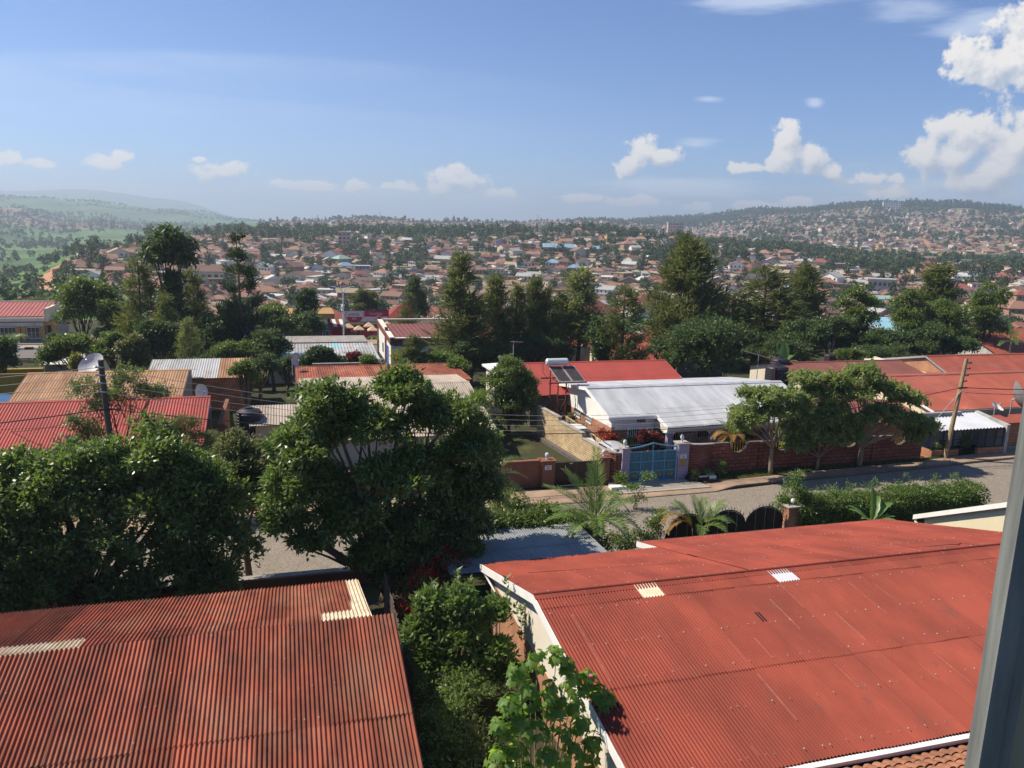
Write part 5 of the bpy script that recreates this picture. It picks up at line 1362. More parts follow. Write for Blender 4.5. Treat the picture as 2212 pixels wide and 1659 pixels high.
def limb(rng, p, q, bend=.15, k=5):
    p = np.array(p, float); q = np.array(q, float); L = np.linalg.norm(q - p)
    o = rng.normal(size=3) * bend * L
    return [p + (q - p) * t + o * t * (1 - t) + np.array([0, 0, .25 * L * t * (1 - t)]) for t in np.linspace(0, 1, k)]


def tree(name, label, P, clumps, leafm, trunkm, group=None, ntw=1800, per=9, twr=.09, L=.15, Wd=.06, droop=.15, tr=.18, fork=.45, seed=1, stems=1, cat='tree', shell=(.55, 1.0), low=-.35, upb=.40, extra=None, flower=None, tuft=1.0):
    """clumps: (ds, dn, dz, rs, rn, rz) relative to the foot of the tree"""
    rng = np.random.RandomState(seed)
    T = thing(name, label, cat, P, group)
    C = np.array([c[:3] for c in clumps], float); R = np.array([c[3:] for c in clumps], float)
    # leaf sub-clumps: break each big ellipsoid into lobes
    C2, R2 = [], []
    for c, r in zip(C, R):
        rm = float(np.prod(r) ** (1 / 3)); tf = min(.62, max(.13, rm * .36)) * tuft
        k = max(9, int(3.4 * (rm / tf) ** 2))
        for _ in range(k):
            d = rng.normal(size=3); d /= np.linalg.norm(d); d[2] = abs(d[2]) * .9 if d[2] < -.45 else d[2]
            C2.append(c + d * r * rng.uniform(.42, 1.02)); R2.append(np.array([1.12, 1.12, .72]) * tf * rng.uniform(.6, 1.25))
    C2 = np.array(C2); R2 = np.array(R2)
    V = clump_leaves(rng, C2, R2, ntw, per, twr, L, Wd, droop, shell=shell, low=low, upb=upb)
    obj('crown', to_mesh('crown', V, quadF(V), leafm), T)
    b = MB()
    top = C.mean(0); hmin = max(.3, (C[:, 2] - R[:, 2]).min())
    f = np.array([top[0] * .3, top[1] * .3, min(hmin * 1.0, top[2] * fork) if stems == 1 else .3])
    if stems == 1:
        b.tube(limb(rng, (0, 0, -.2), f, .06), np.linspace(tr * 1.25, tr * .85, 5), 9)
    for i, c in enumerate(C):
        st = f if stems == 1 else np.array([rng.uniform(-.3, .3), rng.uniform(-.3, .3), -.1])
        b.tube(limb(rng, st, c, .14, 6), np.linspace(tr * (.62 if stems == 1 else .8), tr * .14, 6), 7)
        for j in range(3):
            e = C2[rng.randint(len(C2))] if False else c + (rng.normal(size=3) * R[i] * .5); b.tube(limb(rng, c * .55 + st * .45, e, .12, 4), np.linspace(tr * .26, tr * .06, 4), 5)
    me = to_mesh('trunk', b.v, b.f, trunkm, smooth=True); obj('trunk', me, T)
    if flower:
        m_, n_ = flower
        V = clump_leaves(rng, C2, R2 * 1.03, n_, 10, .10, .12, .10, .1, shell=(.95, 1.0))
        obj('blossom', to_mesh('blossom', V, quadF(V), m_), T)
    return T


def casuarina_mesh(seed, H, Rm, n_br=70, sprays=60, power=.9, h0=.10, lift=.55, L=.58, Wd=.075, hang=.1, spread=.28, tiers=None, bare=.35, tuft=.0):
    """trunk with many upswept branches carrying feathery sprays; returns trunk MB and leaf vertices"""
    rng = np.random.RandomState(seed)
    b = MB(); b.tube([(0, 0, -.2), (rng.uniform(-.15, .15), rng.uniform(-.15, .15), H * .5), (rng.uniform(-.2, .2), rng.uniform(-.2, .2), H * .98)], [H * .016, H * .011, .02], 7)
    Ps, As = [], []
    for i in range(n_br):
        t = h0 + (1 - h0) * (i + rng.uniform(0, 1)) / n_br
        if tiers: t = h0 + (1 - h0) * (math.floor((t - h0) / (1 - h0) * tiers) + rng.uniform(.35, .65)) / tiers
        Lb = Rm * ((1 - t) ** power) * rng.uniform(.55, 1.12) + Rm * .06
        if t < .25: Lb *= .45 + 2.2 * t
        a = rng.uniform(0, 2 * math.pi); el = lift + rng.uniform(-.25, .25)
        d = np.array([math.cos(a) * math.cos(el), math.sin(a) * math.cos(el), math.sin(el)])
        p0 = np.array([0, 0, t * H - (math.sin(el) * Lb * .55)]); p0[2] = max(.4, p0[2])
        p1 = p0 + d * Lb
        mid = (p0 + p1) / 2 - np.array([0, 0, .10 * Lb])
        b.tube([p0, mid, p1], [.008 * Lb + .014, .006 * Lb + .008, .005], 4, caps=False)
        m = max(6, int(sprays * Lb / Rm)); u = rng.uniform(bare, 1.05, m)
        q = np.where(u[:, None] < .5, p0 + (mid - p0) * (u[:, None] * 2), mid + (p1 - mid) * (u[:, None] * 2 - 1))
        q = q + rng.normal(size=(m, 3)) * spread * (.30 + .5 * Lb / Rm)
        Ps.append(q); As.append(unit(d * .75 + np.array([0, 0, .30 - hang]) + rng.normal(size=(m, 3)) * .5))
    P = np.concatenate(Ps); A = np.concatenate(As); n = len(P)
    k = 4
    P = np.repeat(P, k, 0) + rng.normal(size=(n * k, 3)) * .12; A = unit(np.repeat(A, k, 0) + rng.normal(size=(n * k, 3)) * .28)
    S = unit(np.cross(A, rng.normal(size=(n * k, 3))))
    V = leaf_quads(P, A, S, L * rng.uniform(.6, 1.3, n * k), Wd * rng.uniform(.7, 1.4, n * k))
    return b, V


CAS = {}


def casuarina(label, P, H, W_, kind='a', leafm='leaf_cas', group='casuarina trees beyond the far houses', name='casuarina_tree'):
    kk = (kind, leafm)
    if kk not in CAS:
        pr = {'a': dict(seed=1, H=10, Rm=2.3, n_br=120, sprays=34), 'b': dict(seed=2, H=10, Rm=2.0, n_br=100, sprays=30, power=.7, lift=.75), 'c': dict(seed=3, H=10, Rm=2.6, n_br=90, sprays=30, power=.55, lift=.65, spread=.36),
              'wisp': dict(seed=4, H=10, Rm=2.2, n_br=75, sprays=30, power=.45, lift=.9, h0=.3, spread=.35, hang=.5), 'pine': dict(seed=5, H=10, Rm=3.1, n_br=150, sprays=40, power=.5, lift=.7, spread=.42, h0=.16),
              'fir': dict(seed=6, H=10, Rm=3.5, n_br=46, sprays=95, power=.95, lift=.40, tiers=8, h0=.16, spread=.17, bare=.42, L=.36, Wd=.08, hang=-.35),
              'col': dict(seed=7, H=10, Rm=1.5, n_br=130, sprays=30, power=.4, lift=.8, spread=.34)}[kind]
        b, V = casuarina_mesh(**pr)
        CAS[kk] = (to_mesh('trunk', b.v, b.f, MT['trunk'], smooth=True), to_mesh('crown', V, quadF(V), MT[leafm]), pr['Rm'])
    tm, cm, rm = CAS[kk]
    T = thing(name, label, 'tree', P, group)
    T.scale = (W_ / 2 / rm, W_ / 2 / rm, H / 10)
    T.rotation_euler = (0, 0, (P[0] * 37.7) % 6.28)
    obj('trunk', tm, T); obj('crown', cm, T)
    return T


def frond_mesh(rng, base, az, el, length, droop, nl, ll, lw, vee=.35):
    """one feather-palm frond: returns leaf vertices and the rachis points"""
    d = np.array([math.cos(az), math.sin(az), 0]); pts = []
    for t in np.linspace(0, 1, 12):
        e = el - droop * t ** 1.6
        pts.append((base if not pts else pts[-1]) + (d * math.cos(e) + np.array([0, 0, math.sin(e)])) * length / 11 * (0 if not pts else 1))
    pts = np.array(pts)
    t = np.linspace(.12, .99, nl); idx = t * 11; i0 = np.clip(idx.astype(int), 0, 10); f = (idx - i0)[:, None]
    P = pts[i0] * (1 - f) + pts[i0 + 1] * f; tang = unit(pts[i0 + 1] - pts[i0])
    side = np.array([-math.sin(az), math.cos(az), 0])
    Vs = []
    for sg in (-1, 1):
        A = unit(tang * .75 + sg * side * 1.0 + np.array([0, 0, vee]) + rng.normal(size=(nl, 3)) * .10 - np.array([0, 0, .25]) * t[:, None])
        nrm = unit(np.cross(A, tang)); S = unit(np.cross(A, nrm))
        Lx = ll * np.sin(np.clip(t * 1.05 + .12, 0, 1) * math.pi * .92) ** .6 * rng.uniform(.85, 1.1, nl)
        Vs.append(leaf_quads(P, A, tang * .9 + S * .1, Lx, np.full(nl, lw)))
    return np.concatenate(Vs), pts


def palm(name, label, P, hz_, fronds, m='palm', nl=60, ll=.55, lw=.035, seed=1, stems=((0, 0),), tr=.09, group=None, dry=()):
    """fronds: (azimuth deg in street frame, elevation deg, length, droop rad[, stem index])"""
    rng = np.random.RandomState(seed)
    T = thing(name, label, 'palm', P, group)
    b = MB()
    for (x, y) in stems: b.tube([(x * .4, y * .4, -.1), (x * .8, y * .8, hz_ * .6), (x, y, hz_)], [tr * 1.2, tr, tr * .7], 7)
    obj('stem', to_mesh('stem', b.v, b.f, MT['trunk_pale'], smooth=True), T)
    for i, fr in enumerate(fronds):
        st = stems[fr[4]] if len(fr) > 4 else stems[0]
        V, pts = frond_mesh(rng, np.array([st[0], st[1], hz_]), math.radians(fr[0]), math.radians(fr[1]), fr[2], fr[3], nl, ll, lw)
        lm = MT['palm_dry'] if i in dry else MT[m]
        r = MB(); r.tube(pts, np.linspace(.026, .006, 12), 5)
        nV = len(V); allV = np.concatenate([V, np.array(r.v)])
        F = [tuple(q) for q in quadF(V)] + [tuple(k + nV for k in f) for f in r.f]
        obj('frond', to_mesh('frond', allV, F, lm), T)
    return T


def bush(name, label, P, clumps, leafm, cat='bush', ntw=350, per=8, twr=.10, L=.12, Wd=.05, seed=1, group=None, droop=.1, stemm=None):
    return tree(name, label, P, clumps, leafm, stemm or MT['trunk'], group, ntw, per, twr, L, Wd, droop, .035, seed=seed, stems=2, cat=cat)


# the big trees by the cobbled street
tree('broadleaf_tree', 'large dark glossy tree filling the lower left beside the cobbled street', (-8.0, 31.2, 0), [(-3.0, -.3, 5.0, 2.6, 2.2, 1.5), (.0, .3, 5.7, 2.3, 2.0, 1.5), (2.4, 0, 6.1, 2.0, 1.8, 1.4), (4.6, -.1, 4.6, 1.5, 1.6, 1.2), (-5.0, -.5, 4.0, 2.3, 2.0, 1.5), (3.8, .2, 5.6, 1.2, 1.2, .9), (-.4, .2, 4.6, 2.6, 1.8, 1.7), (2.6, -.6, 3.9, 2.6, 1.8, 1.6), (-2.4, -.8, 3.6, 2.4, 1.6, 1.5), (4.7, -.6, 2.9, 1.8, 1.3, 1.5), (3.6, -1.0, 1.8, 1.9, 1.1, 1.0), (-.6, -1.2, 2.4, 1.5, 1.2, 1.0), (-4.6, -1.2, 2.4, 2.2, 1.3, 1.4), (5.0, -.8, 1.5, 1.3, 1.0, .8), (-2.6, -1.5, 1.4, 1.8, 1.0, .9), (-.6, -1.4, 3.4, 1.6, .9, 1.0), (1.0, -1.4, 2.9, 1.3, .8, .8), (-1.2, -1.5, 2.4, 1.2, .8, .8), (1.8, -1.3, 1.4, 1.4, .8, .8)],
     MT['leaf_dark'], MT['trunk'], ntw=11500, per=9, twr=.10, L=.22, Wd=.105, tr=.26, fork=.30, seed=11)
tree('broadleaf_tree', 'tallest dark glossy street tree standing before the beige roof, its leaf sprays hanging down', (3.4, 29.9, 0), [(-2.0, 0, 8.4, 1.1, 1.3, .95), (1.0, 0, 8.7, 1.2, 1.3, 1.0), (2.6, 0, 7.6, 1.3, 1.4, .95), (-.5, .3, 7.2, 1.7, 1.7, 1.1), (-2.9, 0, 6.9, 1.3, 1.4, 1.0), (3.8, .2, 6.0, 1.2, 1.3, 1.2), (.8, -.4, 5.6, 2.0, 1.6, 1.2), (-2.9, -.3, 5.2, 1.5, 1.4, 1.1), (3.0, -.2, 4.3, 1.4, 1.2, 1.2), (-1.2, -.6, 4.0, 1.5, 1.2, 1.0), (1.3, -.6, 3.4, 1.5, 1.2, 1.1), (-3.7, -.1, 4.0, 1.0, .8, .45), (2.5, -.7, 2.2, 1.2, 1.0, .9), (-.5, -.7, 2.4, 1.0, .8, .8), (.9, -.9, 1.6, 1.0, .8, .7), (-2.8, -.5, 3.2, .8, .7, .4), (4.2, 0, 4.8, .9, .9, .7), (1.6, -1.0, 2.4, 1.2, .8, .8), (3.5, -.5, 3.2, 1.1, .8, .8), (2.2, -1.0, 1.2, 1.0, .7, .6), (.1, -1.0, 3.0, 1.2, .8, .7)],
     MT['leaf_dark'], MT['trunk'], ntw=13000, per=9, twr=.10, L=.24, Wd=.10, tr=.26, fork=.3, seed=12, droop=.35)
tree('olive_tree', 'paler olive-green tree between the two big dark trees', (-1.9, 33.2, 0), [(-.2, 0, 5.6, 1.3, 1.3, .9), (-.8, 0, 4.7, 1.5, 1.3, 1.1), (.6, -.2, 4.3, 1.4, 1.2, 1.1), (-1.2, -.2, 3.8, 1.2, 1.1, .8)], MT['leaf_olive'], MT['trunk'], ntw=2600, per=9, L=.20, Wd=.07, twr=.09, tr=.13, seed=13, droop=.35)
tree('feathery_tree', 'light feathery shrub tree in front of the left red roof', (-5.6, 42.0, 0), [(0, 0, 4.2, 1.3, .8, 1.1), (-1.3, 0, 4.2, .9, .7, .9), (1.2, 0, 3.6, 1.1, .8, .9), (.3, 0, 5.0, .7, .6, .6), (-.4, 0, 2.8, 1.5, .9, 1.0)], MT['leaf_olive'], MT['trunk'], ntw=1500, per=10, L=.13, Wd=.04, twr=.09, tr=.09, seed=14, cat='tree')
tree('broadleaf_tree', 'young tree spreading over the tan roof beside the dark utility pole', (-8.9, 46.0, 0), [(-1.8, 0, 5.9, 1.0, .7, .9), (.3, 0, 6.2, 1.1, .8, 1.2), (1.5, 0, 5.7, .9, .7, .8), (-.6, 0, 5.2, 1.3, .8, .8), (-2.4, -.2, 4.2, .6, .5, .7), (-1.6, -.2, 3.5, .8, .6, .9)], MT['leaf_mid'], MT['trunk'], ntw=900, per=9, L=.17, Wd=.07, tr=.10, seed=15)
tree('broadleaf_tree', 'rounded green tree with white blossoms between the beige roof and the stone wall', (at_n(1100, 865, 55.5)[0], 55.5, -.3), [(0, 0, 4.7, 1.7, 1.6, 1.1), (-.9, -.3, 3.6, 1.3, 1.2, 1.2), (1.0, -.3, 3.7, 1.3, 1.2, 1.3), (.1, -.7, 2.5, 1.7, 1.2, 1.2), (0, -.6, 1.3, 1.3, 1, .8)], MT['leaf_mid'], MT['trunk'], ntw=2800, per=9, L=.19, Wd=.09, twr=.09, tr=.14, seed=16, flower=(MT['white'], 14))
tree('papaya_tree', 'small umbrella-headed papaya tree before the casuarinas', (14.2, 66, -.5), [(0, 0, 3.7, .95, .95, .45)], MT['leaf_mid'], MT['trunk_pale'], ntw=120, per=8, L=.34, Wd=.14, tr=.08, fork=.9, seed=17, low=-.2)
# bushes along the near wall in the middle
bush('dense_bush', 'dense dark hedge-like bushes below the palm on the near side of the street', (10.2, 31.9, 0), [(-2.2, 0, 1.9, 1.5, .9, 1.1), (0, .2, 1.8, 1.5, .9, 1.2), (1.6, 0, 1.6, 1.3, .9, 1.0), (2.9, -.1, 1.1, 1.0, .8, .8), (-3.2, .3, 2.6, 1.1, .8, 1.0)], MT['leaf_mid'], ntw=3200, per=8, twr=.09, L=.17, Wd=.08, seed=18)
bush('dense_bush', 'rose-like bush growing in front of the orange wall', (11.6, 36, 0), [(-1.4, -1, 1.4, 1.2, .9, 1.0), (.2, -1.2, 1.2, 1.2, .8, .9), (1.5, -1.6, .9, 1.0, .7, .7)], MT['leaf_mid'], ntw=750, per=8, twr=.09, L=.15, Wd=.08, seed=19)
bush('low_shrub', 'leafy shrubs between the palm and the arched gates', (15.2, 31.3, 0), [(-1, 0, .8, .9, .6, .7), (.2, 0, .9, .9, .6, .7), (1.3, .4, 1.2, .5, .4, 1.1)], MT['leaf_mid'], ntw=520, per=8, twr=.09, L=.13, Wd=.06, seed=20)
bush('yellow_shrub', 'bright yellow-green shrub leaning beside the first arch', (16.9, 32.2, 0), [(0, 0, 1.4, .25, .25, .5), (.2, 0, 1.9, .2, .2, .35)], MT['leaf_yellow'], ntw=60, per=8, twr=.07, L=.12, Wd=.07, seed=21)
bush('yellow_bush', 'small yellow-green bush on the pavement behind the street tree', (.0, 41.0, .1), [(0, 0, .5, .6, .4, .5), (-.7, .2, .5, .5, .4, .5)], MT['leaf_yellow'], ntw=150, per=8, twr=.08, L=.14, Wd=.05, seed=22)
bush('red_flower_bush', 'red-flowering shrub in the shade beside the lean-to', (4.6, 27.3, .5), [(0, 0, 1.3, .9, .7, .8), (1.2, .8, 1.5, .8, .7, .7), (-.7, -.8, .8, .7, .6, .6)], MT['leaf_dark'], ntw=260, per=8, L=.15, Wd=.06, seed=23)
q = bpy.data.objects['red_flower_bush']
V = clump_leaves(np.random.RandomState(8), [(0, 0, 1.5), (1.2, .8, 1.8), (-.7, -.8, 1.0)], [(.85, .7, .7), (.8, .7, .6), (.6, .6, .5)], 85, 8, .09, .26, .055, .0, shell=(.85, 1)); obj('blossom', to_mesh('blossom', V, quadF(V), MT['flower_red']), q)

# guava tree between the two near houses
tree('guava_tree', 'guava-like tree with upright leafy shoots between the two near houses', (4.6, 21.5, .8), [(-.7, .2, 3.1, .5, .6, .4), (.3, .2, 3.3, .6, .6, .35), (1.3, -.1, 2.9, .55, .6, .4), (.1, -.4, 2.4, .7, .6, .5), (-1.1, -.2, 2.4, .5, .5, .5), (1.0, -.7, 1.9, .65, .6, .45), (.2, -1.0, 1.3, .7, .6, .5), (1.6, -.9, 1.2, .5, .5, .4), (-.5, -.6, 1.8, .5, .5, .4)],
     MT['leaf_light'], MT['trunk'], ntw=1000, per=9, twr=.09, L=.21, Wd=.09, tr=.09, seed=24, droop=0, fork=.3)
GT = [o for o in bpy.data.objects if o.name == 'guava_tree'][0]
rng = np.random.RandomState(77); Ps, As, b = [], [], MB()
for (x, y, z, h) in ((-1.2, 0, 2.7, 1.1), (-.6, .3, 3.3, .75), (.1, .1, 3.4, 1.0), (.55, .3, 3.2, .8), (1.75, .3, 2.5, 1.4), (1.3, 0, 3.0, .6), (2.1, -.3, 2.0, 1.2), (-1.3, -.4, 2.0, .8)):
    b.tube([(x, y, z), (x + rng.uniform(-.1, .1), y, z + h)], [.012, .006], 4)
    n = int(h * 46); t = rng.uniform(0, 1, n); a = rng.uniform(0, 6.28, n)
    Ps.append(np.stack([np.full(n, x), np.full(n, y), z + h * t], 1)); As.append(np.stack([np.cos(a), np.sin(a), np.full(n, .65)], 1))
P_ = np.concatenate(Ps); A_ = unit(np.concatenate(As)); S_ = unit(np.cross(A_, np.array([0, 0, 1.0]) + rng.normal(size=A_.shape) * .25))
V = leaf_quads(P_, A_, S_, rng.uniform(.14, .24, len(P_)), rng.uniform(.06, .10, len(P_)), .1)
obj('shoot_leaves', to_mesh('shoot_leaves', V, quadF(V), MT['leaf_light']), GT); obj('twigs', to_mesh('twigs', b.v, b.f, MT['trunk']), GT)

# lobed-leaf plant in front of the cream gable
MT['leaf_lobed'] = leaf_mat('bright_lobed_leaf', (0.13, 0.24, 0.045), (0.22, 0.34, 0.075), 0.45, 0.4, 0.60)


def lobed_plant():
    rng = np.random.RandomState(31)
    T = thing('lobed_leaf_shrub', 'tall bright green shrub with large lobed hanging leaves in front of the cream gable', 'shrub', (5.2, 14.9, 1.0))
    heads = [(-.55, .1, 4.95), (-.05, .2, 5.1), (.42, .2, 5.15), (.75, .3, 4.7), (-.30, -.1, 4.55), (.2, 0, 4.5), (-.75, -.1, 4.35), (-.5, -.2, 3.95), (.35, -.1, 4.1), (1.25, .4, 4.35), (1.55, .3, 3.95), (1.75, .3, 3.75), (.9, .1, 3.95), (-.15, -.2, 3.65), (.45, -.2, 3.5), (1.0, 0, 3.45), (-.6, -.3, 3.35), (.1, -.4, 3.1), (.7, -.3, 3.0), (-.45, -.5, 2.8), (.3, -.5, 2.6), (1.05, -.3, 2.75), (-.8, -.4, 2.9), (.75, -.5, 2.3), (-.1, -.6, 2.2), (-.7, -.6, 2.3), (1.3, -.1, 3.0), (.4, .2, 3.9), (-.2, .1, 4.2), (.95, .4, 4.3), (0, -.5, 1.8), (.6, -.5, 1.8), (-.5, -.5, 1.7), (1.2, -.4, 2.2), (-1.0, -.3, 3.9), (-1.05, -.4, 3.3), (-1.0, -.5, 2.6), (-.9, -.6, 1.9)]
    out = []
    for k in range(5):
        a0 = (k / 5) * 2 * math.pi
    prof = []
    for k in range(5):
        th = math.radians(-104 + 52 * k); r = (.72, .90, 1.0, .90, .72)[k]
        prof.append((r * math.sin(th), r * math.cos(th)))
        if k < 4:
            th2 = th + math.radians(26); prof.append((.62 * math.sin(th2), .62 * math.cos(th2)))
    prof = np.array([(0, -.08)] + prof)
    Vs, Fs = [], []
    st = MB()
    for (x, y, z) in heads:
        c = np.array([x, y, z])
        st.tube([c * np.array([.25, .25, 0]), c * np.array([.7, .7, .55]), c - np.array([0, 0, .02])], [.022, .016, .009], 5)
        for i in range(rng.randint(23, 30)):
            a = rng.uniform(0, 6.28); dn = rng.uniform(0, .40); rad = rng.uniform(.06, .26) * (.6 + dn * 1.6)
            p = c + np.array([math.cos(a) * rad, math.sin(a) * rad, -dn + .06])
            s_ = rng.uniform(.13, .22) * (1.0 if dn > .06 else .7)
            tipd = unit(np.array([math.cos(a) * .75, math.sin(a) * .75, -.75 - dn * 1.1]) + rng.normal(size=3) * .22)
            out_ = unit(np.array([math.cos(a), math.sin(a), .8]) + rng.normal(size=3) * .2)
            sd = unit(np.cross(tipd, out_)); nr = np.cross(sd, tipd)
            base = len(Vs)
            Vs.append(p + nr * s_ * .10)
            for (u, v) in prof: Vs.append(p + sd * u * s_ + tipd * v * s_ - nr * s_ * .22 * (u * u))
            for j in range(len(prof)): Fs.append((base, base + 1 + j, base + 1 + (j + 1) % len(prof)))
    me = to_mesh('leaves', np.array(Vs), np.array(Fs), MT['leaf_lobed']); obj('leaves', me, T)
    obj('stems', to_mesh('stems', st.v, st.f, MT['trunk_pale'], smooth=True), T)
    f = MB(); f.lathe((1.28, .2, 4.28), [(.01, 0), (.035, .03), (.05, .08), (.01, .09)], 8); obj('flower', to_mesh('flower', f.v, f.f, mat('pink_petal', (.6, .12, .25))), T)


lobed_plant()
bush('shaded_undergrowth', 'dark shaded undergrowth filling the gap between the two near houses', (4.4, 17.2, 1.0), [(-.6, 1.2, .8, .9, 1.0, .7), (-.2, 0, .6, 1, .9, .6), (.5, -1, .5, .9, .9, .6), (0, 2.4, 1.0, 1.0, .9, .8), (-.9, -1.2, .5, .7, .8, .5)], MT['leaf_dark'], ntw=800, per=8, L=.14, Wd=.06, seed=33)

# palms
palm('feather_palm', 'large feather palm with upright fronds between the lean-to and the street', (13.0, 30.6, .2), 2.35,
     [(72, 66, 3.6, .55), (20, 15, 2.4, .85), (150, 48, 2.9, .7), (128, 62, 2.8, .5), (168, 22, 2.3, .8), (-60, 28, 1.9, 1.4), (-110, 40, 1.9, 1.5), (-20, 20, 2.2, 1.2), (215, 30, 2.2, 1.3), (250, 55, 1.8, 1.6), (45, 40, 2.6, .9), (95, 78, 2.6, .3), (5, 48, 2.2, 1.1), (185, 45, 2.4, 1.0)], nl=84, ll=.66, lw=.055, seed=41, tr=.12)
palm('cane_palm', 'yellowing clump of cane palm behind the arched gate', (18.6, 31.3, .2), 1.35,
     [(20, 55, 1.9, 1.3, 1), (60, 66, 1.8, 1.0, 2), (120, 62, 1.8, 1.2, 0), (165, 55, 2.0, 1.5, 0), (-20, 40, 1.7, 1.5, 1), (95, 74, 1.7, .8, 2), (-60, 45, 1.5, 1.6, 2), (200, 50, 2.1, 1.9, 0), (240, 45, 1.5, 1.8, 2), (10, 70, 1.7, 1.0, 1), (140, 75, 1.6, .9, 0), (185, 62, 2.2, 2.0, 0), (300, 60, 1.4, 1.5, 1)],
     nl=52, ll=.46, lw=.05, seed=42, stems=((-.35, 0), (.4, .1), (.05, -.2)), tr=.035, dry=(7, 11))
palm('feather_palm', 'shaded feather palm half hidden by the big street tree', (8.6, 34.0, 0.0), 3.6, [(20, 20, 2.6, 1.0), (60, 40, 2.6, .9), (-20, 10, 2.5, 1.3), (-70, 20, 2.3, 1.5), (110, 60, 2.4, .6), (150, 30, 2.4, 1.0), (200, 20, 2.2, 1.2), (0, 50, 2.5, 1.0), (85, 70, 2.2, .5)], m='leaf_mid', nl=64, ll=.6, lw=.05, seed=43, tr=.12)
palm('feather_palm', 'pale upright palm fronds against the beige roof', (10.1, 47.2, 0.0), 3.0, [(60, 55, 1.9, .6), (30, 45, 1.8, .8), (95, 60, 1.7, .6), (130, 50, 1.6, .8), (0, 30, 1.6, 1.0), (160, 35, 1.5, 1.1)], m='palm', nl=56, ll=.55, lw=.055, seed=44, tr=.1)
palm('yellow_palm', 'small palm with browning fronds seen through the first round wall opening', (27.9, 43.7, 0.1), 2.1, [(20, 40, 1.5, 1.2), (70, 70, 1.7, .8), (120, 60, 1.6, 1.0), (160, 30, 1.6, 1.6), (200, 25, 1.6, 1.9), (240, 40, 1.3, 1.7), (280, 40, 1.2, 1.6), (100, 80, 1.6, .6), (185, 45, 1.7, 1.9)], m='palm', nl=50, ll=.42, lw=.045, seed=45, tr=.07, dry=(3, 4, 5, 6, 8))
palm('small_palm', 'small feather palm on the roadside by the red-trimmed shop', (12.0, 109, -3), 2.2, [(a, 40, 1.7, 1.3) for a in range(0, 360, 32)], nl=24, ll=.6, lw=.08, seed=46, tr=.1, group='small roadside palms')
palm('small_palm', 'small feather palm on the verge in front of the left shop', (-33.4, 111.0, -3), 2.5, [(a, 42, 1.9, 1.3) for a in range(0, 360, 30)], nl=24, ll=.7, lw=.09, seed=47, tr=.1, group='small roadside palms')
s_, n_, z_ = at_n(2180, 770, 80)
palm('coconut_palm', 'bright green young palm at the far right edge below the red roof', (s_, 80, -1.5), 3.6, [(70, 75, 3.0, .5), (30, 35, 2.4, 1.2), (150, 45, 2.6, 1.0), (180, 15, 2.2, 1.1), (-20, 20, 2.4, 1.3), (110, 80, 3.2, .2), (240, 30, 2.0, 1.3), (300, 40, 2.2, 1.3), (10, 60, 2.5, .8)], m='banana', nl=34, ll=.7, lw=.10, seed=48, tr=.14)

# banana plants
def banana(label, P, leaves, seed, hz_=1.2):
    rng = np.random.RandomState(seed)
    T = thing('banana_plant', label, 'banana plant', P, 'banana plants')
    b = MB(); b.tube([(0, 0, -.1), (0, 0, hz_)], [.13, .09], 8); obj('stem', to_mesh('stem', b.v, b.f, MT['banana'], smooth=True), T)
    for (az, el, L, Wd, dr) in leaves:
        a = math.radians(az); d = np.array([math.cos(a), math.sin(a), 0]); side = np.array([-math.sin(a), math.cos(a), 0])
        p = np.array([0, 0, hz_]); V, F = [], []
        for i, t in enumerate(np.linspace(0, 1, 12)):
            e = math.radians(el) - dr * t ** 1.5
            if i: p = p + (d * math.cos(e) + np.array([0, 0, math.sin(e)])) * L / 11
            w = Wd * (0 if t < .12 else math.sin(min(1, (t - .1) / .88) * math.pi) ** .55) + .012
            nrm = np.array([0, 0, 1.0]) * math.cos(e) - d * math.sin(e)
            j = rng.uniform(-.03, .03)
            V += [p - side * (w + j) + nrm * w * .35, p, p + side * (w - j) + nrm * w * .35]
        for i in range(11):
            for q in (0, 1): F.append((i * 3 + q, i * 3 + q + 1, i * 3 + q + 4, i * 3 + q + 3))
        obj('leaf', to_mesh('leaf', np.array(V), np.array(F), MT['banana'], smooth=True), T)


banana('banana plant with upright leaves before the hedge on the near side', (27.6, 30.2, .2), [(80, 84, 1.9, .15, .1), (15, 48, 1.8, .20, .7), (160, 50, 1.6, .18, .6), (40, 62, 1.6, .2, .5), (130, 40, 1.3, .17, .6), (-60, 40, 1.3, .18, .7), (200, 45, 1.2, .17, .8), (-10, 35, 1.3, .18, .7)], 51)
banana('banana plant with broad leaf rising behind the black tanks', (43.6, 61, 1.5), [(70, 85, 2.2, .42, .1), (120, 70, 2.0, .36, .3), (20, 50, 1.8, .32, .9), (180, 55, 1.6, .3, .9), (240, 40, 1.5, .3, 1.2), (-40, 45, 1.5, .3, 1.1)], 52, 2.0)
b = None

# hedge on the near side
HG = thing('clipped_hedge', 'long clipped green hedge along the near side of the street on the right', 'hedge', (31, 33, 0))
rng = np.random.RandomState(61)
n = 30000
u = rng.uniform(-6.2, 6.0, n); face = rng.choice(3, n, p=[.45, .4, .15])
top = 1.72 + .10 * np.sin(u * 1.3) + .07 * np.sin(u * 3.7) + .05 * np.sin(u * 9.1)
y = np.where(face == 0, rng.uniform(-.75, .75, n), np.where(face == 1, -.75 + rng.normal(size=n) * .10, .75 + rng.normal(size=n) * .10)); zz_ = np.where(face == 0, top + rng.normal(size=n) * .09, rng.uniform(.1, 1.7, n))
y = y + .1 * np.sin(u * 2.1 + zz_ * 3)
P_ = np.stack([u, y, zz_], 1); ND = np.where((face == 0)[:, None], np.array([0, 0, 1.0]), np.where((face == 1)[:, None], np.array([0, -1.0, .2]), np.array([0, 1.0, .2])))
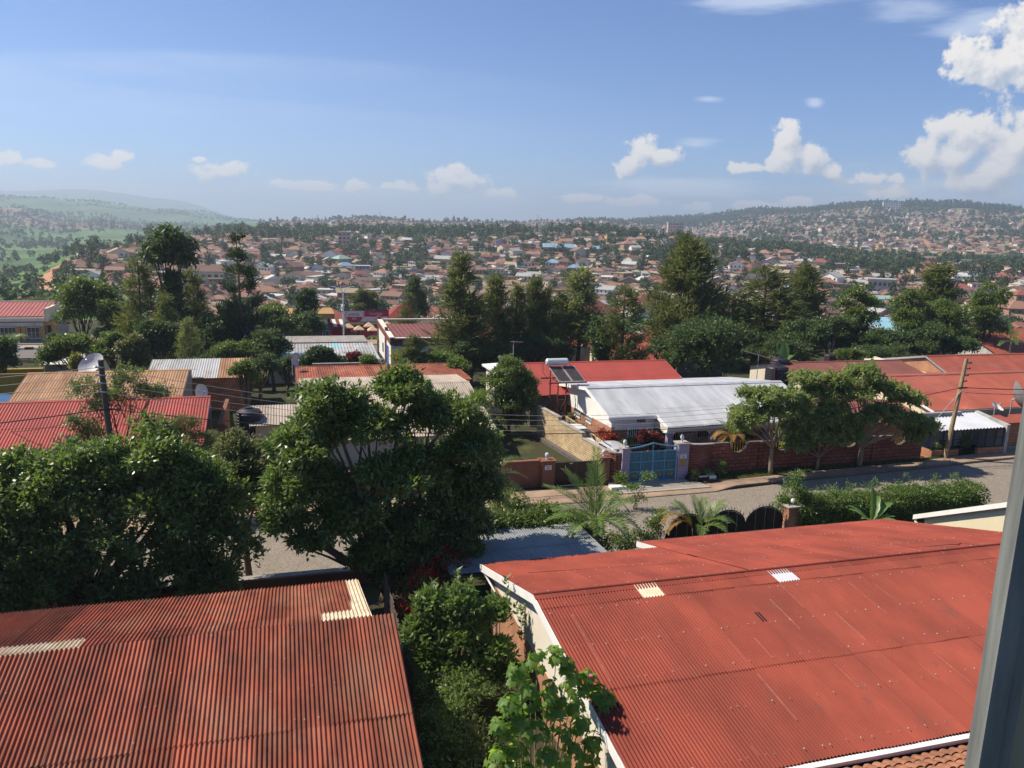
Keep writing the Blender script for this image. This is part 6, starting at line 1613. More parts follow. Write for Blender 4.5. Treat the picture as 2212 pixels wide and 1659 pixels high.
A_ = unit(ND * .6 + rng.normal(size=(n, 3)) * .7); S_ = unit(np.cross(A_, ND + rng.normal(size=(n, 3)) * .5))
V = leaf_quads(P_, A_, S_, rng.uniform(.08, .15, n), rng.uniform(.05, .085, n), .1)
obj('foliage', to_mesh('foliage', V, quadF(V), MT['leaf_light']), HG)
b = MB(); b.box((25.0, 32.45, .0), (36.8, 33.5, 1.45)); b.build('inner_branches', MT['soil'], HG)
V = clump_leaves(rng, [(x, rng.uniform(-.4, .5), 1.9 + rng.uniform(0, .5)) for x in np.linspace(-4.5, 4.8, 26)], [(.22, .2, .45)] * 26, 330, 5, .06, .11, .05, 0); obj('sprigs', to_mesh('sprigs', V, quadF(V), MT['leaf_light']), HG)
bush('tall_shrub', 'loose light shrub rising at the left end of the hedge', (25.0, 33.0, 0), [(0, 0, 2.3, .55, .5, .7), (-.5, 0, 1.5, .6, .5, .7), (.5, 0, 1.7, .6, .5, .7), (.15, .1, 3.0, .35, .3, .4)], MT['leaf_light'], ntw=330, per=8, twr=.10, L=.14, Wd=.06, seed=62)

# street trees
tree('street_tree', 'street tree with pale forked trunk nearest the blue gate', (29.75, 41.8, .1), [(-2.1, 0, 4.0, 1.1, 1.1, .45), (-1.0, .2, 5.1, 1.3, 1.2, .5), (.6, .2, 5.0, 1.2, 1.1, .5), (1.7, 0, 4.5, .9, .9, .5), (-.3, -.4, 4.3, 1.2, .9, .4), (1.8, .2, 3.6, .8, .8, .4), (-2.6, 0, 3.4, .6, .6, .3)], MT['leaf_street'], MT['trunk_pale'], 'street trees on the verge', ntw=1500, per=10, twr=.09, L=.30, Wd=.115, droop=.75, tr=.13, fork=.42, seed=71, low=-.3)
tree('street_tree', 'low bushy street tree in the middle of the three', (33.4, 42.0, .1), [(-1.6, 0, 2.7, 1.2, 1.0, .7), (0, 0, 3.2, 1.5, 1.1, .7), (1.6, 0, 2.7, 1.2, 1.0, .7), (-2.0, -.2, 1.9, .8, .8, .5), (.4, -.5, 2.2, 1.4, .8, .6), (2.4, -.1, 2.2, .8, .7, .5)], MT['leaf_street'], MT['trunk_pale'], 'street trees on the verge', ntw=1400, per=10, twr=.09, L=.28, Wd=.115, droop=.7, tr=.09, fork=.35, seed=72, low=-.3)
tree('street_tree', 'widest street tree with layered crown spreading toward the leaning pole', (36.9, 42.2, .1), [(-4.4, .6, 6.0, 1.3, 1.2, .4), (-2.3, .6, 5.8, 1.4, 1.2, .45), (-.1, .5, 6.3, 1.4, 1.2, .45), (-3.5, .3, 5.0, 1.4, 1.1, .4), (-.8, .2, 5.0, 1.5, 1.2, .4), (1.6, .3, 5.2, 1.4, 1.2, .45), (3.3, .2, 4.5, 1.1, 1.0, .4), (-2.4, 0, 4.1, 1.2, 1.0, .35), (1.2, -.1, 3.8, 1.2, 1.0, .4), (2.6, -.1, 3.2, 1.4, 1.0, .5), (4.5, -.1, 2.7, 1.3, 1.0, .45), (-.4, -.2, 3.3, 1.2, .9, .45), (4.0, -.2, 2.0, .8, .7, .35)], MT['leaf_street'], MT['trunk_pale'], 'street trees on the verge', ntw=2900, per=10, twr=.09, L=.30, Wd=.115, droop=.7, tr=.16, fork=.30, seed=73, low=-.3)
# verge plants
bush('dwarf_conifer', 'small bright green conical conifer on the grass verge', (26.15, 41.85, .15), [(0, 0, .30, .30, .28, .3), (0, 0, .6, .20, .2, .25), (0, 0, .82, .10, .1, .16)], MT['leaf_light'], ntw=240, per=8, twr=.05, L=.09, Wd=.03, seed=81, droop=-.6)
bush('spiky_plant', 'spiky pale green plant in the low planter', (24.2, 41.75, .3), [(0, 0, .1, .25, .2, .15)], MT['palm'], ntw=14, per=7, twr=.03, L=.42, Wd=.035, seed=82, droop=-.4)
bush('spiky_plant', 'second spiky pale green plant nearer the brick bay', (25.1, 41.8, .3), [(0, 0, .1, .25, .2, .15)], MT['palm'], ntw=14, per=7, twr=.03, L=.36, Wd=.035, seed=83, droop=-.4)
bush('dark_shrub', 'dark strap-leaved shrub at the foot of the left lavender pillar', (19.2, 41.8, .1), [(0, 0, .3, .3, .25, .35)], MT['leaf_dark'], ntw=60, per=7, twr=.06, L=.32, Wd=.05, seed=84)
bush('red_croton', 'dark red leaved croton behind the middle of the blue gate', (23.4, 46.6, .1), [(0, 0, 1.35, .75, .5, .5), (-.5, -.1, 1.65, .4, .35, .4), (.5, 0, 1.05, .5, .4, .4), (0, 0, .7, .6, .4, .5)], MT['leaf_purple'], ntw=210, per=8, twr=.09, L=.24, Wd=.10, seed=85)
bush('red_croton', 'orange-red croton in the stone bed by the white house corner', (20.95, 47.9, .85), [(0, 0, .45, .5, .5, .38), (-.1, .9, .4, .35, .4, .3)], MT['leaf_red'], ntw=150, per=8, twr=.08, L=.20, Wd=.08, seed=86)
bush('variegated_shrub', 'pale yellow-green shrub at the far end of the stone bed', (20.9, 58.3, .85), [(0, 0, .7, .55, .5, .6)], MT['leaf_yellow'], ntw=130, per=8, twr=.09, L=.2, Wd=.09, seed=87)
bush('variegated_shrub', 'small pale yellow-green shrub by the white house front window', (22.2, 47.2, .7), [(0, 0, .4, .45, .3, .35)], MT['leaf_yellow'], ntw=80, per=8, twr=.07, L=.15, Wd=.06, seed=88)
bush('variegated_shrub', 'low pale green plant halfway along the stone bed', (21.0, 55.2, .85), [(0, 0, .15, .3, .4, .2)], MT['leaf_yellow'], ntw=60, per=8, twr=.07, L=.15, Wd=.06, seed=89)
bush('potted_plant', 'leafy dark plants on the porch under the stand', (25.9, 47.0, .4), [(0, 0, .5, .5, .3, .3), (5.4, 0, .7, .6, .35, .4)], MT['leaf_dark'], ntw=140, per=8, twr=.08, L=.2, Wd=.07, seed=90)
bush('dark_creeper', 'dark creeper growing inside the mesh shelter', (46.8, 43.2, .1), [(0, 0, .9, .4, .2, .6), (-2.2, 0, .75, .5, .2, .2)], MT['leaf_dark'], ntw=130, per=7, twr=.08, L=.14, Wd=.07, seed=91)
bush('street_sapling', 'thin thorny sapling in front of the brown gate', (18.3, 38.0, 0), [(0, 0, 1.2, .6, .4, .25), (.9, .3, 1.7, .6, .4, .2), (-1.2, 0, .9, .5, .4, .25), (.3, 0, .5, .5, .4, .3)], MT['leaf_light'], ntw=150, per=8, twr=.10, L=.12, Wd=.06, seed=92)
tree('tall_grass_reeds', 'tall pale cane grass left of the blossoming tree', (12.9, 53.4, 0), [(0, 0, 1.9, .6, .5, 1.4)], MT['palm'], MT['trunk'], ntw=110, per=6, twr=.09, L=.8, Wd=.05, droop=-.7, tr=.03, seed=93, cat='grass clump')

# verge grass
rng = np.random.RandomState(95); n = 9000
u = rng.uniform(24.8, 44.5, n); w_ = rng.uniform(0, 1, n)
lo_ = np.interp(u, [24.8, 31, 42.4, 44.5], [41.25, 41.65, 42.35, 42.7]); hi_ = np.interp(u, [24.8, 31, 42.4, 44.5], [42.3, 42.55, 42.6, 42.9])
P_ = np.stack([u, lo_ + (hi_ - lo_) * w_, np.full(n, .15)], 1)
A_ = unit(np.array([0, 0, 1.0]) + rng.normal(size=(n, 3)) * .55); S_ = unit(np.cross(A_, rng.normal(size=(n, 3))))
V = leaf_quads(P_, A_, S_, rng.uniform(.07, .16, n), rng.uniform(.02, .04, n))
o = bpy.data.objects.new('verge_grass', to_mesh('verge_grass', V - np.array([33, 42, 0]), quadF(V), MT['grass'])); COL.objects.link(o); place(o, (33, 42, 0)); o['kind'] = 'stuff'


# ---------------------------------------------------------------- the belt of trees and buildings beyond the houses
def zg_at(s, n):
    w = W((s, n, 0))[0]
    return gz(w[0], w[1])


def mid_tree(kind, label, x, ytop, w_px, n, ybase=None, leafm='leaf_cas', name='casuarina_tree', group='casuarina trees in the tree belt'):
    s, _, zt_ = at_n(x, ytop, n)
    a = at_n(x - w_px / 2, ytop, n)[0]; e = at_n(x + w_px / 2, ytop, n)[0]
    zg = zg_at(s, n)
    return casuarina(label, (s, n, zg), zt_ - zg, abs(e - a) * (1.55 if kind not in ('fir', 'pine') else 1.25), kind, leafm, group, name)


for a in [('a', 'tallest dark casuarina with a pointed top in the centre of the tree belt', 998, 556, 120, 80), ('b', 'dark casuarina with ragged double tip right of the tallest pointed one', 1072, 598, 84, 82), ('b', 'short dark casuarina in the middle of the central row', 1118, 618, 66, 83), ('col', 'thin dark spire-like casuarina near the pale wispy one', 1156, 606, 40, 84),
          ('c', 'olive casuarina between the thin spire and the pale wispy one', 1188, 626, 60, 84), ('b', 'olive casuarina tucked under the left side of the pale wispy one', 1212, 634, 60, 86), ('c', 'small loose casuarina before the rusty red roofs', 1352, 622, 92, 78),
          ('pine', 'massive olive pine-like tree rising above the hillside houses right of centre', 1492, 520, 165, 90), ('c', 'olive-brown casuarina behind the rounded dark tree', 1585, 632, 150, 92), ('c', 'dark casuarina with bare reddish tip right of the massive one', 1660, 580, 125, 86), ('pine', 'rounded olive casuarina leaning right beside the street lamp', 1742, 578, 105, 92),
          ('c', 'bare-topped casuarina clump low down between the massive tree and lamp', 1690, 640, 130, 84), ('col', 'twin feathery casuarina rising above the right-hand broadleaf trees', 2030, 578, 62, 92), ('a', 'small dark casuarina in front of the red-trimmed shop', 896, 728, 86, 74), ('c', 'dark casuarina in front of the billboard edge beside the broad tree', 882, 636, 46, 120),
          ('c', 'tall vine-draped tree left of the umbrella-crowned one', 298, 566, 104, 92), ('c', 'dark casuarina right of the umbrella-crowned tree', 415, 588, 84, 92), ('c', 'dark olive casuarina low between the vine-draped tree and tiered conifer', 352, 640, 80, 86)]:
    mid_tree(*a)
mid_tree('wisp', 'pale wispy casuarina with bare lower trunk in the central row', 1255, 586, 92, 86, leafm='leaf_cas_light')
mid_tree('c', 'pale feathery low casuarina left of the tiered conifer foot', 405, 690, 60, 78, leafm='leaf_cas_light')
mid_tree('fir', 'tiered dark conifer with upturned branches standing above the left trees', 513, 500, 170, 88, leafm='leaf_fir', name='tiered_conifer', group=None)


def mid_broad(name, label, x, ytop, ybot, w_px, n, lm, seed, kind='round', group='broadleaf trees in the tree belt', ntw=1100, L=.30, trm='trunk', ybase=None):
    s, _, z1 = at_n(x, ytop, n); z0 = at_n(x, ybot, n)[2]
    w = abs(at_n(x + w_px / 2, ytop, n)[0] - at_n(x - w_px / 2, ytop, n)[0]) / 2
    zg = zg_at(s, n); h = z1 - z0; zc = (z0 + z1) / 2 - zg
    rng = np.random.RandomState(seed)
    cl = []
    if kind == 'round':
        for k in range(9):
            d = rng.normal(size=3); d /= np.linalg.norm(d); cl.append((d[0] * w * .5, d[1] * w * .4, zc + d[2] * h * .28, w * .55, w * .5, h * .27))
    elif kind == 'flat':
        for k in range(10):
            t = (k + .5) / 10; cl.append(((t - .5) * 1.7 * w, rng.uniform(-.3, .3) * w, zc + h * (.30 - 1.1 * (t - .5) ** 2) + rng.uniform(-.3, .2) * h, w * .34, w * .3, h * .17))
    elif kind == 'tall':
        for k in range(10):
            t = (k + .5) / 10; r = w * (.45 + .55 * math.sin(math.pi * min(1, .15 + t * .85)))
            cl.append((rng.uniform(-.45, .45) * w, rng.uniform(-.4, .4) * w, z0 - zg + h * (t * .86 + .07), r * .58, r * .55, h * .10 + .2))
    return tree(name, label, (s, n, zg), cl, MT[lm], MT[trm], group, int(ntw * 1.5), 7, .15 if L > .2 else .12, L * 1.1, L * .52, .25, .16, seed=seed, low=-.35, fork=.35, tuft=1.15)


for a in [('broadleaf_tree', 'fresh green broad tree with two crowns left of the vine-draped tree', 172, 604, 725, 145, 100, 'leaf_mid', 201, 'round'), ('broadleaf_tree', 'second green crown leaning against the vine-draped tree', 232, 618, 740, 90, 98, 'leaf_mid', 202, 'tall'),
          ('acacia_tree', 'wide flat-topped green acacia behind the tan roof', 158, 735, 805, 152, 82, 'leaf_mid', 203, 'flat'), ('broadleaf_tree', 'dark tree cut by the left edge beside the road', -2, 735, 800, 78, 80, 'leaf_deep', 204, 'round'),
          ('broadleaf_tree', 'dark shaded mass of leaves at the foot of the tiered conifer', 520, 655, 800, 130, 90, 'leaf_deep', 205, 'round'), ('broadleaf_tree', 'yellowish creeper-covered tree stump behind the zinc roof', 285, 730, 800, 70, 80, 'leaf_olive', 206, 'tall'),
          ('broadleaf_tree', 'fresh green tree left of the blue-and-ochre shop', 600, 655, 740, 95, 106, 'leaf_mid', 207, 'round'), ('broadleaf_tree', 'round-headed dark tree above the blue-and-ochre shop', 662, 625, 690, 55, 112, 'leaf_deep', 208, 'tall'), ('broadleaf_tree', 'grey-green bushy tree in front of the blue-and-ochre shop', 665, 675, 738, 85, 104, 'leaf_deep', 209, 'round'),
          ('broadleaf_tree', 'tree with pale stems standing behind the billboard', 788, 628, 675, 70, 148, 'leaf_cas', 210, 'tall'), ('broadleaf_tree', 'tall dark broadleaf tree right of the billboard', 898, 597, 700, 56, 136, 'leaf_deep', 211, 'tall'),
          ('broadleaf_tree', 'big rounded dark evergreen behind the silver roof', 1538, 684, 818, 190, 70, 'leaf_deep', 212, 'round'), ('broadleaf_tree', 'bright-leaved tree with layered clumps right of the street lamp', 1858, 620, 745, 88, 80, 'leaf_mid', 213, 'tall'),
          ('broadleaf_tree', 'dark green tree left of the twin feathery casuarina', 1970, 624, 750, 84, 82, 'leaf_mid', 214, 'tall'), ('broadleaf_tree', 'low dark green tree under the twin feathery casuarina', 2055, 648, 760, 100, 80, 'leaf_mid', 215, 'round'), ('broadleaf_tree', 'slender green tree nearest the right edge above the palm', 2148, 612, 735, 86, 84, 'leaf_mid', 216, 'tall'),
          ('acacia_tree', 'dark layered acacia low behind the maroon roof', 1800, 690, 785, 110, 76, 'leaf_deep', 217, 'flat'), ('acacia_tree', 'dark spreading acacia in the middle behind the maroon roof', 1915, 718, 790, 120, 74, 'leaf_deep', 218, 'flat'), ('acacia_tree', 'dark spreading acacia behind the brick gable', 2030, 715, 785, 130, 75, 'leaf_deep', 219, 'flat'),
          ('broadleaf_tree', 'dark leafy tree hiding the left end of the zinc roof', 588, 715, 800, 95, 79, 'leaf_deep', 251, 'round'), ('broadleaf_tree', 'dense dark tree between the vine-draped tree and the tiered conifer', 455, 680, 790, 90, 86, 'leaf_deep', 252, 'tall'), ('broadleaf_tree', 'dark leafy tree low in front of the vine-draped tree', 335, 690, 790, 100, 82, 'leaf_deep', 253, 'round'), ('broadleaf_tree', 'low dark tree right of the papaya-like crown behind the maroon roof', 1745, 690, 780, 110, 78, 'leaf_deep', 254, 'round'), ('broadleaf_tree', 'dark tree filling the gap under the small loose casuarina', 1300, 690, 775, 60, 79, 'leaf_deep', 255, 'tall'),
          ('acacia_tree', 'dark small flat-topped tree before the zinc roof', 690, 762, 795, 70, 74, 'leaf_deep', 220, 'flat')]:
    mid_broad(*a)
# the umbrella-crowned tree
s_, n_, z1 = at_n(362, 488, 90); zg = zg_at(s_, 90); H_ = z1 - zg
tree('umbrella_tree', 'tall umbrella-crowned tree with drooping leaf rosettes above the left trees', (s_, 90, zg), [(0, 0, H_ - .9, 1.4, 1.3, .8), (-1.1, 0, H_ - 2.0, 1.5, 1.3, .9), (1.0, 0, H_ - 2.1, 1.5, 1.3, .9), (-1.7, 0, H_ - 3.3, 1.3, 1.2, .8), (1.6, 0, H_ - 3.4, 1.4, 1.2, .9), (0, -.4, H_ - 3.1, 1.6, 1.2, .9), (.1, 0, H_ - 5.6, .9, .9, .7), (.3, -.3, H_ - 6.8, 1.3, 1.0, .9), (-.2, -.3, H_ - 8.0, 1.3, 1.0, .9), (.4, -.3, H_ - 9.3, 1.2, 1.0, .8)],
     MT['leaf_deep'], MT['trunk'], None, 900, 9, .22, .62, .17, .75, .22, seed=221, low=-.3)
# smaller plants in the belt
for (nm_, lb, x, yt, yb, w_, n, lm, sd) in [('yellow_conifer', 'small yellow-green columnar conifer behind the tan roof', 163, 770, 802, 22, 74, 'leaf_yellow', 231), ('red_shrub', 'dark red-leaved bush before the zinc roof', 770, 764, 782, 36, 76, 'leaf_purple', 232), ('round_bush', 'fresh green bush on the grey wall by the urn', 795, 772, 790, 40, 71, 'leaf_light', 233), ('green_hedge', 'yellow-green hedge mass before the red-trimmed shop', 868, 752, 790, 55, 82, 'leaf_yellow', 234),
                                            ('green_shrub', 'leafy green shrub behind the red roof at the foot of the casuarinas', 950, 766, 792, 90, 75, 'leaf_light', 235), ('green_shrub', 'bright sprawling shrub left of the black tank', 530, 790, 830, 60, 60, 'leaf_mid', 236), ('green_shrub', 'dark shrub belt at the foot of the tallest casuarina', 1020, 742, 785, 90, 78, 'leaf_deep', 237), ('green_shrub', 'dark shrub at the foot of the short casuarinas', 1150, 730, 782, 120, 81, 'leaf_deep', 238),
                                            ('green_shrub', 'green shrub beside the road at the shop entrance', 118, 722, 745, 45, 108, 'leaf_deep', 239), ('green_shrub', 'leafy shrub at the right end of the long bright red roof', 1450, 760, 800, 50, 72, 'leaf_deep', 240), ('green_shrub', 'pale green shrubbery under the vine-draped tree', 240, 722, 780, 60, 84, 'leaf_light', 241), ('papaya_tree', 'papaya-like crown above the maroon roof', 1832, 760, 778, 60, 62, 'leaf_mid', 242),
                                            ('green_shrub', 'shadowy shrub mass under the tiered conifer', 430, 735, 800, 110, 84, 'leaf_deep', 243), ('green_shrub', 'dark bushes at the foot of the massive pine-like tree', 1430, 735, 775, 70, 84, 'leaf_deep', 244), ('green_shrub', 'dark bushes under the bare-topped casuarina clump', 1690, 720, 780, 130, 80, 'leaf_deep', 245),
                                            ('green_shrub', 'dark shrubs right behind the patched zinc roof', 455, 768, 815, 90, 76, 'leaf_deep', 261), ('green_shrub', 'dark shrubs left of the black tank below the zinc roof', 560, 772, 830, 90, 72, 'leaf_deep', 262), ('green_shrub', 'dark shrub belt below the left end of the zinc roof', 620, 776, 812, 80, 75, 'leaf_deep', 263), ('green_shrub', 'dark shrub belt behind the grey wall with the urn', 720, 772, 800, 90, 76, 'leaf_deep', 264), ('green_shrub', 'mid-green shrubs at the foot of the tiered conifer', 505, 740, 800, 100, 80, 'leaf_mid', 265),
                                            ('green_shrub', 'dark shrubs along the foot of the dark acacias on the right', 1900, 752, 792, 140, 70, 'leaf_deep', 266), ('green_shrub', 'dark shrubs behind the black tanks and banana plant', 1700, 742, 800, 90, 68, 'leaf_deep', 267),
                                            ('green_shrub', 'olive bush line beyond the left shop roof', 80, 648, 668, 110, 140, 'leaf_olive', 246)]:
    mid_broad(nm_, lb, x, yt, yb, w_, n, lm, sd, 'round' if w_ < 60 else 'flat', 'shrubs in the tree belt' if nm_ == 'green_shrub' else None, 420, .20)

# left roadside shop
SP = thing('roadside_shop', 'low roadside shop with pinkish red roof, ochre pillars and glazed double doors', 'shop', (-36, 125.5, -3))
b = MB(); corr(b, (-60, 131, 2.25), (1, 0, 0), (0, -6, -1.45), 26.6, 6.1, .5, .03, 1.5, None, 301, 5); b.build('roof', MT['roof_pink'], SP)
b = MB(); b.box((-60, 124.6, .15), (-33.2, 125.0, .66)); b.box((-33.4, 124.6, .15), (-33.0, 131.4, 2.0)); b.box((-60, 131.1, 1.8), (-33.0, 131.5, 2.4)); b.build('parapet', MT['cream'], SP)
b = MB(); b.box((-60, 125.4, -3), (-32.2, 132, .2)); b.build('wall', MT['grey_plaster'], SP)
b = MB(); b.box((-60, 124.7, -.55), (-33.6, 125.1, .0)); b.build('sign_board', MT['old_white'], SP)
for s_ in (-44, -40.2, -37.0, -36.3, -33.9, -32.4):
    b = MB(); b.box((s_ - .3, 124.9, -3), (s_ + .3, 125.38, -.5)); b.build('pillar', MT['ochre'], SP)
b = MB(); b.box((-33.7, 124.9, -.45), (-32.0, 125.36, .15)); b.build('porch_head', MT['ochre'], SP)
for s_ in (-42.6, -39.3, -35.9): window(SP, (s_, 125.36, -2.3), 2.0, 1.5, 'n', MT['white'], 3)
b = MB(); b.box((-33.3, 125.3, -3), (-32.6, 125.39, -.5)); b.build('doorway', MT['dark'], SP)
b = MB(); b.box((-60, 122.5, -3), (-31, 125, -2.75)); b.build('forecourt', MT['grey_plaster'], SP)
b = MB()
for i in range(60):
    b.cur = i % 2; b.box((-62 + i * 1.1, 118.55, -2.95), (-62 + i * 1.1 + 1.07, 118.85, -2.62))
o = b.build('striped_kerb', [MT['white'], MT['black_metal']], loc=(-40, 118.6, -3)); tag(o, 'black and white painted kerb stones along the main road', 'kerb')
s_, n_, z_ = at_n(160, 830, 72)
YB = thing('yellow_kiosk', 'yellow and grey kiosk with small white roof below the road on the left', 'kiosk', (-25, 80, -1.5))
s0_, _, z0_ = at_n(95, 775, 84); s1_, _, z1_ = at_n(172, 805, 84)
b = MB(); b.box((s0_, 84, -2), (s1_, 88, z0_ - .5)); b.build('wall', MT['grey_plaster'], YB)
b = MB(); b.slab([(s0_ - .3, 83.6, z0_ - .5), (s1_ + .4, 83.6, z0_ - .5), (s1_ + .2, 88, z0_), (s0_ + .4, 88, z0_)], .1); b.build('roof', MT['white'], YB)
b = MB(); b.box((s0_ - 3.2, 83.6, -2), (s0_ - .1, 84.2, z0_ - .9)); b.build('yellow_wall', MT['gold'], YB)
s0_, _, z0_ = at_n(-10, 845, 70); s1_, _, z1_ = at_n(135, 805, 70)
OW = thing('ochre_wall', 'dark ochre yard wall at the left edge behind the tan roof', 'wall', (s0_, 70, -1))
b = MB(); b.box((s0_ - 4, 72, -1.5), (s1_, 72.2, 2.3)); b.build('wall', MT['gold'], OW)
s0_, _, z0_ = at_n(20, 855, 62)
BT = thing('blue_tarpaulin', 'blue tarpaulin roof at the left edge below the tan roof', 'tarpaulin', (s0_, 62, 0))
b = MB(); b.slab([(s0_ - 6, 59.5, 1.6), (s0_ + .6, 60.5, 1.7), (s0_ + .2, 63.5, 2.35), (s0_ - 6, 63.5, 2.5)], .05); b.build('sheet', mat('blue_tarp', (.02, .09, .22), (.03, .12, .28), 2.0, .5), BT)

# red-trimmed white shop, billboard, parasols, blue shop
RS = thing('red_trimmed_shop', 'white shop with red trim, red ribbed roof and a blue door behind the casuarina row', 'shop', (12.5, 95, -2.3))
b = MB(); corr(b, (12.2, 108, 1.55), (1, 0, 0), (0, -13, -.35), 22, 12.6, .6, .03, 1.8, None, 302, 5); b.build('roof', MT['roof_maroon'], RS)
b = MB(); b.prism([(12.0, 95, -2.3), (12.0, 108.5, -2.3), (12.0, 108.5, 1.3), (12.0, 95, .7)], (.25, 0, 0)); b.box((12.25, 95, -2.3), (34, 95.25, .5)); b.box((12.25, 108.2, -2.3), (34, 108.5, 1.4)); b.build('wall', MT['white'], RS)
b = MB(); b.prism([(11.9, 94.9, .65), (11.9, 108.6, 1.2), (11.9, 108.6, 2.1), (11.9, 94.9, 1.45)], (.5, 0, 0)); b.box((12.4, 94.9, .5), (34, 95.4, 1.35)); b.box((11.85, 99.3, -2.3), (12.2, 100.1, 2.2)); b.box((11.85, 108.2, -2.3), (12.3, 108.9, 2.6)); b.build('red_band', MT['roof_maroon'], RS)
b = MB(); b.prism([(11.85, 94.85, 1.45), (11.85, 108.65, 2.1), (11.85, 108.65, 2.24), (11.85, 94.85, 1.60)], (.6, 0, 0)); b.box((12.4, 94.85, 1.35), (34, 95.45, 1.5)); b.box((12, 108.2, 2.0), (34, 108.7, 2.2)); b.build('white_coping', MT['cream_pale'], RS)
b = MB(); b.box((11.93, 97.2, -2.3), (12.0, 98.6, .1)); b.build('door', mat('bright_blue_door', (.03, .14, .55), rough=.5), RS)
b = MB(); b.box((11.95, 102.5, -1.5), (12.0, 103.6, -.3)); b.box((16.6, 94.95, -1.6), (18, 95.0, .1)); b.build('window', MT['glass'], RS)

BB = thing('billboard', 'long pink and white beer billboard above the beige parasols', 'billboard', (12.2, 128, -3))
mag = mat('magenta_print', (.33, .018, .075), rough=.5); wht = mat('printed_white', (.60, .58, .60), rough=.5); gry = mat('printed_grey', (.25, .23, .25), rough=.6)
b = MB(); b.box((8.55, 128, -.75), (15.85, 128.25, 1.22)); b.build('frame_board', MT['black_metal'], BB)
b = MB(); b.box((8.65, 127.97, -.65), (15.75, 127.995, .17)); b.box((8.65, 127.97, .17), (11.85, 127.995, 1.12)); b.build('white_panel', wht, BB)
b = MB(); b.box((11.85, 127.965, .17), (15.75, 127.995, 1.12)); b.build('magenta_band', mag, BB)
b = MB()
cx, cz, rr_ = 10.3, .30, 1.18
a = np.linspace(0, 2 * math.pi, 33)
for i in range(32):
    q = [(cx + r * 1.18 * math.cos(t), 127.955, max(-.64, min(1.11, cz + r * math.sin(t)))) for r, t in ((rr_, a[i]), (rr_, a[i + 1]), (rr_ + .07, a[i + 1]), (rr_ + .07, a[i]))]
    b.prism(q, (0, .008, 0))
b.build('round_border', gry, BB)
b = MB(); pl = [(cx + rr_ * 1.08 * math.cos(t), 127.95, max(-.64, cz + rr_ * math.sin(t))) for t in np.linspace(math.radians(187), math.radians(353), 20)]; b.prism(pl, (0, .010, 0)); b.build('red_semicircle', mag, BB)
text_obj('lettering', 'AMSTEL', .56, (10.25, 127.94, .50), MT['ink'], BB, sx=.98)
text_obj('lettering', 'BEER', .38, (10.3, 127.94, -.14), wht, BB)
text_obj('lettering', 'THE SIMMERS', .46, (13.75, 127.94, .63), wht, BB, sx=.80)
text_obj('lettering', 'AMSTEL', .26, (13.8, 127.94, -.20), mag, BB, sx=.9)
for s_ in (9.2, 12.2, 15.2):
    b = MB(); b.tube([(s_, 128.3, -3), (s_, 128.3, .9)], .08, 6); b.build('post', MT['grey_metal'], BB)
cv = mat('beige_canvas', (.66, .47, .31), (.60, .42, .28), 1.0, .85, isl=.08)
PRs = None
for i, (x, y, n, lb) in enumerate(((1020, 545, 126, 'beige parasol beside the first street lamp pole'), (1145, 570, 125, 'low beige parasol second from the lamp pole'), (1270, 530, 127, 'tall beige parasol in the middle of the row'), (1320, 580, 125, 'low beige parasol just left of the red-trimmed shop'), (1500, 520, 126, 'beige parasol half hidden behind the red-trimmed shop'))):
    X_, Y_ = (1050 + x / 3.16) * 2212 / 4032, (1100 + y / 3.16) * 2212 / 4032
    s_, _, z_ = at_n(X_, Y_, n)
    if PRs is None:
        PRs = thing('beige_parasol', lb, 'parasol', (s_, n, z_), 'beige parasols under the billboard'); PRs['o'] = [0, 0, 0]
        b = MB(); R4 = 1.15
        c_ = [(R4 * math.cos(t), R4 * math.sin(t), -.62) for t in np.linspace(.785, .785 + 2 * math.pi, 5)[:-1]]
        b.add([(0, 0, 0)] + c_, [(0, 1 + k, 1 + (k + 1) % 4) for k in range(4)])
        for k in range(4):
            p, q = np.array(c_[k]), np.array(c_[(k + 1) % 4]); b.add([p, q, q - np.array([0, 0, .16]), p - np.array([0, 0, .16])], [(0, 1, 2, 3)])
        b.build('canopy', cv, PRs)
        b = MB(); b.tube([(0, 0, -.05), (0, 0, -2.5)], .035, 6); b.build('pole', MT['fence_wood'], PRs)
    else:
        d = dup(PRs); place(d, (s_, n, z_)); d['label'] = lb
PBw = thing('bar_fence', 'brown brick gateposts and pink banners under the parasols', 'fence', (11, 124, -3))
b = MB()
for s_ in (8.5, 9.6, 10.2, 11.0, 12.4): b.box((s_ - .16, 123.6, -3), (s_ + .16, 124, -1.55))
b.build('posts', MT['brick_block'], PBw)
for a_, c_ in (((11.3, 123.8, -2.9), (12.3, 123.85, -1.7)), ((12.7, 123.8, -2.9), (16, 123.85, -1.7)), ((6.6, 126, -2.6), (8.4, 126.1, -1.0))): MB().box(a_, c_).build('banner', mag, PBw)
b = MB(); b.box((6.4, 127.2, -3), (20, 127.6, -1.0)); b.build('back_wall', MT['brick_block'], PBw)
PKs = thing('pink_sign', 'small pink upright sign behind the red-trimmed shop', 'sign', (18.2, 127, -3))
b = MB(); b.box((17.2, 127, -.9), (17.75, 127.1, -.05)); b.build('sign_panel', mag, PKs); b = MB(); b.tube([(17.4, 127.05, -3), (17.4, 127.05, -.8)], .05, 6); b.build('post', MT['white'], PKs)
YF = thing('yellow_fence_wall', 'pale yellow wall with zigzag top and white posts right of the pink sign', 'wall', (21, 130, -3))
b = MB()
for i in range(8): b.prism([(19.3 + i * 1.1, 130, -3), (20.4 + i * 1.1, 130, -3), (20.4 + i * 1.1, 130, -.5), (19.3 + i * 1.1, 130, .1)], (0, .2, 0))
b.build('wall', MT['yellow_wall'], YF)
BS = thing('blue_shop', 'blue and ochre shop corner with deep flat canopy left of the first street lamp', 'shop', (3, 120, -3))
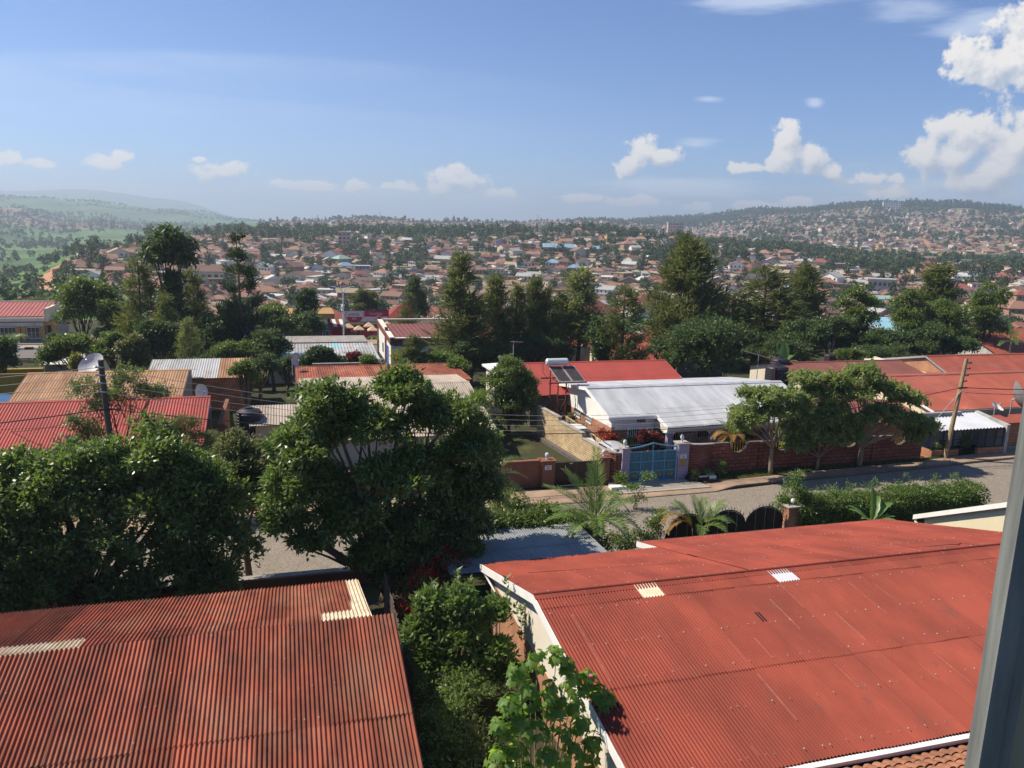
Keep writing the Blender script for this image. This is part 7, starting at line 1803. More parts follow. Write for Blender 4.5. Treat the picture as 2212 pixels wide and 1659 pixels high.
b = MB(); b.box((-3, 118, 1.1), (6.6, 126, 1.85)); b.build('canopy', MT['ochre'], BS)
b = MB(); b.box((-3, 118.9, -3), (6.0, 126, 1.1)); b.build('wall', mat('navy_wall', (.02, .04, .13), (.03, .05, .15), 1.0, .6), BS)
b = MB(); b.box((4.9, 118.8, .25), (5.3 + .3, 118.9, 1.0)); b.build('sign_panel', MT['sign_white'], BS)
window(BS, (4.9, 118.9, -2.4), .9, 1.6, 'n', MT['white'], 1)
SR = thing('striped_awning', 'red and white sloping awnings between the blue shop and the billboard', 'awning', (7.2, 126.5, -3))
b = MB()
for i in range(4):
    b.cur = i % 2; b.slab([(6.3 + i * .55, 124.5, -.95), (6.85 + i * .55, 124.5, -.95), (6.6 + i * .55, 126.8, -.05), (6.05 + i * .55, 126.8, -.05)], .04)
b.build('cloth', [MT['roof_red'], MT['white']], SR)


def street_lamp(label, x, ytop, n, zb):
    s, _, z = at_n(x, ytop, n)
    T = thing('street_lamp', label, 'street lamp', (s, n, zb), 'white double-armed street lamps')
    b = MB(); b.tube([(s, n, zb), (s, n, z - .9)], [.13, .085], 10); b.build('pole', MT['white'], T)
    for sg in (-1, 1):
        b = MB(); b.tube([(s, n, z - .95), (s + sg * .18, n, z - .45), (s + sg * .5, n, z - .12), (s + sg * 1.2, n, z + .02)], [.075, .06, .05, .04], 6); b.tube([(s + sg * .05, n, z - .7), (s + sg * .3, n, z - .05)], .03, 5)
        ar = b.build('arm', MT['white'], T)
        b = MB(); b.box((min(s + sg * .95, s + sg * 1.6), n - .12, z - .02), (max(s + sg * .95, s + sg * 1.6), n + .12, z + .09)); b.build('lamp_head', MT['sign_white'], T).parent = ar


street_lamp('white double-armed street lamp beside the billboard', 741, 620, 112, -3)
street_lamp('white double-armed street lamp rising between the central casuarinas', 1138, 624, 150, -3.8)
street_lamp('white double-armed street lamp before the rounded olive casuarina on the right', 1757, 630, 120, -3)

# zinc-roofed house and walls in front of the road
gable_house('zinc_roof_house', 'long low house with patched old zinc roof below the billboard', 'house', -2.5, 9.5, 84.2, 92.4, 94, .78, 1.32, .9, -2, MT['roof_zinc'], MT['cream'], pitch=.34, amp=.025, seed=303, rows=[2.4, 2.4, 3.6], spw=4, sheet_w=1.0, patches=((1.2, 2.2, 0, 1), (7, 8, 0, 1)), extra=[MT['roof_blue']], wall_in=1.0)
PW = thing('parapet_building', 'flat-roofed building with pale parapet behind the zinc roof', 'building', (4, 97, -2.5))
b = MB(); b.box((-2, 96, -2.5), (9.1, 101, .85)); b.build('wall', MT['cream'], PW); b = MB(); b.box((-2.2, 95.8, .85), (9.3, 101.2, .98)); b.build('parapet', MT['grey_plaster'], PW)
UW = thing('wall_with_urn', 'grey garden wall with a concrete urn on its end pier', 'wall', (6, 72, -1))
b = MB(); b.box((2, 72, -1), (8.1, 72.25, 2.5)); b.build('wall', MT['brick_grey'], UW); b = MB(); b.box((2, 71.95, 2.5), (8.1, 72.3, 2.62)); b.build('coping', MT['grey_plaster'], UW)
b = MB(); b.box((8.1, 71.9, -1), (8.45, 72.3, 2.55)); b.lathe((8.27, 72.1, 2.55), [(.1, 0), (.06, .08), (.17, .2), (.13, .32), (.16, .36)], 10); b.build('urn_pier', MT['grey_plaster'], UW)

# rusty roofs, old wall, court and long wall in the right centre
OWl = thing('whitewashed_wall', 'old stained whitewashed wall behind the casuarina trunks', 'wall', (33, 90, -2))
b = MB(); b.box((29.5, 90, -2.5), (36.2, 90.3, .85)); b.build('wall', MT['old_white'], OWl)
gable_house('rusty_red_roof_house', 'house with large faded rusty red roof behind the small loose casuarina', 'house', 36.2, 47, 84.5, 95.5, 102, -.45, 1.55, .6, -2.4, MT['roof_orange'], MT['cream'], pitch=.4, amp=.025, cap=MT['roof_orange'], barge=MT['fence_wood'], seed=304, rows=[6, 5.2], spw=4, sheet_w=1.2, wall_in=.8)
gable_house('rusty_red_roof_house', 'house with bright rusty red roof left of the rounded dark tree', 'house', 47.5, 56, 92, 99.5, 103, .0, 1.9, 1.2, -2.4, MT['roof_orange'], MT['old_white'], pitch=.4, amp=.025, seed=305, spw=4, sheet_w=1.2)
gable_house('rusty_red_roof_house', 'long dull red roof mostly behind the central casuarina trunks', 'house', 20, 36, 92, 100, 106, .3, 1.9, .6, -2.4, MT['roof_orange'], MT['grey_plaster'], pitch=.4, amp=.025, seed=306, spw=4, sheet_w=1.2)
GB = thing('grey_block_wall', 'grey concrete block yard wall behind the long bright red roof', 'wall', (43, 80, -2))
b = MB(); b.box((34.8, 80, -2), (49, 80.2, .65)); b.build('wall', MT['brick_grey'], GB)
b = MB(); b.tube([(42.2, 78.5, -1), (42.2, 78.5, 1.9)], .1, 7); o = b.build('wooden_post', MT['wood_pole'], loc=(42.2, 78.5, -1)); tag(o, 'short thick wooden post behind the long bright red roof', 'post')
LW = thing('long_grey_wall', 'long grey compound wall across the open court behind the trees', 'wall', (68, 150, -5))
b = MB(); b.box((50, 150, -6), (80, 150.3, -2.7)); b.build('wall', MT['grey_plaster'], LW)
sheet('sports_court', [(44, 128.5), (82, 128.5), (82, 149.8), (44, 149.8)], -3.05, mat('green_court', (.05, .12, .05), (.07, .14, .06), .3, .9), th=.1)
GW = thing('white_two_storey_house', 'white two-storey house with green window frames beside the massive pine-like tree', 'house', (81, 165, -8))
b = MB(); b.box((77.8, 165, -9), (86, 173, -1.9)); b.build('wall', MT['white'], GW)
b = MB(); b.add([(77.2, 164.3, -1.9), (86.6, 164.3, -1.9), (86.6, 173.6, -1.9), (77.2, 173.6, -1.9), (80.5, 169, .3), (83.5, 169, .3)], [(0, 1, 5, 4), (1, 2, 5), (2, 3, 4, 5), (3, 0, 4), (0, 3, 2, 1)]); b.build('roof', MT['roof_maroon'], GW)
grn = mat('green_frame', (.03, .17, .11), rough=.5)
for s_ in (78.6, 80.6, 82.6): window(GW, (s_, 165, -3.7), .9, 1.1, 'n', grn, 1); window(GW, (s_, 165, -6.2), .9, 1.1, 'n', grn, 1)


def pyramid_house(name, label, s, n, zw, w, d, h, roof, wall, zg, group=None):
    T = thing(name, label, 'house', (s, n, zg), group)
    b = MB(); b.box((s - w / 2, n - d / 2, zg), (s + w / 2, n + d / 2, zw)); b.build('wall', wall, T)
    b = MB(); o = .6; r = max(.3, (w - d) / 2)
    b.add([(s - w / 2 - o, n - d / 2 - o, zw), (s + w / 2 + o, n - d / 2 - o, zw), (s + w / 2 + o, n + d / 2 + o, zw), (s - w / 2 - o, n + d / 2 + o, zw), (s - r, n, zw + h), (s + r, n, zw + h)], [(0, 1, 5, 4), (1, 2, 5), (2, 3, 4, 5), (3, 0, 4), (0, 3, 2, 1)]); b.build('roof', roof, T)
    for k in (-.28, .1, .3): window(T, (s + k * w - .5, n - d / 2, zw - 1.9), 1.0, 1.1, 'n', MT['white'], 1)
    return T


pyramid_house('hip_roof_house', 'house with big dull red hipped roof behind the long grey wall', 70, 172, -4.2, 9, 8, 2.8, MT['roof_maroon'], MT['cream'], -9)
pyramid_house('hip_roof_house', 'house with red hipped roof right of the tall dark broadleaf tree', 24.5, 168, -4.6, 9, 8, 3.2, MT['roof_red'], MT['white'], -8.5)
pyramid_house('hip_roof_house', 'house with orange hipped roof left of the billboard behind the blue shop', 8, 178, -6.2, 9, 7, 2.6, MT['roof_orange'], MT['brick_clay'], -9)
pyramid_house('hip_roof_house', 'house with dull red roof behind the central casuarina row', 47, 176, -6, 9, 7, 2.8, MT['roof_maroon'], MT['cream'], -9)
# long buildings behind the right-hand trees
MK = thing('market_hall', 'long market hall with pale sloping roofs and pale blue end behind the right trees', 'building', (92, 110, -3.5))
b = MB(); b.slab([(80, 108, -.6), (98, 108, -.6), (99, 116, .75), (82, 116, .75)], .15); b.slab([(76, 112, .2), (90, 112, .2), (92, 122, 1.2), (80, 122, 1.2)], .15); b.build('roof', MT['roof_white'], MK)
b = MB(); b.slab([(98.2, 108, -.6), (112, 108, -.6), (110, 116, 1.0), (98, 116, 1.1)], .15); b.build('blue_roof', MT['roof_blue'], MK)
b = MB(); b.box((80, 108.6, -3.5), (112, 109, -.7)); b.build('wall', MT['cream'], MK)
b = MB(); b.slab([(76, 99, -.5), (90, 99, -.8), (90, 104, .2), (76, 104, .55)], .12); o = b.build('fibre_cement_roof', mat('brown_grey_sheet', (.16, .14, .12), (.12, .105, .09), 1, .8), loc=(83, 101, -3)); tag(o, 'low brown-grey sheet roof below the pale market roofs', 'roof')
b = MB(); b.slab([(76, 104.6, -1.3), (81, 104.6, -1.5), (81, 106.5, -1.0), (76, 106.5, -.8)], .1); b.box((76.4, 105, -3.5), (80.6, 105.2, -1.4)); o = b.build('blue_shed', MT['roof_blue'], loc=(78, 105, -3)); tag(o, 'small pale blue and white shed among the right casuarinas', 'shed')
gable_house('red_shed', 'large red-roofed shed behind the young palm at the right edge', 'shed', 90.2, 112, 79, 87, 93, -.3, 2.9, 1, -2.2, MT['roof_orange'], MT['old_white'], pitch=.4, amp=.025, seed=307, spw=4, sheet_w=1.2)
b = MB(); b.box((50.6, 69, -1.2), (51.3, 69.7, 1.6)); b.box((50.55, 68.95, 1.6), (51.35, 69.75, 1.9)); o = b.build('chimney_post', MT['brick_clay'], loc=(51, 69, -1)); tag(o, 'short brick and white gatepost behind the maroon roof', 'gatepost')


# people ------------------------------------------------------------------
def person(label, P, rot, h, top, skirt=None, armx=.0):
    T = thing('person', label, 'person', P, None, rot); T['o'] = [0, 0, 0]
    k = h / 1.7
    J = {'pel': (0, 0, .95), 'ch': (0, .0, 1.28), 'nk': (0, .01, 1.46), 'hd': (0, .03, 1.56), 'ht': (0, .02, 1.68), 'sl': (-.17, 0, 1.40), 'el': (-.26, .02, 1.13), 'wl': (-.24, .14, .92), 'sr': (.17, 0, 1.40), 'er': (.27, 0, 1.13), 'wr': (.25, .10, .90), 'kl': (-.10, .06, .50), 'al': (-.10, -.04, .08), 'fl': (-.11, .12, .03), 'kr': (.10, .0, .50), 'ar': (.10, -.12, .09), 'fr': (.11, .03, .03), 'hl': (-.10, 0, .90), 'hr': (.10, 0, .90), 'fgl': (-.22, .20, .83), 'fgr': (.23, .15, .82)}
    Rr = {'pel': .135, 'ch': .14, 'nk': .05, 'hd': .085, 'ht': .06, 'sl': .06, 'el': .042, 'wl': .03, 'sr': .06, 'er': .042, 'wr': .03, 'kl': .055, 'al': .038, 'fl': .03, 'kr': .055, 'ar': .038, 'fr': .03, 'hl': .085, 'hr': .085, 'fgl': .022, 'fgr': .022}
    E_ = [('pel', 'ch'), ('ch', 'nk'), ('nk', 'hd'), ('hd', 'ht'), ('ch', 'sl'), ('sl', 'el'), ('el', 'wl'), ('wl', 'fgl'), ('ch', 'sr'), ('sr', 'er'), ('er', 'wr'), ('wr', 'fgr'), ('pel', 'hl'), ('hl', 'kl'), ('kl', 'al'), ('al', 'fl'), ('pel', 'hr'), ('hr', 'kr'), ('kr', 'ar'), ('ar', 'fr')]
    ks = list(J)
    me = bpy.data.meshes.new('body'); me.from_pydata([tuple(c * k for c in J[q]) for q in ks], [(ks.index(a), ks.index(c)) for a, c in E_], [])
    me.materials.append(MT['skin'])
    o = obj('body', me, T); o.modifiers.new('skin', 'SKIN')
    for i, q in enumerate(ks): me.skin_vertices[0].data[i].radius = (Rr[q] * k, Rr[q] * k * (.8 if q in ('ch', 'pel') else 1))
    me.skin_vertices[0].data[0].use_root = True
    o.modifiers.new('sub', 'SUBSURF').levels = 1
    b = MB(); b.lathe((0, .02 * k, 0), [(r * k, z * k) for r, z in ((.10, 1.57), (.108, 1.63), (.09, 1.70), (.04, 1.735), (.005, 1.74))], 12); b.build('hair', MT['hair'], T)
    b = MB(); pr = [(.35, .16), (.27, .5), (.21, .85), (.165, 1.05), (.185, 1.28), (.16, 1.41), (.07, 1.47)] if skirt else [(.165, .92), (.165, 1.05), (.185, 1.28), (.16, 1.41), (.07, 1.47)]
    V = []; n = 20
    for r, z in pr:
        for j in range(n):
            t = 2 * math.pi * j / n; w_ = 1 + (.06 * math.sin(t * 6) if z < .9 else 0); V.append((r * w_ * math.cos(t) * k, r * w_ * math.sin(t) * .72 * k, z * k))
    b.add(V, [(i * n + j, i * n + (j + 1) % n, (i + 1) * n + (j + 1) % n, (i + 1) * n + j) for i in range(len(pr) - 1) for j in range(n)]); b.build('dress' if skirt else 'shirt', top, T, smooth=True)
    return T


person('person in a long pale yellow dress walking on the far pavement, half behind leaves', (-.5, 40.55, .12), -.6, 1.6, MT['yellow_cloth'], True)
pp = [at_n(1316, 717, 140)[0], at_n(1327, 717, 140)[0]]
person('person in dark clothes standing by the lone thin tree on the court', (pp[0], 140, -3.0), 0, 1.7, MT['ink'])
person('person in a brown top standing right of the lone thin tree on the court', (pp[1], 141, -3.0), .5, 1.7, MT['fence_wood'])


# ---------------------------------------------------------------- the hillside town
def clay(name, c, isl=.0): return mat(name, c, tuple(q * .82 for q in c), .35, .8, .2)


HM = {'orange': clay('orange_tiles', (.34, .19, .13)), 'red': clay('red_tiles', (.28, .10, .078)), 'brown': clay('brown_tiles', (.20, .12, .09)), 'rust': clay('rust_iron', (.24, .15, .11)), 'grey': clay('grey_iron', (.40, .40, .38)), 'silver': clay('bright_iron', (.55, .57, .58)), 'blue': clay('blue_iron', (.24, .38, .48)), 'pale green': clay('pale_green_iron', (.32, .46, .40)), 'dark': clay('dark_slate', (.09, .085, .09)), 'tan': clay('tan_iron', (.42, .33, .22)),
      'cream': clay('cream_wall', (.68, .60, .45)), 'white': clay('white_wall', (.82, .80, .75)), 'mud-brown': clay('mud_wall', (.36, .25, .17)), 'pink': clay('pink_wall', (.58, .36, .30)), 'yellow': clay('yellow_wall', (.60, .46, .16)), 'lilac': clay('lilac_wall', (.42, .36, .60)), 'brick': clay('brick_wall', (.36, .22, .15)), 'pale grey': clay('grey_wall', (.45, .43, .40))}
HM['open'] = MT['dark']; HM['glass'] = MT['glass']


def house_parts(kind, w, d, h):
    """local geometry of a hillside house: {part: [(V, F)]}; front looks to -y"""
    P = {}
    b = MB(); b.box((-w / 2, -d / 2, -3), (w / 2, d / 2, h)); o = .7
    r = MB()
    if kind == 'hip':
        rr = (w - d) / 2; z1 = h + d * .30
        r.add([(-w / 2 - o, -d / 2 - o, h - .1), (w / 2 + o, -d / 2 - o, h - .1), (w / 2 + o, d / 2 + o, h - .1), (-w / 2 - o, d / 2 + o, h - .1), (-rr, 0, z1), (rr, 0, z1)], [(0, 1, 5, 4), (1, 2, 5), (2, 3, 4, 5), (3, 0, 4), (0, 3, 2, 1)])
    elif kind == 'crossed':
        rr = (w - d) / 2; z1 = h + d * .30
        r.add([(-w / 2 - o, -d / 2 - o, h - .1), (w / 2 + o, -d / 2 - o, h - .1), (w / 2 + o, d / 2 + o, h - .1), (-w / 2 - o, d / 2 + o, h - .1), (-rr, 0, z1), (rr, 0, z1)], [(0, 1, 5, 4), (1, 2, 5), (2, 3, 4, 5), (3, 0, 4), (0, 3, 2, 1)])
        x0, x1 = -w / 2 - .1, -w / 2 + w * .42; xm = (x0 + x1) / 2; y0 = -d / 2 - 2.2; z2 = h + (x1 - x0) * .34
        b.box((x0 + .3, -d / 2 - 1.7, -3), (x1 - .3, -d / 2, h))
        r.add([(x0 - .3, y0, h - .12), (xm, y0 + 1.3, z2), (x1 + .3, y0, h - .12), (x1 + .3, 0, h - .12), (xm, 0, z2), (x0 - .3, 0, h - .12)], [(0, 1, 4, 5), (1, 2, 3, 4), (0, 2, 1)])
    elif kind == 'gable':
        z1 = h + d * .26
        r.slab([(-w / 2 - o, -d / 2 - o, h - .12), (w / 2 + o, -d / 2 - o, h - .12), (w / 2 + o, 0, z1), (-w / 2 - o, 0, z1)], .1); r.slab([(-w / 2 - o, 0, z1), (w / 2 + o, 0, z1), (w / 2 + o, d / 2 + o, h - .12), (-w / 2 - o, d / 2 + o, h - .12)], .1)
        for s in (-1, 1): b.add([(s * w / 2, -d / 2, h), (s * w / 2, d / 2, h), (s * w / 2, 0, z1 - .1)], [(0, 1, 2) if s > 0 else (2, 1, 0)])
    elif kind == 'side gable':
        z1 = h + w * .24
        r.slab([(-w / 2 - o, -d / 2 - o, h - .12), (0, -d / 2 - o, z1), (0, d / 2 + o, z1), (-w / 2 - o, d / 2 + o, h - .12)], .1); r.slab([(0, -d / 2 - o, z1), (w / 2 + o, -d / 2 - o, h - .12), (w / 2 + o, d / 2 + o, h - .12), (0, d / 2 + o, z1)], .1)
        for s in (-1, 1): b.add([(-w / 2, s * d / 2, h), (w / 2, s * d / 2, h), (0, s * d / 2, z1 - .1)], [(0, 1, 2) if s < 0 else (2, 1, 0)])
    elif kind == 'lean':
        r.slab([(-w / 2 - .4, -d / 2 - .5, h), (w / 2 + .4, -d / 2 - .5, h), (w / 2 + .4, d / 2 + .4, h + d * .14), (-w / 2 - .4, d / 2 + .4, h + d * .14)], .12)
        b.box((-w / 2, d / 2 - .2, h), (w / 2, d / 2, h + d * .13))
    elif kind == 'flat':
        r.box((-w / 2 - .35, -d / 2 - .8, h), (w / 2 + .35, d / 2 + .3, h + .3))
    P['wall'] = b; P['roof'] = r
    return P


PROTO = {}


def proto(kind, wcol, rcol, w, d, h, st):
    key = (kind, wcol, rcol, w, d, h, st)
    if key in PROTO: return PROTO[key]
    hh = h * st
    P = house_parts(kind, w, d, hh)
    L = [('wall', to_mesh('wall', P['wall'].v, P['wall'].f, HM[wcol]), None), ('roof', to_mesh('roof', P['roof'].v, P['roof'].f, HM[rcol]), None)]
    yf = -d / 2 - (1.7 if kind == 'crossed' else 0)
    for f in range(st):
        xs = (-w * .36, -w * .14, w * .12, w * .36)
        for i, x in enumerate(xs):
            y = (yf if (kind == 'crossed' and x < -w * .1) else -d / 2)
            m = MB(); dr = (i == 2 and f == 0)
            m.box((x - .55, y - .05, h * f + (.1 if dr else 1.0)), (x + .55, y + .02, h * f + 2.25))
            L.append(('door' if dr else 'window', to_mesh('door' if dr else 'window', m.v, m.f, HM['open'] if dr else HM['glass']), None))
        m = MB(); m.box((-w / 2 - .05, -.6, h * f + 1.0), (-w / 2 + .02, .6, h * f + 2.2)); L.append(('window', to_mesh('window', m.v, m.f, HM['glass']), None))
    if st == 2:
        m = MB(); m.box((-w * .3, -d / 2 - 1.3, h - .15), (w * .45, -d / 2, h + .05)); m.box((-w * .3, -d / 2 - 1.3, h + .05), (w * .45, -d / 2 - 1.2, h + .9)); L.append(('balcony', to_mesh('balcony', m.v, m.f, HM[wcol]), None))
        for x in (-w * .29, w * .07, w * .43):
            m = MB(); m.box((x - .14, -d / 2 - 1.3, -3), (x + .14, -d / 2 - 1.02, h - .15)); L.append(('column', to_mesh('column', m.v, m.f, HM[wcol]), None))
    PROTO[key] = L
    return L


def hill_tree_mesh(kind, seed):
    rng = np.random.RandomState(seed)
    if kind == 'round': C = [(0, 0, 4.6, 2.4, 2.4, 1.8), (1.2, .4, 3.8, 1.9, 1.9, 1.5), (-1.2, -.4, 4.0, 1.9, 1.9, 1.5), (.2, 1, 5.3, 1.5, 1.5, 1.2)]
    elif kind == 'tall': C = [(0, 0, 9.0, 1.2, 1.2, 1.8), (.3, 0, 7.0, 1.5, 1.5, 1.7), (-.4, .2, 5.2, 1.5, 1.5, 1.5), (.2, -.2, 3.6, 1.3, 1.3, 1.2)]
    else: C = [(0, 0, 8.0, 2.4, 2.2, 1.6), (1.5, .3, 6.8, 1.8, 1.8, 1.3), (-1.5, -.2, 7.0, 1.9, 1.8, 1.4), (0, .2, 5.0, 1.5, 1.5, 1.2)]
    C = np.array(C)
    V = clump_leaves(rng, C[:, :3], C[:, 3:], 70, 3, .35, np.float64(1.25), np.float64(.95), .1, shell=(.6, 1.0), low=-.4)
    t = MB(); t.tube([(0, 0, -1.5), (0, 0, C[:, 2].max())], [.25, .08], 5)
    return V, t


MT['leaf_hill'] = leaf_mat('hillside_foliage', (.050, .080, .028), (.090, .128, .046), .6, .2, .2)
MT['leaf_hill2'] = leaf_mat('hillside_grey_foliage', (.055, .080, .036), (.095, .125, .056), .6, .2, .2)
TRK = [('round', 1), ('round', 2), ('tall', 3), ('tall', 4), ('spread', 5), ('spread', 6)]
HT = []
for i, (k, sd) in enumerate(TRK):
    V, t = hill_tree_mesh(k, sd)
    HT.append((k, V, to_mesh('crown', V, quadF(V), MT['leaf_hill2' if k == 'tall' else 'leaf_hill']), to_mesh('trunk', t.v, t.f, MT['trunk']), t))


def proj(X, Y, Z):
    D = np.stack([X, Y, Z - HC], -1); w = D @ CF
    return (512 + FPX * (D @ CR) / w) * 2212 / 1024, (384 - FPX * (D @ CU) / w) * 2212 / 1024


def build_town():
    rng = np.random.RandomState(2024)
    cand = []
    d = 238.0
    while d < 2740:
        if 800 < d < 1010: d = 1010
        step = 11.0 if d < 800 else 17 + d * .004
        sp = 14.0 if d < 800 else 20
        n = int(math.radians(66) * d / sp)
        a = np.linspace(-33, 33, n) + rng.uniform(-.3, .3, n) * 66 / n
        dd = d + rng.uniform(-4, 4, n)
        X = dd * np.sin(np.radians(a)); Y = dd * np.cos(np.radians(a))
        mid, far = town_mask(X, Y)
        dens = value_noise(X + 9000, Y + 9000, 60, 3) * .6 + value_noise(X + 9000, Y + 9000, 22, 4) * .4
        thr = np.where(mid, .24, np.where(a > 12, .33, .40))
        hi = (dd > 690) & (dd < 800); thr = np.where(hi, .56, thr)
        # wooded swathes
        wood = ((a > 11) & (a < 26) & (dd > 560) & (dd < 790) & (value_noise(X + 9000, Y + 9000, 90, 7) > .42)) | ((dd > 2150) & (a > 5) & (a < 16)) | ((dd > 2340) & (a > -20))
        keep = (mid | far) & (dens > thr) & ~wood & (rng.rand(n) > .03)
        for x, y, k, m_ in zip(X, Y, keep, mid | far):
            if m_: cand.append((x, y, bool(k)))
        d += step
    cand = np.array(cand)
    Z = ground(cand[:, 0], cand[:, 1])
    u, v = proj(cand[:, 0], cand[:, 1], Z + 3)
    infr = (u > -40) & (u < 2255)
    bpy.context.view_layer.update()
    dg = bpy.context.evaluated_depsgraph_get()

    def vis(x, y, z):
        o = Vector(EYE); t = Vector((x, y, z)) - o
        ok, loc, *_ = sc.ray_cast(dg, o, t.normalized(), distance=t.length - 9)
        return not ok
    H, T_, rest_h, rest_t = [], [], [], []
    for (x, y, k), z, f in zip(cand, Z, infr):
        if not f: continue
        dist = math.hypot(x, y)
        if k: (H if dist < 800 else rest_h).append((dist, x, y, z))
        elif rng.rand() < ((.42 if x > -.36 * y else .15) if dist < 800 else .40): (T_ if dist < 800 else rest_t).append((dist, x, y, z))
    # more trees between the houses
    for (dist, x, y, z) in list(H) + list(rest_h):
        for _ in range(rng.choice([0, 0, 1, 1]) if dist < 800 else rng.choice([0, 0, 1])):
            a = rng.uniform(0, 6.28); r = rng.uniform(8, 11); X, Y = x + r * math.cos(a), y + r * math.sin(a)
            (T_ if dist < 800 else rest_t).append((math.hypot(X, Y), X, Y, gz(X, Y)))
    Hv = [(d_, x, y, z) for (d_, x, y, z) in H if vis(x, y, z + 3.2) or vis(x, y, z + 1.5)]
    Hh = set(map(tuple, H)) - set(Hv)
    Hv.sort(); Tv = [q for q in T_ if vis(q[1], q[2], q[3] + 4.5)]; Tv.sort()
    rest_h += Hv[300:]; Hv = Hv[:300]
    rest_t += Tv[300:]; Tv = Tv[:300]
    roofs = ['orange', 'red', 'brown', 'rust', 'grey', 'silver', 'blue', 'pale green', 'dark', 'tan']
    walls = ['cream', 'white', 'mud-brown', 'pink', 'yellow', 'lilac', 'brick', 'pale grey']
    sizes = [(11, 8, 3.0, 1), (13, 9, 3.1, 1), (9, 7, 2.8, 1), (12, 9, 3.0, 2), (14, 6.5, 2.9, 1)]

    def style(x, y):
        az = math.degrees(math.atan2(x, y)); dist = math.hypot(x, y)
        if az < -18: pr = [.62, .16, .07, .02, .03, .02, .01, .01, .03, .03]
        elif dist > 1000: pr = [.38, .14, .12, .08, .08, .08, .02, .02, .02, .04]
        else: pr = [.15, .08, .14, .19, .15, .11, .012, .02, .04, .08]
        r = rng.choice(10, p=np.array(pr) / sum(pr))
        rc = roofs[r]
        if rc in ('orange', 'red', 'dark'): kind = rng.choice(['hip', 'crossed', 'crossed', 'hip', 'gable'])
        elif rc in ('rust', 'tan', 'grey', 'silver'): kind = rng.choice(['gable', 'lean', 'lean', 'side gable', 'flat'])
        else: kind = rng.choice(['hip', 'gable', 'side gable', 'crossed'])
        wc = walls[rng.choice(8, p=[.31, .29, .16, .05, .05, .02, .07, .05])]
        if rc in ('rust', 'tan') and rng.rand() < .6: wc = rng.choice(['mud-brown', 'brick', 'cream'])
        q = sizes[rng.choice(5, p=[.34, .18, .24, .12, .12])]
        if q[3] == 2 and kind in ('lean',): kind = 'flat'
        return kind, wc, rc, *q
    # ---- individual houses, nearest and most visible 300
    info = []
    for (dist, x, y, z) in Hv:
        st = style(x, y); info.append((dist, x, y, z, st))
    form = {'hip': 'hipped', 'crossed': 'cross-hipped', 'gable': 'ridged', 'side gable': 'gable-fronted', 'lean': 'single-pitch', 'flat': 'flat'}
    ds = np.array([q[0] for q in info]); b1, b2 = np.quantile(ds, [.34, .67])
    groups = {}
    for i, q in enumerate(info):
        band = 'lowest' if q[0] < b1 else 'middle' if q[0] < b2 else 'upper'
        key = (q[4][2], form[q[4][0]], q[4][1], 'two-storey ' if q[4][6] == 2 else '', band)
        uu = proj(np.array([q[1]]), np.array([q[2]]), np.array([q[3]]))[0][0]
        groups.setdefault(key, []).append((uu, i))
    ordn = ['leftmost', 'second from left', 'third from left', 'fourth from left', 'fifth from left', 'sixth from left', 'seventh from left', 'eighth from left', 'ninth from left', 'tenth from left', 'eleventh from left', 'twelfth from left']
    lab = {}
    for key, L in groups.items():
        L.sort()
        for r, (uu, i) in enumerate(L):
            side = 'left' if uu < 620 else 'centre' if uu < 1400 else 'right'
            t = f'{key[3]}{key[0]} {key[1]}-roof house, {key[2]} walls, {key[4]} hillside rows {side}'
            if len(L) > 1: t += f', {ordn[min(r, 11)]}'
            lab[i] = t
    for i, (dist, x, y, z, st) in enumerate(info):
        kind, wc, rc, w, d_, h, sto = st
        o = bpy.data.objects.new('hillside_house', None); COL.objects.link(o)
        az = math.atan2(x, y)
        o.location = (x, y, z + .2); o.rotation_euler = (0, 0, -az * .6 + rng.choice([0, 0, 0, .35, -.35, .8, -.7]) + rng.uniform(-.12, .12))
        k = rng.uniform(.62, .88); o.scale = (k, k, k)
        tag(o, lab[i], 'house', 'houses on the opposite hillside')
        for nm_, me, _ in proto(kind, wc, rc, w, d_, h, sto): obj(nm_, me, o)
        if rng.rand() < .45:
            m = MB(); W2, D2 = w / 2 + 3.2, d_ / 2 + 4.0
            m.box((-W2, -D2, -3), (W2, -D2 + .25, 1.5)); m.box((-W2, -D2 + .25, -3), (-W2 + .25, D2 * .6, 1.5)); m.box((W2 - .25, -D2 + .25, -3), (W2, D2 * .6, 1.5))
            yw = ('yardwall', w, d_, wc if wc in ('mud-brown', 'brick', 'cream') else 'mud-brown')
            if yw not in PROTO: PROTO[yw] = to_mesh('yard_wall', m.v, m.f, HM[yw[3]])
            obj('yard_wall', PROTO[yw], o)
    # ---- individual trees
    kinds = {'round': 'rounded', 'tall': 'tall narrow', 'spread': 'spreading'}
    dts = np.array([q[0] for q in Tv]); t1, t2 = np.quantile(dts, [.34, .67])
    for i, (dist, x, y, z) in enumerate(Tv):
        j = rng.choice(6, p=[.24, .24, .16, .12, .12, .12]); k, V, cm, tm, _ = HT[j]
        uu = proj(np.array([x]), np.array([y]), np.array([z]))[0][0]
        side = 'left' if uu < 620 else 'centre' if uu < 1400 else 'right'
        band = 'lower' if dist < t1 else 'middle' if dist < t2 else 'upper'
        o = bpy.data.objects.new('hillside_tree', None); COL.objects.link(o)
        o.location = (x, y, z); o.rotation_euler = (0, 0, rng.uniform(0, 6.28)); s = rng.uniform(.6, 1.1); o.scale = (s, s, s * rng.uniform(.85, 1.15))
        tag(o, f'{kinds[k]} dark green tree among the houses on the {band} opposite hillside, {side} part', 'tree', f'{kinds[k]} trees on the {band} hillside, {side}')
        obj('crown', cm, o); obj('trunk', tm, o)
    # ---- the rest of the town as one mass
    names = roofs + walls; Vs, Fs, Ms = [], [], []; nb = 0
    lib = {}
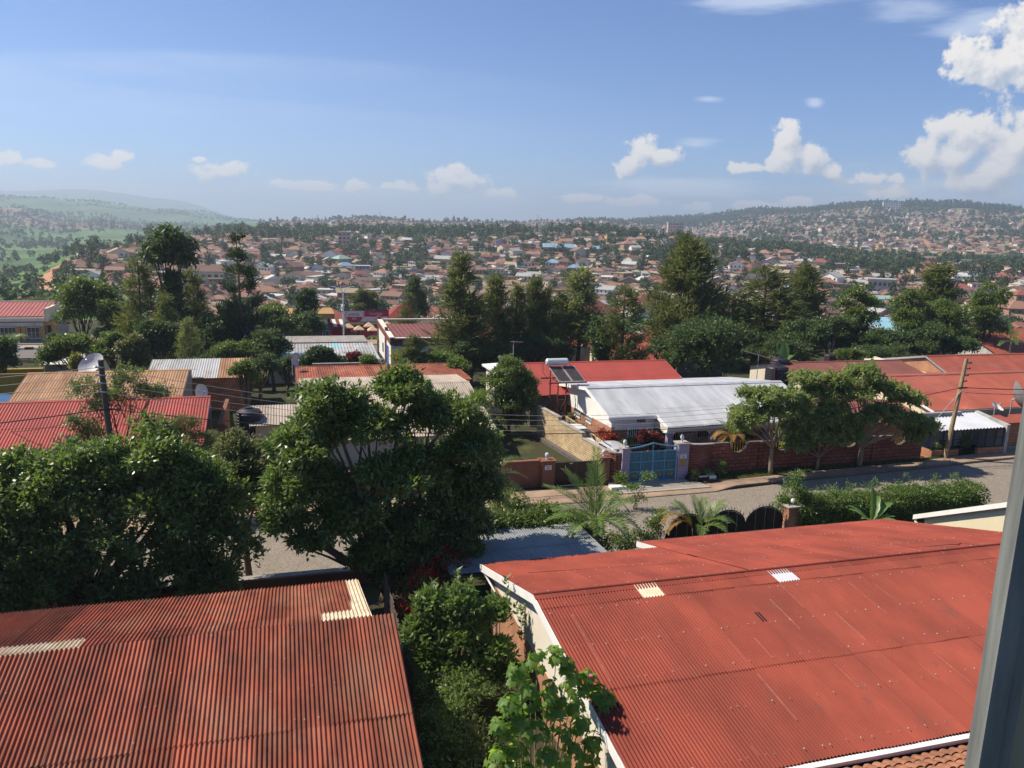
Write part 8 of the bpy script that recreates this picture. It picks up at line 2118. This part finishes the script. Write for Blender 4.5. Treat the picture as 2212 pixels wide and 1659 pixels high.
    for kind in ('hip', 'gable', 'side gable', 'lean', 'flat', 'crossed'):
        for si, q in enumerate(sizes):
            P = house_parts(kind, q[0], q[1], q[2] * q[3]); lib[(kind, si)] = (np.array(P['wall'].v), P['wall'].f, np.array(P['roof'].v), P['roof'].f)
    sheds = []
    for (dist, x, y, z) in H:
        for _ in range(rng.choice([2, 2, 3, 3])):
            a = rng.uniform(0, 6.28); r = rng.uniform(6.5, 9); X, Y = x + r * math.cos(a), y + r * math.sin(a); sheds.append((math.hypot(X, Y), X, Y, gz(X, Y) - .1))
    for (dist, x, y, z, sh_) in [q + (0,) for q in rest_h] + [q + (1,) for q in sheds]:
        kind, wc, rc, w, d_, h, sto = style(x, y)
        if sh_: kind = rng.choice(['lean', 'gable', 'side gable']); rc = rng.choice(['rust', 'tan', 'grey', 'brown', 'rust']); wc = rng.choice(['mud-brown', 'brick', 'cream', 'mud-brown']); w, d_, h, sto = sizes[2 if rng.rand() < .6 else 4]
        if dist > 1400 and kind == 'crossed': kind = 'hip'
        si = [i for i, q in enumerate(sizes) if q == (w, d_, h, sto)][0]
        vw, fw, vr, fr = lib[(kind, si)]
        a = -math.atan2(x, y) * .6 + rng.choice([0, 0, .4, -.4, .8]) + rng.uniform(-.1, .1); c, s = math.cos(a), math.sin(a); k = rng.uniform(.38, .62) if sh_ else rng.uniform(.60, .88)
        Rm = np.array([[c, -s, 0], [s, c, 0], [0, 0, 1]]) * k
        for vv, ff, mm in ((vw, fw, names.index(wc)), (vr, fr, names.index(rc))):
            Vs.append(vv @ Rm.T + np.array([x, y, z + .2]))
            for f in ff: Fs.append([i + nb for i in f]); Ms.append(mm)
            nb += len(vv)
    me = to_mesh('distant_town', np.concatenate(Vs), Fs, [HM[q] for q in names], Ms)
    o = obj('distant_town', me); tag(o, 'mass of small distant houses covering the far slopes and ridges', 'town', None, 'stuff')
    # ---- woods: the rest of the trees, crest band, far slopes and valley copses
    def scatter(n, d0, d1, a0, a1, ns=None, seed=0, thr=.5, sc_=80):
        q = np.random.RandomState(seed); dd = np.sqrt(q.uniform(d0 ** 2, d1 ** 2, n)); a = np.radians(q.uniform(a0, a1, n)); X, Y = dd * np.sin(a), dd * np.cos(a)
        keep = value_noise(X + 9000, Y + 9000, sc_, 40 + seed) > thr
        return [(math.hypot(x, y), x, y, gz(x, y)) for x, y in zip(X[keep], Y[keep])]
    big = list(rest_t)
    big += scatter(800, 700, 830, -21, 35, seed=1, thr=.40, sc_=45) + scatter(420, 760, 820, -20, 34, seed=2, thr=.2) + scatter(1100, 560, 800, 9, 27, seed=3, thr=.40, sc_=90)
    big += scatter(260, 480, 760, -30, 34, seed=13, thr=.62, sc_=40)
    far_ = scatter(2600, 2380, 2800, 8, 36, seed=4, thr=.12) + scatter(900, 2000, 2700, 4, 17, seed=5, thr=.3) + scatter(900, 1700, 2300, -18, 8, seed=6, thr=.45) + scatter(2200, 1300, 2600, 15, 36, seed=7, thr=.48, sc_=60)
    big += scatter(220, 640, 1100, -36, -24, seed=18, thr=.60, sc_=70)
    far_ += scatter(2200, 1000, 3000, -36, -19, seed=8, thr=.60, sc_=120) + scatter(1500, 3800, 4500, -36, -16, seed=9, thr=.35, sc_=200) + scatter(800, 2400, 3300, -36, -22, seed=10, thr=.4, sc_=150)
    big += scatter(170, 190, 640, -37, -27, seed=12, thr=.58, sc_=40)
    def wood(name, L, label, nq, s0, s1):
        q = np.random.RandomState(99); Vs = []
        for (dist, x, y, z) in L:
            uu = proj(np.array([x]), np.array([y]), np.array([z]))[0][0]
            if uu < -30 or uu > 2240: continue
            k, V, _, _, _ = HT[q.choice(6, p=[.22, .22, .2, .16, .1, .1])]
            Q = V.reshape(-1, 4, 3)
            if len(Q) > nq: Q = Q[q.choice(len(Q), nq, replace=False)]
            a = q.uniform(0, 6.28); c, s = math.cos(a), math.sin(a); kk = q.uniform(s0, s1)
            Q = (Q - Q.mean(1, keepdims=True)) * (210 / nq) ** .5 * .9 + Q.mean(1, keepdims=True) if len(V) // 4 > nq else Q
            Vs.append((Q.reshape(-1, 3) @ (np.array([[c, -s, 0], [s, c, 0], [0, 0, 1]]) * kk).T) + np.array([x, y, z - .3]))
        V = np.concatenate(Vs); o = obj(name, to_mesh(name, V, quadF(V), MT['leaf_hill'])); tag(o, label, 'woods', None, 'stuff')
    wood('hillside_woods', big, 'continuous woods between and above the hillside houses', 90, .7, 1.15)
    wood('distant_woods', far_, 'far-off woods on the distant ridges and valley floor', 34, .8, 1.5)
    print('houses', len(Hv), 'rest', len(rest_h), 'trees', len(Tv), 'rest', len(big), len(far_))


build_town()
# the dirt road on the left flank, large far blocks
b = MB()
tr = [(10, 650), (40, 646), (85, 640), (112, 628), (108, 612), (92, 603), (100, 594), (118, 585), (124, 576)]
pts = []
def ground_hit(x, y):
    d = ray(x, y); t = 200.0
    for _ in range(4000):
        p = EYE + d * t
        if p[2] < gz(p[0], p[1]): break
        t += 1.0
    return EYE + d * t
ROADS = [(tr, 4.5), ([(236, 620), (240, 598), (246, 578), (250, 562), (256, 548)], 4.0), ([(655, 600), (668, 585), (672, 570), (690, 556), (700, 548)], 3.5), ([(1770, 640), (1830, 622), (1890, 612), (1960, 607), (2060, 598)], 3.5), ([(1560, 612), (1620, 604), (1690, 600), (1720, 590)], 3.2), ([(1080, 566), (1130, 560), (1200, 570), (1290, 572), (1360, 578)], 3.0), ([(1990, 500), (2010, 515), (2000, 530), (2030, 545)], 7.0)]
RV, RF = [], []
for tr, rw_ in ROADS:
  P_ = [ground_hit(*q) for q in tr]
  dense = []
  for i in range(len(P_) - 1):
      for t in np.linspace(0, 1, 10, endpoint=False): dense.append(P_[i] * (1 - t) + P_[i + 1] * t)
  V, F = [], []
  for i, p in enumerate(dense):
      q = dense[min(i + 1, len(dense) - 1)] - dense[max(i - 1, 0)]; sd = np.array([-q[1], q[0], 0]); sd /= np.linalg.norm(sd) + 1e-9
      for k in (-1, 0, 1):
          w_ = p + sd * rw_ * k; V.append((w_[0], w_[1], gz(w_[0], w_[1]) + .6))
  for i in range(len(dense) - 1):
      for k in (0, 1): F.append((i * 3 + k, i * 3 + k + 1, i * 3 + k + 4, i * 3 + k + 3))
  RF += [tuple(i + len(RV) for i in f) for f in F]; RV += V
me = to_mesh('dirt_road', RV, RF, mat('orange_earth', (.46, .25, .14), (.38, .19, .10), .1, .95, .1)); o = obj('dirt_road', me); o['kind'] = 'structure'
# landmark buildings far away
def block(name, label, cat, P, w, d, h, wall, floors, cols, rot=0):
    o = bpy.data.objects.new(name, None); COL.objects.link(o); o.location = P; o.rotation_euler = (0, 0, rot); tag(o, label, cat); o['o'] = [0, 0, 0]
    m = MB(); m.box((-w / 2, -d / 2, -6), (w / 2, d / 2, h)); obj('wall', to_mesh('wall', m.v, m.f, HM[wall]), o)
    m = MB(); m.box((-w / 2 - .4, -d / 2 - .4, h), (w / 2 + .4, d / 2 + .4, h + .8)); obj('roof', to_mesh('roof', m.v, m.f, HM['pale grey']), o)
    for f in range(floors):
        for c in range(cols):
            x = -w / 2 + w * (c + .5) / cols; z = h * (f + .3) / floors; m = MB(); m.box((x - w / cols * .28, -d / 2 - .15, z), (x + w / cols * .28, -d / 2 + .05, z + h / floors * .45)); obj('window', to_mesh('window', m.v, m.f, HM['glass']), o)
    return o
for (x, y, dd, w, h, lab_) in ((1452, 487, 1350, 22, 24, 'left one of two pinkish apartment towers below the far wooded ridge'), (1466, 487, 1360, 20, 24, 'right one of two pinkish apartment towers below the far wooded ridge')):
    d = ray(x, y); p = EYE + d * dd / math.hypot(d[0], d[1]); block('apartment_tower', lab_, 'tower block', (p[0], p[1], gz(p[0], p[1])), w * .7, 12, h, 'pink', 5, 4)
d = ray(1925, 448); p = EYE + d * 2350 / math.hypot(d[0], d[1]); block('hilltop_hotel', 'large white building high on the far right hill below the woods', 'building', (p[0], p[1], gz(p[0], p[1])), 42, 18, 20, 'white', 4, 7, -.3)
for (x, y, dd, w, h, wl, lab_) in ((1205, 553, 590, 22, 6, 'brick', 'wide gabled hall with pale blue roof and many windows on the middle hillside'), (1905, 588, 430, 13, 7, 'pale grey', 'unfinished grey concrete frame building on the right hillside'), (2045, 578, 440, 10, 6.5, 'lilac', 'lilac two-storey building with balconies on the right hillside'), (450, 605, 420, 18, 6, 'cream', 'long cream two-storey building between the umbrella tree and tiered conifer'), (745, 530, 640, 9, 12, 'pink', 'narrow pink tower house on the upper hillside left of centre')):
    d = ray(x, y); p = EYE + d * dd / math.hypot(d[0], d[1]); o = block('hillside_building', lab_, 'building', (p[0], p[1], gz(p[0], p[1])), w, 10, h, wl, 2 if h < 10 else 4, 6 if w > 10 else 3, -math.atan2(p[0], p[1]) * .6)
    if 'blue roof' in lab_ or 'long cream' in lab_:
        P2 = house_parts('gable', w, 10, h + .85); m = P2['roof']; obj('pitched_roof', to_mesh('pitched_roof', m.v, m.f, HM['blue' if 'blue' in lab_ else 'brown']), o)
# thin masts on the ridges
for (x, y, dd, h, lab_) in ((686, 470, 800, 17, 'thin mast above the white house on the upper left hillside'), (821, 470, 1900, 22, 'floodlight mast on the far city ridge left of the small clouds'), (928, 478, 1900, 14, 'short mast on the far city ridge'), (1162, 478, 1900, 22, 'thin aerial mast on the far city ridge in the centre'), (1957, 476, 1700, 40, 'pale lattice mast on the far right hill slope')):
    d = ray(x, y); p = EYE + d * dd / math.hypot(d[0], d[1]); z = gz(p[0], p[1]); m = MB(); m.tube([(0, 0, -2), (0, 0, h)], [dd * .00045, dd * .0003], 5); m.box((-dd * .0008, -.3, h), (dd * .0008, .3, h + dd * .0006))
    o = obj('mast', to_mesh('mast', m.v, m.f, MT['old_white'])); o.location = (p[0], p[1], z); tag(o, lab_, 'mast')

# ---------------------------------------------------------------- air
HZ = MB(); HZ.box((-9500, -200, -320), (9500, 9600, 290))
me = bpy.data.materials.new('haze'); me.use_nodes = True; t = me.node_tree; t.nodes.clear()
vo = nd(t, 'ShaderNodeVolumePrincipled', i={'Color': (0.69, 0.83, 1.0, 1), 'Density': 2.5e-4, 'Anisotropy': 0.25}); ou = nd(t, 'ShaderNodeOutputMaterial'); t.links.new(vo.outputs[0], ou.inputs['Volume'])
ob = obj('haze', to_mesh('haze', HZ.v, HZ.f, me)); ob['kind'] = 'stuff'
